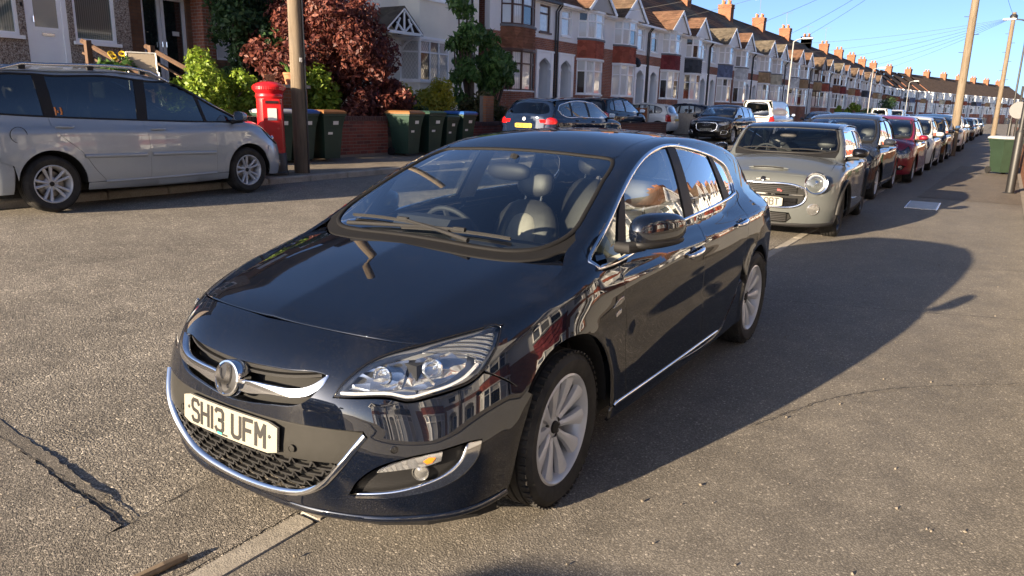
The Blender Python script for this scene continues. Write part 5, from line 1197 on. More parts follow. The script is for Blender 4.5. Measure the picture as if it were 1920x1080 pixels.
    S = dict(body=B, L0=L0, L1=L1, W=W, R=R, rr=rr, wb=wb, track=W - .135, cowl=cowl, top=top, rear=rear, doors=doors, belt_line=belt, dlo=dlo, panes=panes, bonnet=bon, bon_side=(4, 7), screen=scr, scuttle=scu, roof_top=rt,
        seam3=np.array(ap + rseam), tail_side=[(ry + .0, f(B.rc(ry)) - .10), (lerp(ry, ly, .5) - .10, lerp(rz, lz, .5) - .02), (ly - .13, lz), (te, tl[1] + .02), (te, tl[0]), (te - .02, .58), (wb + ar + .02, .53)],
        lamp_side=[(yh, zh + .005), (lerp(yh, seam_pt[0], .35) - .02, lerp(zh, lo_l, .6)), (lerp(yh, seam_pt[0], .5) - .04, lo_l), (seam_pt[0] - .01, seam_pt[1] + .01)],
        rear_glass=[(0, rz - .075), (W * .45, rz - .10), (W * .56, rz - .16), (W * .66, lz + .06), (W * .62, lz + .03), (0, lz + .02)],
        tailgate=[(0, rz - .02), (W * .52, rz - .06), (W * .66, lerp(lz, rz, .5)), (W * .75, lz), (W * .70, tl[1] - .02), (W * .62, tl[0]), (W * .60, .56), (0, .55)],
        rear_bumper=[(0, L1, .54), (W * .60, L1 - .05, .55), (W * .66, L1 - .1, tl[0] - .02), (W * .9, te + .02, tl[0] - .02), (W * .985, te, .57), (W * .99, wb + ar + .03, .52), (W * .985, wb + ar + .05, .38), (W * .95, wb + ar + .05, zb + .03), (W * .7, L1 - .2, zb + .02), (0, L1 - .05, zb + .02)],
        tail_lamp=[(W * .64, L1 - .08, tl[0]), (W * .71, L1 - .1, tl[1] - .03), (W * .80, L1 - .16, tl[1]), (W * .93, te + .02, tl[1] - .03), (W * .97, te + .01, tl[0] + .06), (W * .9, te + .03, tl[0])])
    # bumper outline: bonnet edge, inner and lower edge of the lamp, seam to the arch, bottom
    li = o.pop('lamp_in', W * .50); xo = W * .87
    lamp = o.pop('lamp_poly', None) or [(li, L0 + .10, lo_l + .02), (li + .01, L0 + .11, lerp(lo_l, hi_l, .6)), (lerp(li, xo, .35), L0 + .17, hi_l - .015), (lerp(li, xo, .7), L0 + .28, hi_l + .02), (xb * .985, yh - .05, zh + .01), (xo + .01, yh - .06, zh - .03), (xo + .005, yh - .10, lerp(lo_l, zh, .4)), (lerp(li, xo, .85), L0 + .3, lo_l), (lerp(li, xo, .4), L0 + .2, lo_l - .02)]
    S['lamp'] = lamp
    up = K_edge = [(x, y + -.006, f(B.tc(y)) - f(B.tx(abs(x)))) for x, y in bon[:3]]
    S['bumper'] = [(0, up[0][1], up[0][2] - .004), (up[1][0], up[1][1], up[1][2] - .004), (up[2][0] * .9, up[2][1] - .02, up[2][2] - .006)] + [lamp[2], lamp[1], lamp[0], lamp[8], lamp[7]] + [(W * .93, lerp(yh, seam_pt[0], .5) - .05, lo_l - .01), (W * .975, seam_pt[0] - .02, seam_pt[1]), (W * .985, -ar - .012, R + .05), (W * .97, -ar - .02, R - .08), (W * .94, -ar - .02, zb + .035), (W * .7, L0 + .22, zb + .02), (W * .4, L0 + .08, zb + .018), (0, L0 + .05, zb + .016)]
    if o.pop('round_lamps', False):
        S['lamp'] = None; x_, y_ = bon[4]; ym = lerp(yb, yh, .45)
        S['bumper'] = S['bumper'][:2] + [(bon[2][0], bon[2][1] - .006, f(B.tc(bon[2][1])) - f(B.tx(bon[2][0])) - .004), (bon[3][0], bon[3][1] - .006, f(B.tc(bon[3][1])) - f(B.tx(bon[3][0])) - .008), (bon[4][0] + .005, bon[4][1] - .01, zh), (W * .955, yh - .03, zh - .07)] + S['bumper'][9:]
    S['bowls'] = [(lerp(li, xo, .30), L0 + .20, lerp(lo_l, hi_l, .45), .045), (lerp(li, xo, .66), L0 + .30, lerp(lo_l, hi_l, .55), .045)]
    xm, ym = apil(bz(cy + .5) + .06); S['mirror'] = (W + .05, ym + .10, bz(ym) + .09)
    S.update(o); return S
def hatch_spec(paint_m, **o):
    d = dict(L0=-.80, L1=3.12, W=.87, wb=2.50, R=.305, rr=.205, zb=.185, zn=.74, cowl=(.02, .99), top=(.98, 1.42), roof=(1.55, 1.485), rear=(2.75, 1.37), tail=(3.03, 1.0), belt=[(0, .90), (1., .94), (2., .985), (3.2, 1.03)], doors=(.44, 1.48, 2.32), dlo_rear=[(2.40, 1.295), (2.58, 1.20), (2.62, 1.10), (2.55, 1.01)], pillars=[(1.45, 1.47, .10), (2.28, 2.22, .07)], glass='ggd', paint=paint_m,
        holes=[[(0, -.80, .62), (.28, -.79, .63), (.36, -.77, .66), (.33, -.76, .69), (0, -.79, .69)], [(0, -.80, .24), (.36, -.78, .25), (.46, -.74, .33), (.40, -.77, .42), (0, -.80, .43)]], holes2=[[(.54, -.72, .30), (.66, -.62, .31), (.72, -.56, .40), (.62, -.66, .42)]], bars=[(.27, .40, 5, .38, .006, BLACKP), (.655, .655, 1, .30, .010, CHROME)], fogs=[(.62, .36, .035)], plate=('', -.815, .50), rear_plate=('', 3.125, .70))
    d.update(o); return std_spec(**d)
def suv_spec(paint_m, **o):
    d = dict(L0=-.92, L1=3.74, W=.94, wb=2.82, R=.365, rr=.245, zb=.26, zn=.95, cowl=(.16, 1.16), top=(1.08, 1.56), roof=(1.7, 1.655), rear=(3.20, 1.55), tail=(3.58, 1.18), belt=[(0, 1.06), (1., 1.09), (2., 1.115), (3.6, 1.17)], doors=(.52, 1.60, 2.52), dlo_rear=[(2.75, 1.475), (3.10, 1.40), (3.20, 1.30), (3.08, 1.18)], pillars=[(1.58, 1.60, .11), (2.55, 2.50, .09)], glass='ggd', paint=paint_m, nose_q=.8,
        holes=[[(0, -.92, .55), (.30, -.90, .55), (.42, -.87, .62), (.45, -.84, .80), (.38, -.82, .88), (0, -.86, .90)], [(0, -.90, .33), (.40, -.88, .34), (.34, -.89, .42), (0, -.91, .43)]], holes2=[[(.58, -.80, .42), (.76, -.64, .42), (.80, -.58, .56), (.62, -.76, .58)]], bars=[(.58, .86, 7, .40, .008, BLACKP)], plate=('HG23 UYW', -.945, .60), rear_plate=('AK18 YXE', 3.745, .88), tail_lamp_z=(.90, 1.10), lamp_z=(.80, .93), body_kw=dict(nose_z=.62), trim=CHROME, seat_z=.45, seat_y=1.4, wheel='five', lamp_tip=-.36)
    d.update(o); return std_spec(**d)
def mini_spec(paint_m, roof_m, **o):
    d = dict(L0=-.78, L1=3.06, W=.865, wb=2.495, R=.31, rr=.22, zb=.17, zn=.80, cowl=(.26, 1.00), top=(.72, 1.355), roof=(1.35, 1.405), rear=(2.62, 1.33), tail=(2.90, .98), belt=[(0, .93), (1., .955), (2., .98), (3.1, 1.0)], doors=(.50, 1.72, None), dlo_rear=[(2.30, 1.245), (2.50, 1.20), (2.56, 1.10), (2.50, 1.0)], pillars=[(1.66, 1.60, .09)], tumble=.20, glass='gd', paint=paint_m, roof_paint=roof_m, mirror_paint=roof_m, pillar=roof_m, nose_q=.72, dlo_drop=.10,
        body_kw=dict(flat=.05, nose_z=.50, k_top=.085, kf=.13), bon_y=.12, lamp_poly=None, holes=[[(0, -.78, .415), (.38, -.75, .42), (.485, -.72, .475), (.51, -.70, .555), (.475, -.69, .64), (.37, -.71, .68), (0, -.74, .69)], [(0, -.77, .225), (.32, -.76, .225), (.375, -.75, .28), (.345, -.76, .345), (0, -.77, .35)]], bars=[(.45, .50, 2, .41, .022, GLOSSB), (.595, .66, 4, .40, .005, BLACKP), (.562, .562, 1, .48, .008, CHROME), (.245, .33, 5, .31, .005, BLACKP)],
        fogs=[(.60, .40, .058)], plate=('        OBT', -.80, .475), rear_plate=None, sill_mat=BLACKP, wheel='five', alloy=ALLOYD, seat_y=1.2, sp=.055, lamp_tip=-.22, handle=CHROME, trim=CHROME, round_lamps=True, lamp_fill=False)
    d.update(o); return std_spec(**d)
def mpv_spec(paint_m, **o):
    d = dict(L0=-.90, L1=3.50, W=.897, wb=2.678, R=.318, rr=.212, zb=.20, zn=.76, cowl=(-.08, 1.06), top=(1.05, 1.545), roof=(1.75, 1.625), rear=(3.15, 1.555), tail=(3.40, 1.06), belt=[(-.2, .965), (.6, .985), (1.5, 1.01), (2.5, 1.045), (3.5, 1.075)], doors=(.52, 1.52, 2.62), dlo_rear=[(2.75, 1.505), (3.08, 1.475), (3.18, 1.40), (3.20, 1.18), (3.13, 1.08)], pillars=[(.62, .72, .05), (1.52, 1.45, .14), (2.60, 2.62, .13)], glass='dddd', paint=paint_m, tumble=.20, gy=None, lamp_z=(.66, .80), seat_z=.40, seat_y=1.15, wheel='ten', sp=.055,
        holes=[[(0, -.90, .66), (.36, -.86, .66), (.40, -.83, .71), (.36, -.81, .74), (0, -.86, .74)], [(0, -.90, .27), (.42, -.86, .28), (.46, -.83, .40), (.40, -.86, .46), (0, -.91, .47)]], bars=[(.68, .73, 3, .36, .006, CHROME), (.30, .44, 5, .40, .006, BLACKP)], fogs=[(.64, .36, .035)], plate=('', -.915, .555), rear_plate=('', 3.51, .90), tail_lamp_z=(.78, 1.12))
    d.update(o); d.pop('gy', None); return std_spec(**d)

def van_spec(paint_m, **o):
    d = dict(L0=-.88, L1=3.95, W=.95, wb=3.0, R=.335, rr=.21, zb=.24, zn=1.0, cowl=(-.12, 1.24), top=(.62, 1.82), roof=(1.7, 1.95), rear=(3.82, 1.93), tail=(3.93, 1.15), belt=[(-.3, 1.12), (.5, 1.14), (1.5, 1.15), (4., 1.15)], doors=(.30, 1.26, None), dlo_rear=[(1.10, 1.70), (1.20, 1.64), (1.22, 1.3), (1.18, 1.17)], pillars=[(.36, .40, .05)], glass='gg', paint=paint_m, tumble=.16, body_kw=dict(flat=.07, gyr=.985, nose_z=.55), lamp_z=(.82, 1.02), seat_z=.62, seat_y=1.0, plate=None, rear_plate=('', 0, .78), tail_lamp_z=(.72, 1.15), dlo_drop=.2, lamp_tip=-.42)
    d.update(o); return std_spec(**d)
def round_lamp(root, K, x, z, r, face=(.32, -1, .22), push=.02):
    """mini style round headlamp with chrome ring, one for each side"""
    c = K.front([(x, z)])[0]
    for sx in (1, -1):
        d = Vector((sx * face[0], face[1], face[2])).normalized(); M = axis_to(d, (sx * c[0], c[1] + .03, c[2])); q = MB()
        q.lathe([(r * 1.0, -.03), (r * 1.06, push + .018), (r * 1.03, push + .026), (r * .93, push + .022), (r * .90, push + .006)], 36, M); o = q.obj('headlight', CHROME, root, auto=40)
        q = MB(); q.lathe([(r * .92, push - .005), (r * .80, push - .012), (r * .68, push - .002), (r * .62, push - .002), (r * .52, push - .03), (r * .2, push - .04), (0, push - .03)], 32, M); q.obj('reflector', mat('lamp_reflector_soft', (.55, .56, .58), .2, .9), o, auto=40)
        q = MB(); q.lathe([(r * .84, push - .006), (r * .78, push + .002), (r * .72, push - .006)], 32, M); q.obj('running_light_ring', mat('running_light', (.9, .9, .9), .15, .4), o, auto=40)
        q = MB(); q.lathe([(r * .3, push - .03), (r * .28, push - .004), (0, push + .004)], 20, M); q.obj('projector', LAMPW, o, auto=40)
        q = MB(); q.lathe([(r * .92, push + .012), (r * .6, push + .028), (r * .3, push + .034), (0, push + .036)], 32, M); q.obj('lamp_lens', LENS, o, auto=60)
# ---------------------------------------------------------------- houses
def brick_mat(name, c1, c2, mortar, scale=1., bump=.5):
    """stretcher-bond brickwork, world-sized bricks, on walls that face along x or y"""
    def fn(nt, b):
        n = NT(nt); g = n.node('ShaderNodeNewGeometry'); s = n.node('ShaderNodeSeparateXYZ'); n.link(g.outputs['Position'], s.inputs[0])
        nn = n.node('ShaderNodeSeparateXYZ'); n.link(g.outputs['True Normal'], nn.inputs[0])
        ax = n.math('GREATER_THAN', n.math('ABSOLUTE', nn.outputs[0]), n.math('ABSOLUTE', nn.outputs[1]))
        u = n.node('ShaderNodeMix'); u.data_type = 'FLOAT'; n.link(ax, u.inputs[0]); n.link(s.outputs[0], u.inputs[2]); n.link(s.outputs[1], u.inputs[3])
        c = n.node('ShaderNodeCombineXYZ'); n.link(u.outputs[0], c.inputs[0]); n.link(s.outputs[2], c.inputs[1])
        t = n.node('ShaderNodeTexBrick'); t.inputs['Scale'].default_value = 1.; t.inputs['Brick Width'].default_value = .225; t.inputs['Row Height'].default_value = .075; t.inputs['Mortar Size'].default_value = .006
        t.inputs['Color1'].default_value = (*c1, 1); t.inputs['Color2'].default_value = (*c2, 1); t.inputs['Mortar'].default_value = (*mortar, 1); t.inputs['Bias'].default_value = -.1
        n.link(c.outputs[0], t.inputs['Vector']); v = n.geo(); k = n.noise(v, 1.1, 5, .6); col = n.mix(1., t.outputs['Color'], n.ramp(k, [(.3, .72), (.7, 1.15)]), 'MULTIPLY')
        n.link(col, b.inputs['Base Color']); n.bump(n.math('ADD', n.math('MULTIPLY', t.outputs['Fac'], -1.), n.math('MULTIPLY', n.noise(v, 60, 3), .3)), bump, .006, b)
    return mat(name, c1, .88, spec=.25, fn=fn)
BRICK_R = brick_mat('brick_red', (.38, .135, .075), (.27, .098, .062), (.40, .35, .30))
BRICK_O = brick_mat('brick_orange', (.235, .088, .040), (.17, .066, .034), (.20, .165, .13))
BRICK_D = brick_mat('brick_dark', (.20, .072, .045), (.14, .055, .038), (.20, .175, .15))
def _pebble(nt, b):
    n = NT(nt); v = n.geo(); c = n.voro(v, 55., 'F1', 'Color'); d = n.voro(v, 55., 'F1'); s = n.node('ShaderNodeSeparateColor'); n.link(c, s.inputs[0])
    n.link(n.ramp(s.outputs[0], [(.1, (.10, .075, .06)), (.4, (.27, .205, .165)), (.7, (.36, .30, .25)), (.95, (.50, .46, .40))]), b.inputs['Base Color']); n.bump(n.ramp(d, [(0., 1.), (.7, 0.)]), .8, .008, b)
PEBBLE = mat('pebbledash', (.3, .25, .2), .9, spec=.2, fn=_pebble)
RENDER = noisy('render_cream', (.88, .84, .73), .06, 1.2, .9, .25, 80); RENDERW = noisy('render_white', (.84, .84, .83), .06, 1.4, .9, .25, 90)
RENDERG = noisy('render_grey', (.46, .45, .43), .08, 1.4, .9, .25, 90)
UPVC = noisy('white_frame', (.90, .90, .90), .04, 3., .35, spec=.5); BROWNF = noisy('brown_frame', (.075, .032, .022), .15, 6, .45)
def tile_mat(name, c1, c2):
    def fn(nt, b):
        n = NT(nt); v = n.geo(); a = n.noise(v, 1.3, 5, .65); t = n.voro(n.geo((4.2, 4.2, 4.2)), 1., 'F1', 'Color'); s = n.node('ShaderNodeSeparateColor'); n.link(t, s.inputs[0])
        col = n.mix(n.ramp(a, [(.3, 0.), (.7, 1.)]), c1, c2); col = n.mix(1., col, n.ramp(s.outputs[0], [(0., .72), (1., 1.2)]), 'MULTIPLY'); col = n.mix(n.ramp(n.noise(v, 6, 5, .7), [(.58, 0.), (.75, .5)]), col, (.14, .15, .08)); n.link(col, b.inputs['Base Color'])
        n.bump(n.noise(v, 30, 4), .4, .01, b)
    return mat(name, c1, .9, spec=.2, fn=fn)
ROOF_B = tile_mat('roof_brown', (.085, .058, .042), (.125, .086, .060)); ROOF_R = tile_mat('roof_red', (.098, .055, .038), (.135, .076, .050)); ROOF_G = tile_mat('roof_grey', (.080, .068, .055), (.115, .097, .076))
HT = {k: tile_mat('hung_' + k, a, c) for k, a, c in (('brown', (.22, .095, .055), (.29, .13, .075)), ('red', (.33, .085, .055), (.40, .115, .07)), ('maroon', (.20, .04, .045), (.25, .055, .055)), ('blue', (.13, .16, .25), (.17, .20, .30)), ('cream', (.52, .46, .33), (.60, .54, .40)), ('white', (.68, .68, .66), (.75, .75, .72)), ('slate', (.055, .06, .07), (.08, .085, .095)), ('tan', (.36, .23, .12), (.43, .29, .16)))}
def _pane(nt, b):
    n = NT(nt); oi = n.node('ShaderNodeObjectInfo'); c = n.coord('Object')
    s = n.node('ShaderNodeSeparateXYZ'); n.link(c, s.inputs[0])
    w_ = n.node('ShaderNodeTexWave'); w_.inputs['Scale'].default_value = 9.; w_.inputs['Distortion'].default_value = 1.5; n.link(c, w_.inputs['Vector'])
    cur = n.mix(w_.outputs['Fac'], (.55, .55, .53), (.80, .79, .76)); sel = n.ramp(oi.outputs['Random'], [(.22, 0.), (.26, 1.)])
    n.link(n.mix(sel, (.018, .022, .026), cur), b.inputs['Base Color'])
PANE = mat('window_pane', (.05, .06, .06), .05, spec=.5, coat=1., coat_r=.01, fn=_pane)
DARKP = mat('dark_pane', (.015, .019, .021), .04, spec=.6, coat=1., coat_r=.01); DOORW = noisy('white_door', (.72, .72, .70), .05, 2., .4); DOORD = noisy('dark_door', (.05, .06, .06), .2, 3., .4)
IRON = mat('black_iron', (.012, .012, .013), .5); GUTTER = mat('black_gutter', (.015, .015, .016), .45)
TERRA = noisy('terracotta', (.42, .17, .085), .2, 12, .9)
LEAD = noisy('lead', (.16, .165, .175), .2, 8, .6)

class H:
    """one house in local axes: u along the street, v back from the front wall, z up; placed so that the front looks along +x (side 1) or -x (side -1)"""
    def __init__(s, root, flip=False, W=5.1): s.root, s.flip, s.W = root, flip, W
    def p(s, u, v, z):
        u = s.W - u if s.flip else u; return (-v, u, z)
    def box(s, b, u0, u1, v0, v1, z0, z1):
        a, c = s.p(u0, v0, z0), s.p(u1, v1, z1); b.bbox(min(a[0], c[0]), max(a[0], c[0]), min(a[1], c[1]), max(a[1], c[1]), z0, z1)
    def quad(s, b, *pts):
        q = [s.p(*k) for k in pts]; b.quad(*(q[::-1] if s.flip else q))
def bay_plan(u0, w_, d): return [(u0, 0.), (u0 + .13 * w_, -d * .62), (u0 + .34 * w_, -d * .97), (u0 + .66 * w_, -d * .97), (u0 + .87 * w_, -d * .62), (u0 + w_, 0.)]
def off_plan(pl, k, u0, w_):
    c = u0 + w_ / 2; return [(c + (u - c) * (1 + k / (w_ / 2)), v - (k if v < -.01 else 0)) for u, v in pl]
def bay_wall(h, b, pl, z0, z1):
    for i in range(len(pl) - 1): h.quad(b, (*pl[i], z0), (*pl[i + 1], z0), (*pl[i + 1], z1), (*pl[i], z1))
    h.quad(b, *[(*q, z1) for q in pl]); h.quad(b, *[(*q, z0) for q in pl[::-1]])
def facet_window(h, root, a, c, z0, z1, frame, pane, tr=.70, fw=.05, name='window', split=1, panes=None, depth=.07):
    """framed light between two plan points with a transom; panes are parts of their own"""
    A, B_ = np.array(a), np.array(c); d = B_ - A; L = np.linalg.norm(d); d /= L; n = np.array((d[1], -d[0])); n = -n if n[1] > 0 else n
    f = MB(); zt = lerp(z0, z1, tr) if tr else None
    def bar(s0, s1, za, zb, o=0., t=depth):
        q = [A + d * s0 + n * o, A + d * s1 + n * o, A + d * s1 - n * (t - o), A + d * s0 - n * (t - o)]
        V = [h.p(k[0], k[1], z) for z in (za, zb) for k in q]; F = [(0, 3, 2, 1), (4, 5, 6, 7), (0, 1, 5, 4), (1, 2, 6, 5), (2, 3, 7, 6), (3, 0, 4, 7)]
        f.add(V, [t_[::-1] for t_ in F] if h.flip else F)
    bar(0, fw, z0, z1); bar(L - fw, L, z0, z1); bar(fw, L - fw, z0, z0 + fw); bar(fw, L - fw, z1 - fw, z1)
    if zt: bar(fw, L - fw, zt - fw * .5, zt + fw * .5)
    xs = [fw + (L - 2 * fw) * k / split for k in range(split + 1)]
    for k in xs[1:-1]: bar(k - fw * .4, k + fw * .4, z0 + fw, z1 - fw, -.001)
    o = f.obj(name, frame, root)
    for i in range(split):
        for (za, zb) in (((z0 + fw, zt), (zt, z1 - fw)) if zt else ((z0 + fw, z1 - fw),)):
            g = MB(); h.quad(g, *[(*(A + d * s_ - n * (depth * .55)), z) for s_, z in ((xs[i], za), (xs[i + 1], za), (xs[i + 1], zb), (xs[i], zb))]); g.obj('pane', pane, o)
    return o
def wall_open(h, b, u0, u1, z0, z1, ops, v=0., t=.25):
    """front wall with real openings; the reveals are the sides of the remaining blocks"""
    us = sorted({u0, u1, *[k for o in ops for k in o[:2]]}); zs = sorted({z0, z1, *[k for o in ops for k in o[2:]]})
    for i in range(len(us) - 1):
        for j in range(len(zs) - 1):
            cu, cz = (us[i] + us[i + 1]) / 2, (zs[j] + zs[j + 1]) / 2
            if any(o[0] < cu < o[1] and o[2] < cz < o[3] for o in ops): continue
            h.box(b, us[i], us[i + 1], v, v + t, zs[j], zs[j + 1])
def tiled_slope(h, b, u0, u1, v0, z0, v1, z1, rows, lap=.025):
    """roof plane built course by course, each course standing proud of the one above"""
    for k in range(rows):
        a, c = k / rows, (k + 1) / rows; va, za, vb, zb = lerp(v0, v1, a), lerp(z0, z1, a), lerp(v0, v1, c), lerp(z0, z1, c)
        h.quad(b, (u0, va, za + lap), (u1, va, za + lap), (u1, vb, zb), (u0, vb, zb)); h.quad(b, (u0, va, za), (u1, va, za), (u1, va, za + lap), (u0, va, za + lap))
def terrace_house(label, flip=False, frame=None, hung=None, wall2=None, gable=None, roof=None, groof=None, frame2=None, chim=True, gabled=True, dish=False, base=None, brick=None):
    root = thing('terraced_house', label, 'house', group='terraced houses along the street'); h = H(root, flip); W = h.W
    frame = frame or UPVC; hung = hung or HT['brown']; wall2 = wall2 or RENDERW; gable = gable or RENDERW; roof = roof or ROOF_B; groof = groof or roof; brick = brick or BRICK_R
    b0, bw, bd = .75, 2.30, .55; pl = bay_plan(b0, bw, bd)
    # brick ground storey and upper storey
    b = MB(); wall_open(h, b, 0, W, -1.6, 3.0, [(b0 + .1, b0 + bw - .1, .75, 2.35), (3.55, 4.75, 0, 2.25)]); b.obj('brick_wall', brick, root); b = MB(); h.box(b, 0, W, 8, 8.25, -1.6, 5.0); b.obj('back_wall', brick, root)
    b = MB(); wall_open(h, b, 0, W, 3.0, 4.62, [(b0 + .1, b0 + bw - .1, 3.25, 4.40), (3.70, 4.60, 3.25, 4.35)]); b.obj('upper_wall', wall2, root)
    for q in ((0, .12), (W - .12, W)):
        b = MB(); h.quad(b, (q[0], .25, -1.6), (q[0], 8, -1.6), (q[0], 8, 4.6), (q[0], 4.1, 7.7), (q[0], .25, 4.62)); b.obj('party_wall', BRICK_D, root)
    b = MB(); bay_wall(h, b, pl, -1.6, .70); b.obj('bay_plinth', base or brick, root)
    op = off_plan(pl, .05, b0, bw); b = MB(); bay_wall(h, b, op, .70, .76); b.obj('bay_sill', frame if frame is UPVC else RENDERW, root)
    for (z0, z1) in ((.76, 2.30), (3.28, 4.42)):
        for i in range(5):
            facet_window(h, root, pl[i], pl[i + 1], z0, z1, frame, PANE, .68 if z0 < 2 else .66, .055)
        b = MB(); h.box(b, b0 + .15, b0 + bw - .15, .28, .30, z0 - .1, z1 + .1); b.obj('room_shade', mat('room_dark', (.02, .02, .02), .9), root)
    # hung tiles between the bays, course by course
    lo, hi = 2.38, 3.20; rows = 7; b = MB(); p0 = off_plan(pl, .015, b0, bw); p1 = off_plan(pl, .05, b0, bw)
    for k in range(rows):
        za, zb = lerp(lo, hi, k / rows), lerp(lo, hi, (k + 1) / rows)
        for i in range(5):
            h.quad(b, (*p1[i], za), (*p1[i + 1], za), (*p0[i + 1], zb), (*p0[i], zb)); h.quad(b, (*p0[i], za), (*p0[i + 1], za), (*p1[i + 1], za), (*p1[i], za))
    b.obj('tile_hanging', hung, root)
    b = MB(); bay_wall(h, b, off_plan(pl, .06, b0, bw), 2.28, 2.38); b.obj('bay_head', RENDERW if frame is UPVC else frame, root)
    b = MB(); bay_wall(h, b, off_plan(pl, .07, b0, bw), 3.19, 3.28); b.obj('bay_apron', LEAD, root)
    b = MB(); bay_wall(h, b, off_plan(pl, .06, b0, bw), 4.42, 4.56); b.obj('bay_fascia', frame, root)
    facet_window(h, root, (3.70, .06), (4.60, .06), 3.25, 4.35, frame2 or frame, PANE, .70, .06, split=1)
    b = MB(); h.box(b, 3.64, 4.66, -.06, .08, 3.18, 3.25); b.obj('window_sill', frame2 or frame, root)
    b = MB(); h.box(b, 3.6, 4.7, .28, .30, 3.2, 4.4); b.obj('room_shade', mat('room_dark'), root)
    # recessed doorway with a white pointed-arch surround
    b = MB(); u0, u1 = 3.55, 4.75
    h.box(b, u0 - .12, u0 + .10, -.07, .10, 0, 2.42); h.box(b, u1 - .10, u1 + .12, -.07, .10, 0, 2.42); h.box(b, u0 - .16, u1 + .16, -.09, .10, 2.42, 2.50)
    arch = [(u0 + .10, 1.80), (u0 + .16, 1.98), (u0 + .36, 2.10), ((u0 + u1) / 2, 2.20), (u1 - .36, 2.10), (u1 - .16, 1.98), (u1 - .10, 1.80)]
    for i in range(6):
        (ua, za), (ub, zb) = arch[i], arch[i + 1]
        h.quad(b, (ua, -.05, za), (ub, -.05, zb), (ub, -.05, 2.42), (ua, -.05, 2.42)); h.quad(b, (ua, -.05, za), (ua, .10, za), (ub, .10, zb), (ub, -.05, zb))
    h.box(b, u0 + .08, u0 + .19, -.055, .08, 1.70, 1.80); h.box(b, u1 - .19, u1 - .08, -.055, .08, 1.70, 1.80); b.obj('porch_surround', UPVC, root)
    b = MB(); h.box(b, u0 + .10, u1 - .10, .78, .82, 0, 2.25); h.box(b, u0 + .05, u0 + .10, .1, .8, 0, 2.3); h.box(b, u1 - .10, u1 - .05, .1, .8, 0, 2.3); h.box(b, u0, u1, .1, .8, 2.25, 2.3); b.obj('porch_lining', RENDERW, root)
    b = MB(); h.box(b, u0 + .28, u1 - .12, .72, .77, .02, 2.0); d_ = b.obj('front_door', DOORW, root)
    b = MB(); h.box(b, u0 + .45, u1 - .30, .705, .725, 1.05, 1.8); b.obj('pane', DARKP, d_); b = MB(); h.box(b, u0 + .14, u0 + .26, .72, .76, .3, 2.0); b.obj('sidelight', DARKP, d_)
    b = MB(); h.box(b, u0 - .05, u1 + .05, -.5, .8, -.14, 0.); h.box(b, u0 - .05, u1 + .05, -.9, .8, -1.6, -.14); b.obj('doorstep', KERB, root)
    # roofs
    b = MB(); tiled_slope(h, b, -.02, W + .02, -.32, 4.52, 4.1, 7.85, 17); tiled_slope(h, b, W + .02, -.02, 8.5, 4.52, 4.1, 7.85, 6); rf = b.obj('roof', roof, root)
    b = MB(); q0, q1 = h.p(-.02, 4.1, 7.87), h.p(W + .02, 4.1, 7.87); b.tube([q0, q1], .09, 8); b.obj('ridge_tiles', roof, rf)
    b = MB(); h.box(b, 0, W, -.34, -.18, 4.44, 4.54); b.obj('gutter', GUTTER if frame is not UPVC else UPVC, rf)
    b = MB(); h.box(b, 0, W, -.20, .02, 4.40, 4.62); b.obj('soffit', UPVC, rf)
    if gabled:
        g0, g1 = b0 - .28, b0 + bw + .28; gc = (g0 + g1) / 2; gz0, gz1, gv = 4.52, 5.72, -.72
        b = MB(); h.quad(b, (g0 + .12, gv + .10, gz0), (g1 - .12, gv + .10, gz0), (gc, gv + .10, gz1 - .10)); h.quad(b, (g0 + .12, gv + .10, gz0), (g0 + .12, .1, gz0), (g1 - .12, .1, gz0), (g1 - .12, gv + .10, gz0)); b.obj('gable_face', gable, root)
        vb = -.32 + (gz1 - 4.52) / (7.85 - 4.52) * 4.42
        b = MB()
        for sgn, (ua, ub) in ((1, (g0 - .06, gc)), (-1, (g1 + .06, gc))):
            n_ = 9
            for k in range(n_):
                a, c = k / n_, (k + 1) / n_; ua_, uc_ = lerp(ua, ub, a), lerp(ua, ub, c); za, zc = lerp(gz0, gz1, a), lerp(gz0, gz1, c)
                v_a = -.32 + max(0, za - 4.52) / 3.33 * 4.42 + .15; v_c = -.32 + max(0, zc - 4.52) / 3.33 * 4.42 + .15
                Q = [(ua_, gv, za + .022), (uc_, gv, zc), (uc_, v_c, zc), (ua_, v_a, za + .022)]; h.quad(b, *(Q if sgn < 0 else Q[::-1])); Q = [(ua_, gv, za), (ua_, gv, za + .022), (ua_, v_a, za + .022), (ua_, v_a, za)]; h.quad(b, *Q)
        b.obj('gable_roof', groof, root)
        for (ua, ub) in ((g0 - .06, gc), (g1 + .06, gc)):
            b = MB(); V = [h.p(u, v, z) for v in (gv - .02, gv + .03) for u, z in ((ua, gz0 - .02), (ub, gz1 - .02), (ub, gz1 - .19), (ua + (.16 if ub > ua else -.16), gz0 - .10))]; b.add(V, [(0, 1, 2, 3), (7, 6, 5, 4), (0, 4, 5, 1), (1, 5, 6, 2), (2, 6, 7, 3), (3, 7, 4, 0)]); b.obj('bargeboard', UPVC if frame is UPVC else frame, root)
    # chimney on the party wall
    if chim:
        ct = holder('chimney', root)
        b = MB(); h.box(b, -.42, .42, 3.55, 4.65, 6.9, 8.85); h.box(b, -.47, .47, 3.50, 4.70, 8.55, 8.65); h.box(b, -.46, .46, 3.51, 4.69, 8.72, 8.85); b.obj('chimney_stack', BRICK_O, ct)
        for k in (-.22, .22):
            for v in (3.85, 4.35):
                b = MB(); b.lathe([(.10, 0), (.12, .03), (.09, .08), (.085, .30), (.10, .33), (.10, .36), (.07, .36)], 10, Matrix.Translation(h.p(k, v, 8.85))); b.obj('chimney_pot', TERRA, ct, auto=40)
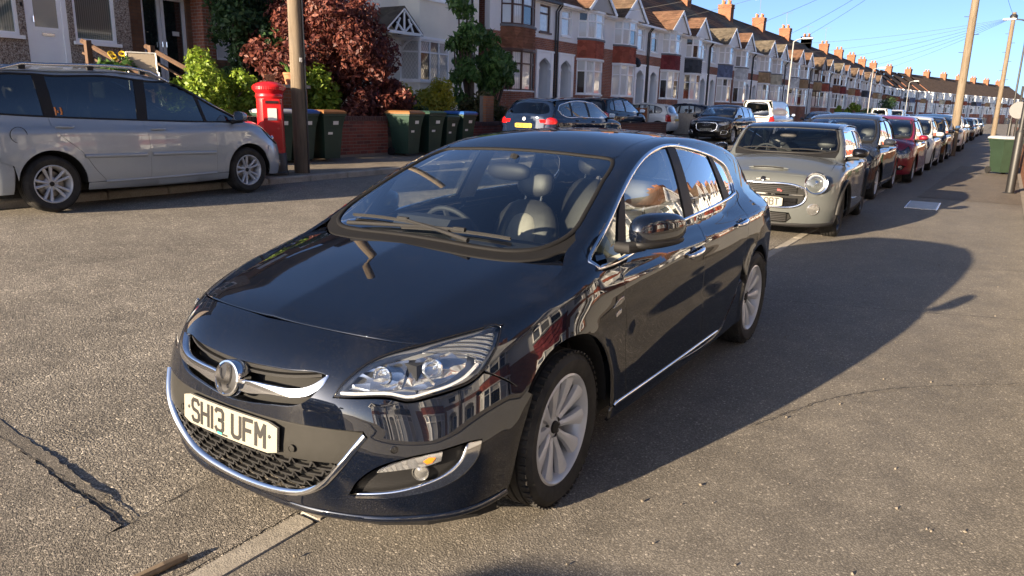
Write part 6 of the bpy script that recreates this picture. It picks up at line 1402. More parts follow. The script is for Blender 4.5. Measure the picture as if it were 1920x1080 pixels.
    # rainwater pipe
    b = MB(); b.tube([h.p(W - .10, -.25, 4.45), h.p(W - .10, -.06, 4.2), h.p(W - .10, -.06, -1.4)], .038, 8); b.obj('downpipe', GUTTER, root)
    if dish:
        b = MB(); c = h.p(b0 + bw + .12, -.28, 2.55); b.lathe([(0, .05), (.14, .03), (.27, -.03), (.28, -.03)], 18, axis_to((1, -.5, .4), c)); b.tube([c, h.p(b0 + bw + .12, .0, 2.5)], .018, 6); b.obj('satellite_dish', BLACKP, root)
    return root
# ---------------------------------------------------------------- planting
def leaf_mat(name, c1, c2, c3, trans=.35):
    m = bpy.data.materials.new(name); m.use_nodes = True; MATS[name] = m; n = NT(m.node_tree); b = m.node_tree.nodes['Principled BSDF']; o = m.node_tree.nodes['Material Output']
    v = n.geo(); r = n.voro(v, 22., 'F1', 'Color'); s = n.node('ShaderNodeSeparateColor'); n.link(r, s.inputs[0]); k = n.noise(v, 2.2, 3)
    col = n.mix(n.ramp(k, [(.35, 0.), (.65, 1.)]), c1, c2); col = n.mix(n.ramp(s.outputs[0], [(.55, 0.), (1., 1.)]), col, c3); n.link(col, b.inputs['Base Color']); b.inputs['Roughness'].default_value = .5; b.inputs['Specular IOR Level'].default_value = .35
    t = n.node('ShaderNodeBsdfTranslucent'); n.link(col, t.inputs[0]); mx = n.node('ShaderNodeMixShader'); mx.inputs[0].default_value = trans; n.link(b.outputs[0], mx.inputs[1]); n.link(t.outputs[0], mx.inputs[2]); n.link(mx.outputs[0], o.inputs[0]); return m
L_RED = leaf_mat('leaf_purple', (.062, .020, .022), (.14, .042, .036), (.30, .105, .066)); L_LIME = leaf_mat('leaf_lime', (.13, .22, .025), (.20, .30, .03), (.32, .38, .05)); L_DARK = leaf_mat('leaf_dark', (.030, .072, .028), (.048, .10, .035), (.09, .15, .052))
L_MID = leaf_mat('leaf_mid', (.055, .13, .034), (.09, .18, .045), (.15, .25, .07)); L_YEL = leaf_mat('leaf_yellow', (.34, .31, .03), (.46, .40, .04), (.28, .32, .05)); L_OLIVE = leaf_mat('leaf_olive', (.06, .07, .02), (.10, .095, .03), (.15, .10, .04))
BARK = noisy('bark', (.10, .075, .055), .35, 14, .95, .7, 50, .02)
def leaves(blobs, n, size, seed, up=.25, asp=1.7, hollow=.45, drop=0.):
    rg = np.random.default_rng(seed); B_ = np.array([(*c, *r) for c, r in blobs], float); w_ = (B_[:, 3] * B_[:, 4] * B_[:, 5]) ** (2 / 3.); idx = rg.choice(len(B_), n, p=w_ / w_.sum()); b = B_[idx]
    d = rg.normal(size=(n, 3)); d /= np.linalg.norm(d, axis=1, keepdims=True); rad = (hollow + (1 - hollow) * rg.random(n) ** .6) * rg.choice([1., 1.12, .9], n); P = b[:, :3] + d * rad[:, None] * b[:, 3:6]
    nn = d + rg.normal(size=(n, 3)) * .8 + (0, 0, up); nn /= np.linalg.norm(nn, axis=1, keepdims=True); t = np.cross(nn, rg.normal(size=(n, 3))); t[:, 2] -= drop; t /= np.linalg.norm(t, axis=1, keepdims=True); q = np.cross(nn, t); s = size * rg.choice([.55, .8, 1., 1.25, 1.6], n)[:, None] * rg.uniform(.85, 1.15, n)[:, None]
    V = np.stack([P - t * s * asp * .5, P + q * s * .42 + nn * s * .12, P + t * s * asp * .5, P - q * s * .42 + nn * s * .12], 1).reshape(-1, 3); F = np.arange(4 * n).reshape(n, 4); return V, F
def crown(name, parent, blobs, n, size, m, seed, **k):
    V, F = leaves(blobs, n, size, seed, **k); me = bpy.data.meshes.new(name); me.vertices.add(len(V)); me.vertices.foreach_set('co', V.ravel()); me.loops.add(F.size); me.loops.foreach_set('vertex_index', F.ravel().astype(np.int32)); me.polygons.add(len(F)); me.polygons.foreach_set('loop_start', np.arange(0, F.size, 4, dtype=np.int32)); me.update(calc_edges=True); me.materials.append(m); return link(name, me, parent)
def branches(parent, base, tips, r0, seed=0, name='trunk'):
    rg = random.Random(seed); b = MB()
    for t in tips:
        p0, p1 = Vector(base), Vector(t); mid = p0.lerp(p1, .5) + Vector((rg.uniform(-.15, .15), rg.uniform(-.15, .15), .12)); b.tube([p0, p0.lerp(mid, .6), mid, p1], [r0, r0 * .75, r0 * .5, r0 * .18], 7)
    return b.obj(name, BARK, parent, smooth=True)
def cluster(c, r, n, br, seed, flat=1.):
    """many small blobs through an ellipsoid: an uneven outline with gaps"""
    rg = random.Random(seed); out = []
    for _ in range(n):
        while True:
            p = [rg.uniform(-1, 1) for _ in range(3)]
            if sum(q * q for q in p) < 1: break
        s = br * rg.uniform(.55, 1.3); out.append(((c[0] + p[0] * r[0], c[1] + p[1] * r[1], c[2] + p[2] * r[2]), (s, s, s * flat)))
    return out
def plant(name, label, cat, base, c, r, nb, br, nl, size, m, seed, trunk=.04, group=None, **k):
    t = thing(name, label, cat, base, 0, group); cc = (c[0] - base[0], c[1] - base[1], c[2] - base[2]); bl = cluster(cc, r, nb, br, seed)
    crown('crown' if 'tree' in name else 'foliage', t, bl, nl, size, m, seed, **k)
    branches(t, (0, 0, 0), [b[0] for b in bl[:12]], trunk, seed, 'trunk' if 'tree' in name else 'stems'); return t
plant('smoke_tree', 'big purple-leaved smoke tree overhanging the garden wall behind the telegraph pole', 'tree', (-12.0, 10.6, .7), (-11.75, 10.5, 2.75), (1.25, 1.75, 1.35), 50, .40, 20000, .07, L_RED, 11, .09)
plant('smoke_tree', 'low dark-red smoke bush spilling over the wall beside the bins', 'bush', (-11.0, 11.4, .7), (-10.75, 11.4, 1.55), (.55, 1.15, .5), 16, .30, 4200, .075, L_RED, 12, .05)
plant('lime_bush', 'bright lime-green bush above the wall between the silver car and the pillar box', 'bush', (-11.2, 7.0, .8), (-11.2, 7.0, 1.72), (.75, .85, .62), 34, .28, 17000, .046, L_LIME, 13, .05, up=.6)
plant('conifer', 'tall dark green conifer behind the lime-green bush', 'tree', (-13.2, 9.75, 1.2), (-13.2, 9.8, 3.4), (.8, .85, 2.2), 34, .45, 11000, .075, L_DARK, 14, .10)
plant('inner_bush', 'small yellow-green shrub showing through the smoke tree', 'bush', (-11.4, 9.8, .8), (-11.25, 9.9, 1.75), (.35, .65, .45), 12, .25, 2600, .07, L_LIME, 15, .03)
plant('slim_tree', 'slim green tree with drooping leaves in front of the cream house', 'tree', (-12.3, 17.3, .9), (-12.3, 17.0, 3.9), (.40, .55, 2.6), 26, .30, 3600, .10, L_MID, 16, .07, drop=.8)
plant('slim_tree', 'leafy green lower boughs hanging before the brown-framed bay', 'tree', (-12.2, 18.3, .9), (-12.2, 18.35, 2.75), (.5, .85, 1.1), 20, .33, 3600, .10, L_MID, 17, .05, drop=.8)
plant('yellow_bush', 'golden yellow rounded shrub under the cream bay window', 'bush', (-11.5, 13.9, .8), (-11.5, 13.95, 1.62), (.55, .95, .48), 22, .28, 7500, .055, L_YEL, 18, .03, up=.6)
plant('green_bush', 'dull green shrub between the smoke bush and the golden shrub', 'bush', (-11.3, 13.0, .8), (-11.3, 13.0, 1.35), (.4, .55, .4), 12, .25, 2600, .06, L_DARK, 19, .03)
plant('olive_bush', 'brownish olive shrub on the wall before the dark blue car', 'bush', (-11.4, 16.6, .8), (-11.4, 16.8, 1.42), (.5, .95, .5), 18, .30, 4500, .06, L_OLIVE, 20, .03)
# greenery down the street
for i, (x, y, rx, ry, rz, m, sd, w_) in enumerate(((-11.6, 50.5, .8, 1.6, .8, L_LIME, 31, 'clipped bright green hedge beyond the white van'), (-11.4, 76., .5, .9, 1.1, L_LIME, 32, 'upright light green conifer in a far garden'), (-11.6, 84., .6, 1.0, 1.2, L_LIME, 33, 'second upright light green conifer in a far garden'), (-11.6, 95., .9, 1.9, .9, L_MID, 34, 'rounded mid green hedge in a far garden'), (-11.2, 107., 1.2, 2.4, 1.9, L_DARK, 35, 'dark green round tree in a far front garden'), (4.2, 33., .8, 3.5, .6, L_LIME, 36, 'yellow-green hedge along the near gardens'), (4.2, 26., .6, 1.6, .5, L_MID, 37, 'mid green shrub beside the yellow-green hedge'))):
    z0 = garden(x, y) if x < 0 else .03; plant('garden_shrub', w_, 'shrub', (x, y, z0), (x, y, z0 + rz * .9), (rx, ry, rz), 20, min(rx, rz) * .5, 3800, .09, m, sd, .03, 'shrubs in front gardens', up=.5)
plant('spruce_tree', 'distant dark spruce standing above the far roofs', 'tree', (-27, 130, 1.4), (-27, 130, 7.5), (1.8, 1.8, 4.5), 36, 1.3, 5000, .35, L_DARK, 41, .2)
plant('distant_tree', 'pale green tree top behind the far plain roofs', 'tree', (-29, 158, 1.4), (-29, 158, 7.2), (3, 5, 2.0), 24, 1.6, 4000, .35, L_MID, 42, .2)
# ---------------------------------------------------------------- the two terraces
FLOOR = 1.45; XL = -15.15
LOOK = [ # hung tiles, frames, gable, roof, upper wall, words
    ('brown', BROWNF, None, ROOF_B, RENDERW, 'red brick terraced house with brown bay window frames behind the small green tree', {}),
    ('red', UPVC, RENDERG, ROOF_R, RENDERW, 'brick terraced house with half-timbered gable and red-brown tile hanging, white bay windows', {}),
    ('red', UPVC, RENDERW, ROOF_B, RENDERW, 'brick terraced house with rust-red curved bay panel and a black satellite dish', {'dish': True}),
    ('maroon', UPVC, RENDERW, ROOF_R, RENDERW, 'terraced house with maroon tile-hung bay above white windows, beside the slate-black bay', {}),
    ('slate', UPVC, RENDERW, ROOF_R, RENDERW, 'terraced house with slate-black bay panel and white rendered ground storey', {'base': RENDERW, 'brick': RENDERW}),
    ('blue', UPVC, RENDERW, ROOF_G, RENDERW, 'terraced house with lilac-blue tile-hung bay and white windows', {}),
    ('white', UPVC, RENDERW, ROOF_R, RENDERW, 'terraced house with all-white bay panel next to the lilac-blue bay', {}),
    ('tan', UPVC, RENDERW, ROOF_G, RENDERW, 'terraced house with olive-tan bay panel behind the white van', {}),
    ('cream', UPVC, RENDERW, ROOF_G, RENDERW, 'terraced house with pale cream bay panel and a dark satellite dish', {'dish': True}),
    ('white', UPVC, RENDERW, ROOF_R, RENDERW, 'terraced house with white bay panel and rust-red gable roof', {}),
    ('tan', UPVC, RENDERW, ROOF_R, RENDERW, 'terraced house with orange-tan bay panel and tall white ground windows', {}),
    ('tan', BROWNF, RENDERG, ROOF_B, RENDERW, 'terraced house with dark brown upper bay window frames and tan panel', {}),
    ('red', UPVC, RENDERG, ROOF_B, RENDERW, 'terraced house with bright red bay panel, halfway along the street', {}),
    ('brown', UPVC, RENDERW, ROOF_G, RENDERW, 'terraced house with brown bay panel just past the bright red one', {}),
]
def cell(k): return 22.35 + 5.1 * k
for k, (hk, fr, gb, rf, w2, words_, ex) in enumerate(LOOK):
    o = terrace_house(words_, bool(k % 2), fr, HT[hk], w2, gb, rf, ROOF_R if k in (3, 6, 9) else None, chim=(k % 2 == 1), **ex); o.location = (XL, cell(k), FLOOR)
# farther houses reuse the two mirror-image plans in other colours
PA = terrace_house('pale terraced house with maroon bay panel far along the street', False, UPVC, HT['maroon'], RENDERW, RENDERW, ROOF_R, chim=True); PB = terrace_house('far terraced house with tan bay panel and brown roof', True, UPVC, HT['tan'], RENDERW, RENDERW, ROOF_B, chim=False)
kk = len(LOOK); PA.location = (XL, cell(kk), FLOOR); PB.location = (XL, cell(kk + 1), FLOOR)
FA = terrace_house('far terraced house under a plain brown roof without a gable, cream bay', False, UPVC, HT['cream'], RENDERW, None, ROOF_B, chim=True, gabled=False); FB = terrace_house('far terraced house under a plain brown roof without a gable, brown bay', True, UPVC, HT['brown'], RENDERW, None, ROOF_B, chim=False, gabled=False)
FA.location = (XL, cell(kk + 6), FLOOR); FB.location = (XL, cell(kk + 7), FLOOR)
ORD = 'first second third fourth fifth sixth seventh eighth ninth tenth eleventh twelfth thirteenth fourteenth fifteenth sixteenth seventeenth eighteenth nineteenth twentieth twenty-first twenty-second twenty-third twenty-fourth twenty-fifth twenty-sixth twenty-seventh twenty-eighth'.split()
FAR = 'distant terraced house near the end of the street, one of a long row of bays'
cols = ['brown', 'tan', 'red', 'cream', 'blue', 'maroon', 'white', 'slate']
for j in range(2, 28):
    if j in (6, 7): continue
    src = (PA, PB) if j < 6 else (FA, FB); s_ = src[j % 2]
    ph = math.radians(13.5) * min(1., max(0, j - 9) / 5.); px_ = XL if j <= 9 else hx + 5.1 * math.sin(ph); py_ = cell(kk + j) if j <= 9 else hy + 5.1 * math.cos(ph); hx, hy = px_, py_
    c = copy_tree(s_, (px_, py_, FLOOR), -ph, {('hung_maroon' if s_ is PA else 'hung_tan' if s_ is PB else 'hung_cream' if s_ is FA else 'hung_brown'): HT[cols[(j * 5) % 8]]}, '%s house of the distant row past the bright red bay, with %s bay panel' % (ORD[j], cols[(j * 5) % 8]), 'terraced houses along the street')
for o, j_, w_ in ((PA, 0, 'maroon'), (PB, 1, 'tan'), (FA, 6, 'cream'), (FB, 7, 'brown')): o['label'] = '%s house of the distant row past the bright red bay, with %s bay panel' % (ORD[j_], w_)
# the sunlit houses on the near side (mirrored in the parked cars)
NR = 'brick and white-bayed terraced house on the near side of the street, seen only in reflections'
RX0 = 8.6
rsrc = (LOOK and None)
hs = [o for o in bpy.data.objects if o.name.startswith('terraced_house') and o.parent is None][:6]
for j in range(-4, 26):
    s_ = hs[(1, 2)[j % 2] if j % 3 else (3, 4)[j % 2]]
    c = copy_tree(s_, (RX0, 3.0 + 5.1 * j, .25), math.pi, None, '%s bay-windowed house of the near-side terrace, counted from behind the camera, seen in reflections' % (ORD + ['twenty-ninth', 'thirtieth'])[j + 4], 'houses on the near side of the street'); c.location.y += 5.1
# ---------------------------------------------------------------- bespoke houses at the near end of the far side
def simple_roof(h, root, W, z, back, rise, m):
    b = MB(); tiled_slope(h, b, -.2, W + .2, -.35, z, back / 2, z + rise, 14); tiled_slope(h, b, W + .2, -.2, back + .35, z, back / 2, z + rise, 6); return b.obj('roof', m, root)
t = thing('pebbledash_house', 'pebbledashed house with wide white windows and white front door behind the silver people carrier', 'house', (-14.5, 1.6, 1.9)); h = H(t, False, 5.85)
ops = [(.6, 3.55, .82, 2.4), (3.68, 4.50, 0, 2.4), (4.62, 5.52, .80, 2.4), (.6, 3.4, 3.3, 4.6), (4.3, 5.5, 3.3, 4.6)]
b = MB(); wall_open(h, b, 0, 5.85, -1.2, 5., ops); b.obj('pebbledash_wall', PEBBLE, t)
for q in (0., 5.6):
    b = MB(); h.box(b, q, q + .25, .25, 8, -1.2, 5.); b.obj('side_wall', PEBBLE, t)
for (u0, u1, z0, z1, sp_) in ((.6, 3.55, .82, 2.4, 3), (4.62, 5.52, .80, 2.4, 1), (.6, 3.4, 3.3, 4.6, 3), (4.3, 5.5, 3.3, 4.6, 2)):
    facet_window(h, t, (u0, .03), (u1, .03), z0, z1, UPVC, mat('curtained_pane', (.05, .075, .078), .05, coat=1., fn=lambda nt, b_: (lambda n: (lambda w_: (n.link(n.coord('Object', (1, 1, .05)), w_.inputs['Vector']), n.link(n.mix(w_.outputs['Fac'], (.025, .05, .052), (.10, .135, .135)), b_.inputs['Base Color'])))(n.node('ShaderNodeTexWave', bands_direction='Y', i_Scale=7., i_Distortion=.6)))(NT(nt))), None, .065, split=sp_)
    b = MB(); h.box(b, u0 - .05, u1 + .05, -.09, .05, z0 - .07, z0); b.obj('window_sill', UPVC, t); b = MB(); h.box(b, u0 - .02, u1 + .02, .26, .28, z0 - .05, z1 + .05); b.obj('room_shade', mat('room_dark'), t)
b = MB(); h.box(b, 3.68, 3.78, .02, .10, 0, 2.4); h.box(b, 4.40, 4.50, .02, .10, 0, 2.4); h.box(b, 3.78, 4.40, .02, .10, 2.25, 2.4); h.box(b, 3.78, 4.40, .05, .09, 0, .95); h.box(b, 3.78, 3.86, .04, .095, .95, 2.25); h.box(b, 4.32, 4.40, .04, .095, .95, 2.25); h.box(b, 3.86, 4.32, .04, .095, .95, 1.02); d_ = b.obj('front_door', UPVC, t)
b = MB(); h.box(b, 3.86, 4.32, .055, .075, 1.02, 2.25); b.obj('pane', mat('obscure_glass', (.34, .32, .26), .25, coat=.6), d_)
b = MB(); h.box(b, 3.98, 4.22, .03, .052, .86, .91); b.obj('letterbox', SATIN, d_); b = MB(); b.tube([h.p(3.83, -.01, 1.10), h.p(3.83, -.01, 1.22)], .012, 6); b.obj('door_handle', CHROME, d_)
b = MB(); h.box(b, 3.60, 3.65, -.03, .0, 1.50, 1.64); h.box(b, 3.605, 3.645, -.025, .0, 1.38, 1.45); b.obj('door_bell', BLACKP, t)
b = MB(); h.box(b, 3.5, 4.7, -.9, 0, -1.2, -.02); b.obj('doorstep', KERB, t)
simple_roof(h, t, 5.85, 5., 8, 2.6, ROOF_B)
t = thing('brick_porch_house', 'brown brick house front with white glazed double doors behind the garden chair', 'house', (-14.9, 7.5, 1.75)); h = H(t, False, 4.6)
RUST = brick_mat('brick_thin_brown', (.27, .145, .085), (.20, .105, .065), (.16, .12, .09))
b = MB(); wall_open(h, b, 0, 4.6, -1.2, 5., [(.48, 1.62, 0, 2.15), (2.4, 4.2, .8, 2.2), (.6, 1.8, 3.2, 4.5), (2.4, 4.2, 3.2, 4.5)]); b.obj('brick_wall', RUST, t)
b = MB(); h.box(b, 1.75, 2.05, -.45, 0, -1.2, 2.6); b.obj('porch_pier', BRICK_R, t)
b = MB(); h.box(b, .35, 2.1, -.5, .0, 2.22, 2.45); b.obj('porch_lintel', BLACKP, t)
for (u0, u1) in ((.48, .98), (1.0, 1.62)):
    o = facet_window(h, t, (u0, .06), (u1, .06), .02, 2.15, UPVC, DARKP, None, .075, name='glazed_door'); b = MB(); b.tube([h.p(u1 - .04 if u0 < .6 else u0 + .04, -.01, 1.0), h.p(u1 - .04 if u0 < .6 else u0 + .04, -.01, 1.12)], .012, 6); b.obj('door_handle', CHROME, o)
b = MB(); b.quad(*[h.p(u, .012, z) for u, z in ((1.22, 1.28), (1.40, 1.28), (1.40, 1.38), (1.22, 1.38))]); b.obj('door_notice', STICKER, t)
for (u0, u1, z0, z1) in ((2.4, 4.2, .8, 2.2), (.6, 1.8, 3.2, 4.5), (2.4, 4.2, 3.2, 4.5)): facet_window(h, t, (u0, .05), (u1, .05), z0, z1, UPVC, PANE, .7, .06, split=2)
b = MB(); h.box(b, .1, 4.5, .35, .37, 0, 5); b.obj('room_shade', mat('room_dark'), t); simple_roof(h, t, 4.6, 5., 8, 2.6, ROOF_B)
b = MB(); b.tube([h.p(-.02, -.05, 5.), h.p(-.02, -.05, -1.)], .035, 8); b.obj('downpipe', GUTTER, t)
# cream house with the timber porch
t = thing('cream_house', 'cream rendered house with leaded bay window and white timber porch gable', 'house', (-15.0, 14.6, 1.45)); h = H(t, False, 6.8)
b = MB(); wall_open(h, b, 0, 6.8, -1.4, 5.2, [(.95, 2.0, 0, 2.25), (2.5, 4.5, .85, 2.25), (2.5, 4.5, 3.5, 4.7), (.8, 1.9, 3.5, 4.6), (5.3, 6.3, 3.6, 4.6)]); b.obj('rendered_wall', RENDER, t)
for q in (0., 6.55):
    b = MB(); h.box(b, q, q + .25, .25, 8, -1.4, 5.2); b.obj('side_wall', RENDER, t)
pl = [(2.35, 0), (2.72, -.55), (4.28, -.55), (4.65, 0)]
def solid(nm, z0, z1, m, k=0.): 
    b = MB(); bay_wall(h, b, off_plan(pl, k, 2.35, 2.3), z0, z1); return b.obj(nm, m, t)
solid('bay_plinth', -1.4, .82, RENDER); solid('bay_sill', .82, .88, UPVC, .05); solid('bay_panel', 2.28, 3.5, RENDER); solid('bay_cornice', 2.2, 2.30, UPVC, .03); solid('bay_sill', 3.44, 3.5, UPVC, .05); solid('bay_top', 4.66, 5.1, RENDER)
def lead(parent, a, c, z0, z1):
    b = MB(); A_, B_ = np.array(a), np.array(c); d = B_ - A_; L = np.linalg.norm(d); d /= L; n_ = np.array((d[1], -d[0])); n_ = -n_ if n_[1] > 0 else n_; s_ = .11
    k = -int((z1 - z0) / s_) - 1
    for i in range(-30, 30):
        for sg in (1, -1):
            pts = []
            for zz in np.linspace(z0, z1, 9):
                u = i * s_ + sg * (zz - z0) * .62
                if .06 < u < L - .06: pts.append((*(A_ + d * u - n_ * .030), zz))
            if len(pts) > 1: b.tube([h.p(*q) for q in (pts[0], pts[-1])], .004, 3, caps=False)
    if b.v: b.obj('leading', LEAD, parent)
for (z0, z1) in ((.88, 2.2), (3.5, 4.66)):
    for i in range(3):
        o = facet_window(h, t, pl[i], pl[i + 1], z0, z1, UPVC, PANE, .70, .055, split=3 if i == 1 else 1)
        if z0 < 2: lead(o, pl[i], pl[i + 1], z0 + .05, z1 - .05)
for (u0, u1, z0, z1) in ((.8, 1.9, 3.5, 4.6), (5.3, 6.3, 3.6, 4.6)): facet_window(h, t, (u0, .05), (u1, .05), z0, z1, UPVC, PANE, .7, .06, split=2)
b = MB(); h.box(b, .3, 6.5, .35, .37, 0, 5); b.obj('room_shade', mat('room_dark'), t)
facet_window(h, t, (.95, .08), (1.15, .08), 0.1, 2.2, UPVC, PANE, .75, .04, name='side_light'); facet_window(h, t, (1.80, .08), (2.0, .08), 0.1, 2.2, UPVC, PANE, .75, .04, name='side_light')
b = MB(); h.box(b, 1.15, 1.80, .05, .10, 0.02, 2.05); d_ = b.obj('front_door', noisy('red_door', (.32, .012, .018), .1, 4, .4), t); b = MB(); h.box(b, 1.32, 1.62, .04, .06, 1.2, 1.85); b.obj('pane', DARKP, d_)
po = holder('porch_canopy', t)
b = MB(); u0, u1, uc, z0, z1 = .70, 2.25, 1.475, 2.28, 3.0
for (ua, ub) in ((u0 - .12, uc), (u1 + .12, uc)):
    V = [h.p(u, v, z) for v in (-1.0, .0) for u, z in ((ua, z0 - .04), (ub, z1), (ub, z1 + .07), (ua, z0 + .03))]; b.add(V, [(0, 1, 2, 3), (7, 6, 5, 4), (0, 4, 5, 1), (1, 5, 6, 2), (2, 6, 7, 3), (3, 7, 4, 0)])
b.obj('canopy_roof', ROOF_G, po)
b = MB()
for (ua, za, ub, zb_) in ((u0 - .1, z0 - .02, uc, z1 - .02), (u1 + .1, z0 - .02, uc, z1 - .02), (uc - .42, z0 + .02, uc - .2, z0 + .42), (uc + .42, z0 + .02, uc + .2, z0 + .42), (uc, z0, uc, z1 - .1), (uc - .06, z0 + .05, uc - .35, z0 + .28), (uc + .06, z0 + .05, uc + .35, z0 + .28)): b.tube([h.p(ua, -.98, za), h.p(ub, -.98, zb_)], .035, 4)
h.box(b, u0, u1, -1.02, -.94, z0 - .06, z0 + .03); h.box(b, u0, u0 + .07, -1., 0, z0 - .06, z0 + .02); h.box(b, u1 - .07, u1, -1., 0, z0 - .06, z0 + .02); b.obj('canopy_timbers', UPVC, po)
for u in (u0 + .04, u1 - .04):
    b = MB(); b.tube([h.p(u, 0, 1.6), h.p(u, -.35, 2.0), h.p(u, -.75, z0 - .06)], .04, 5); b.obj('canopy_bracket', UPVC, po)
simple_roof(h, t, 6.8, 5.2, 8, 2.6, ROOF_B)
b = MB(); b.tube([h.p(6.3, -.06, 5.1), h.p(6.3, -.06, -1.)], .04, 8); b.obj('downpipe', GUTTER, t)
# ---------------------------------------------------------------- street furniture
RED = noisy('post_red', (.52, .012, .016), .12, 6, .32, coat=.5)
t = thing('pillar_box', 'red cast-iron pillar box with black base beside the telegraph pole', 'post box', (-8.60, 6.34, fz(-8.6)))
def lat(nm, prof, m, n=36, parent=None, M=None, auto=35): b = MB(); b.lathe(prof, n, M); return b.obj(nm, m, parent or t, auto=auto)
lat('base', [(.0, .0), (.265, 0), (.265, .04), (.25, .06), (.245, .36), (.235, .38)], IRON)
bd = lat('body', [(.225, .36), (.228, .38), (.222, 1.30), (.236, 1.32), (.236, 1.36), (.225, 1.38), (.225, 1.40)], RED)
lat('cap', [(.225, 1.38), (.25, 1.42), (.275, 1.45), (.280, 1.50), (.268, 1.52), (.20, 1.56), (.10, 1.585), (0, 1.59)], RED)
for k in range(40): 
    if k % 1 == 0:
        pass
b = MB()
for k in range(44): a = 2 * math.pi * k / 44; b.box((.276 * math.cos(a), .276 * math.sin(a), 1.475), (.014, .024, .05), rz=a)
o = b.obj('cap_fluting', RED, t); o['kind'] = 'stuff'
def on_box(a, z, r=.228): return (r * math.cos(a), r * math.sin(a), z)
fa = -.55
b = MB(); b.box(on_box(fa, 1.26), (.03, .26, .075), rz=fa); b.obj('aperture_hood', RED, t); b = MB(); b.box(on_box(fa, 1.245, .238), (.02, .21, .035), rz=fa); b.obj('aperture', IRON, t)
b = MB(); b.box(on_box(fa, 1.04, .226), (.02, .15, .20), rz=fa); b.obj('collection_plate', STICKER, t)
b = MB(); b.box(on_box(fa, .86, .222), (.012, .30, .86), rz=fa); b.obj('door', RED, t); b = MB(); b.lathe([(0, .03), (.02, .028), (.024, 0)], 10, axis_to((math.cos(fa + .4), math.sin(fa + .4), 0), on_box(fa + .4, .80, .226))); b.obj('lock', RED, t)
# telegraph poles
WOOD = None
def _wood(nt, b):
    n = NT(nt); v = n.geo((1, 1, .06)); a = n.noise(v, 26, 6, .65, .4); k = n.noise(n.geo(), 1.3, 3); c = n.mix(n.ramp(a, [(.3, 0.), (.7, 1.)]), (.092, .072, .052), (.205, .162, .115)); c = n.mix(n.ramp(k, [(.45, 0.), (.75, .5)]), c, (.16, .14, .115)); n.link(c, b.inputs['Base Color']); n.bump(a, .5, .012, b)
WOOD = mat('pole_wood', (.27, .21, .15), .9, spec=.2, fn=_wood)
def pole(label, x, y, z, H_, r0, r1, steps=True, lean=(0, 0)):
    t = thing('telegraph_pole', label, 'pole', (x, y, z), 0, 'telegraph poles'); b = MB(); b.tube([(lean[0] * k / 8, lean[1] * k / 8, H_ * k / 8 - (.2 if k == 0 else 0)) for k in range(9)], [lerp(r0, r1, k / 8) for k in range(9)], 16); b.obj('shaft', WOOD, t, auto=50)
    if steps:
        for k in range(7):
            b = MB(); zz = H_ * .42 + k * H_ * .07; s_ = 1 if k % 2 else -1; b.tube([(s_ * .05 + lean[0] * zz / H_, lean[1] * zz / H_, zz), (s_ * (r0 + .14) + lean[0] * zz / H_, lean[1] * zz / H_, zz + .01)], .012, 5); b.obj('step_iron', IRON, t)
        b = MB(); b.lathe([(r1 + .05, H_ - .45), (r1 + .10, H_ - .40), (r1 + .10, H_ - .2), (r1 + .04, H_ - .12)], 14, Matrix.Translation((lean[0], lean[1], 0))); b.obj('wire_ring', IRON, t, auto=40)
    return t
p1 = pole('thick wooden telegraph pole on the far pavement beside the pillar box', -8.52, 6.92, fz(-8.5), 8.5, .135, .105, False)
b = MB(); b.lathe([(.124, 2.10), (.127, 2.11), (.127, 2.15), (.124, 2.16)], 16); b.obj('yellow_band', mat('band_yellow', (.55, .38, .03), .6), p1); b = MB(); b.box((.127, -.03, 1.98), (.012, .05, .07)); b.obj('pole_tag', SATIN, p1)
b = MB(); b.tube([(.13, .05, .0), (.13, .05, 2.0), (.115, .04, 6.)], .018, 6); b.obj('cable_guard', GUTTER, p1)
P2X, P2Y = .42, 33.; pole('tall wooden telegraph pole with step irons among the parked cars', P2X, P2Y, 0, 9.6, .16, .12)
P3X, P3Y = 1.5, 56.; pole('farther wooden telegraph pole with wires fanning from its head, beyond the green bin', P3X, P3Y, 0, 8.0, .15, .115)
# overhead wires
WIRE = mat('wire_black', (.02, .02, .022), .7)
def wire(label, a, c, sag=.35, r=.009):
    b = MB(); b.tube([Vector(a).lerp(Vector(c), k / 14) - Vector((0, 0, sag * 4 * (k / 14) * (1 - k / 14))) for k in range(15)], r, 4, caps=False); o = b.obj('overhead_wire', WIRE); tag(o, label, 'wire', 'overhead wires')
W2 = 'thin telephone wire from the near tall pole to a terrace roof'; W3 = 'thin telephone wire fanning from the far pole head to the houses'; NTH = 'nearest second third fourth fifth farthest'.split()
for k, yy in enumerate((27.5, 32.6, 37.7, 48., 58., 63.)): wire('%s of the thin telephone wires from the tall near pole to the terrace roofs' % NTH[k], (P2X, P2Y, 9.2), (-15.4, yy, 6.1), .5)
for k, yy in enumerate((52., 62., 73., 83., 93., 104.)): wire('%s of the thin telephone wires fanning from the far pole head to the houses' % NTH[k], (P3X, P3Y, 7.7), (-15.4, yy, 6.1), .45)
wire('telephone wire between the two tall poles on the near side', (P2X, P2Y, 9.1), (P3X, P3Y, 7.75), .3); wire('telephone wire running from the tall pole towards the near houses', (P2X, P2Y, 9.2), (8.4, 22., 5.6), .4); wire('telephone wire running from the far pole head to the near houses', (P3X, P3Y, 7.7), (8.4, 50., 5.6), .4)
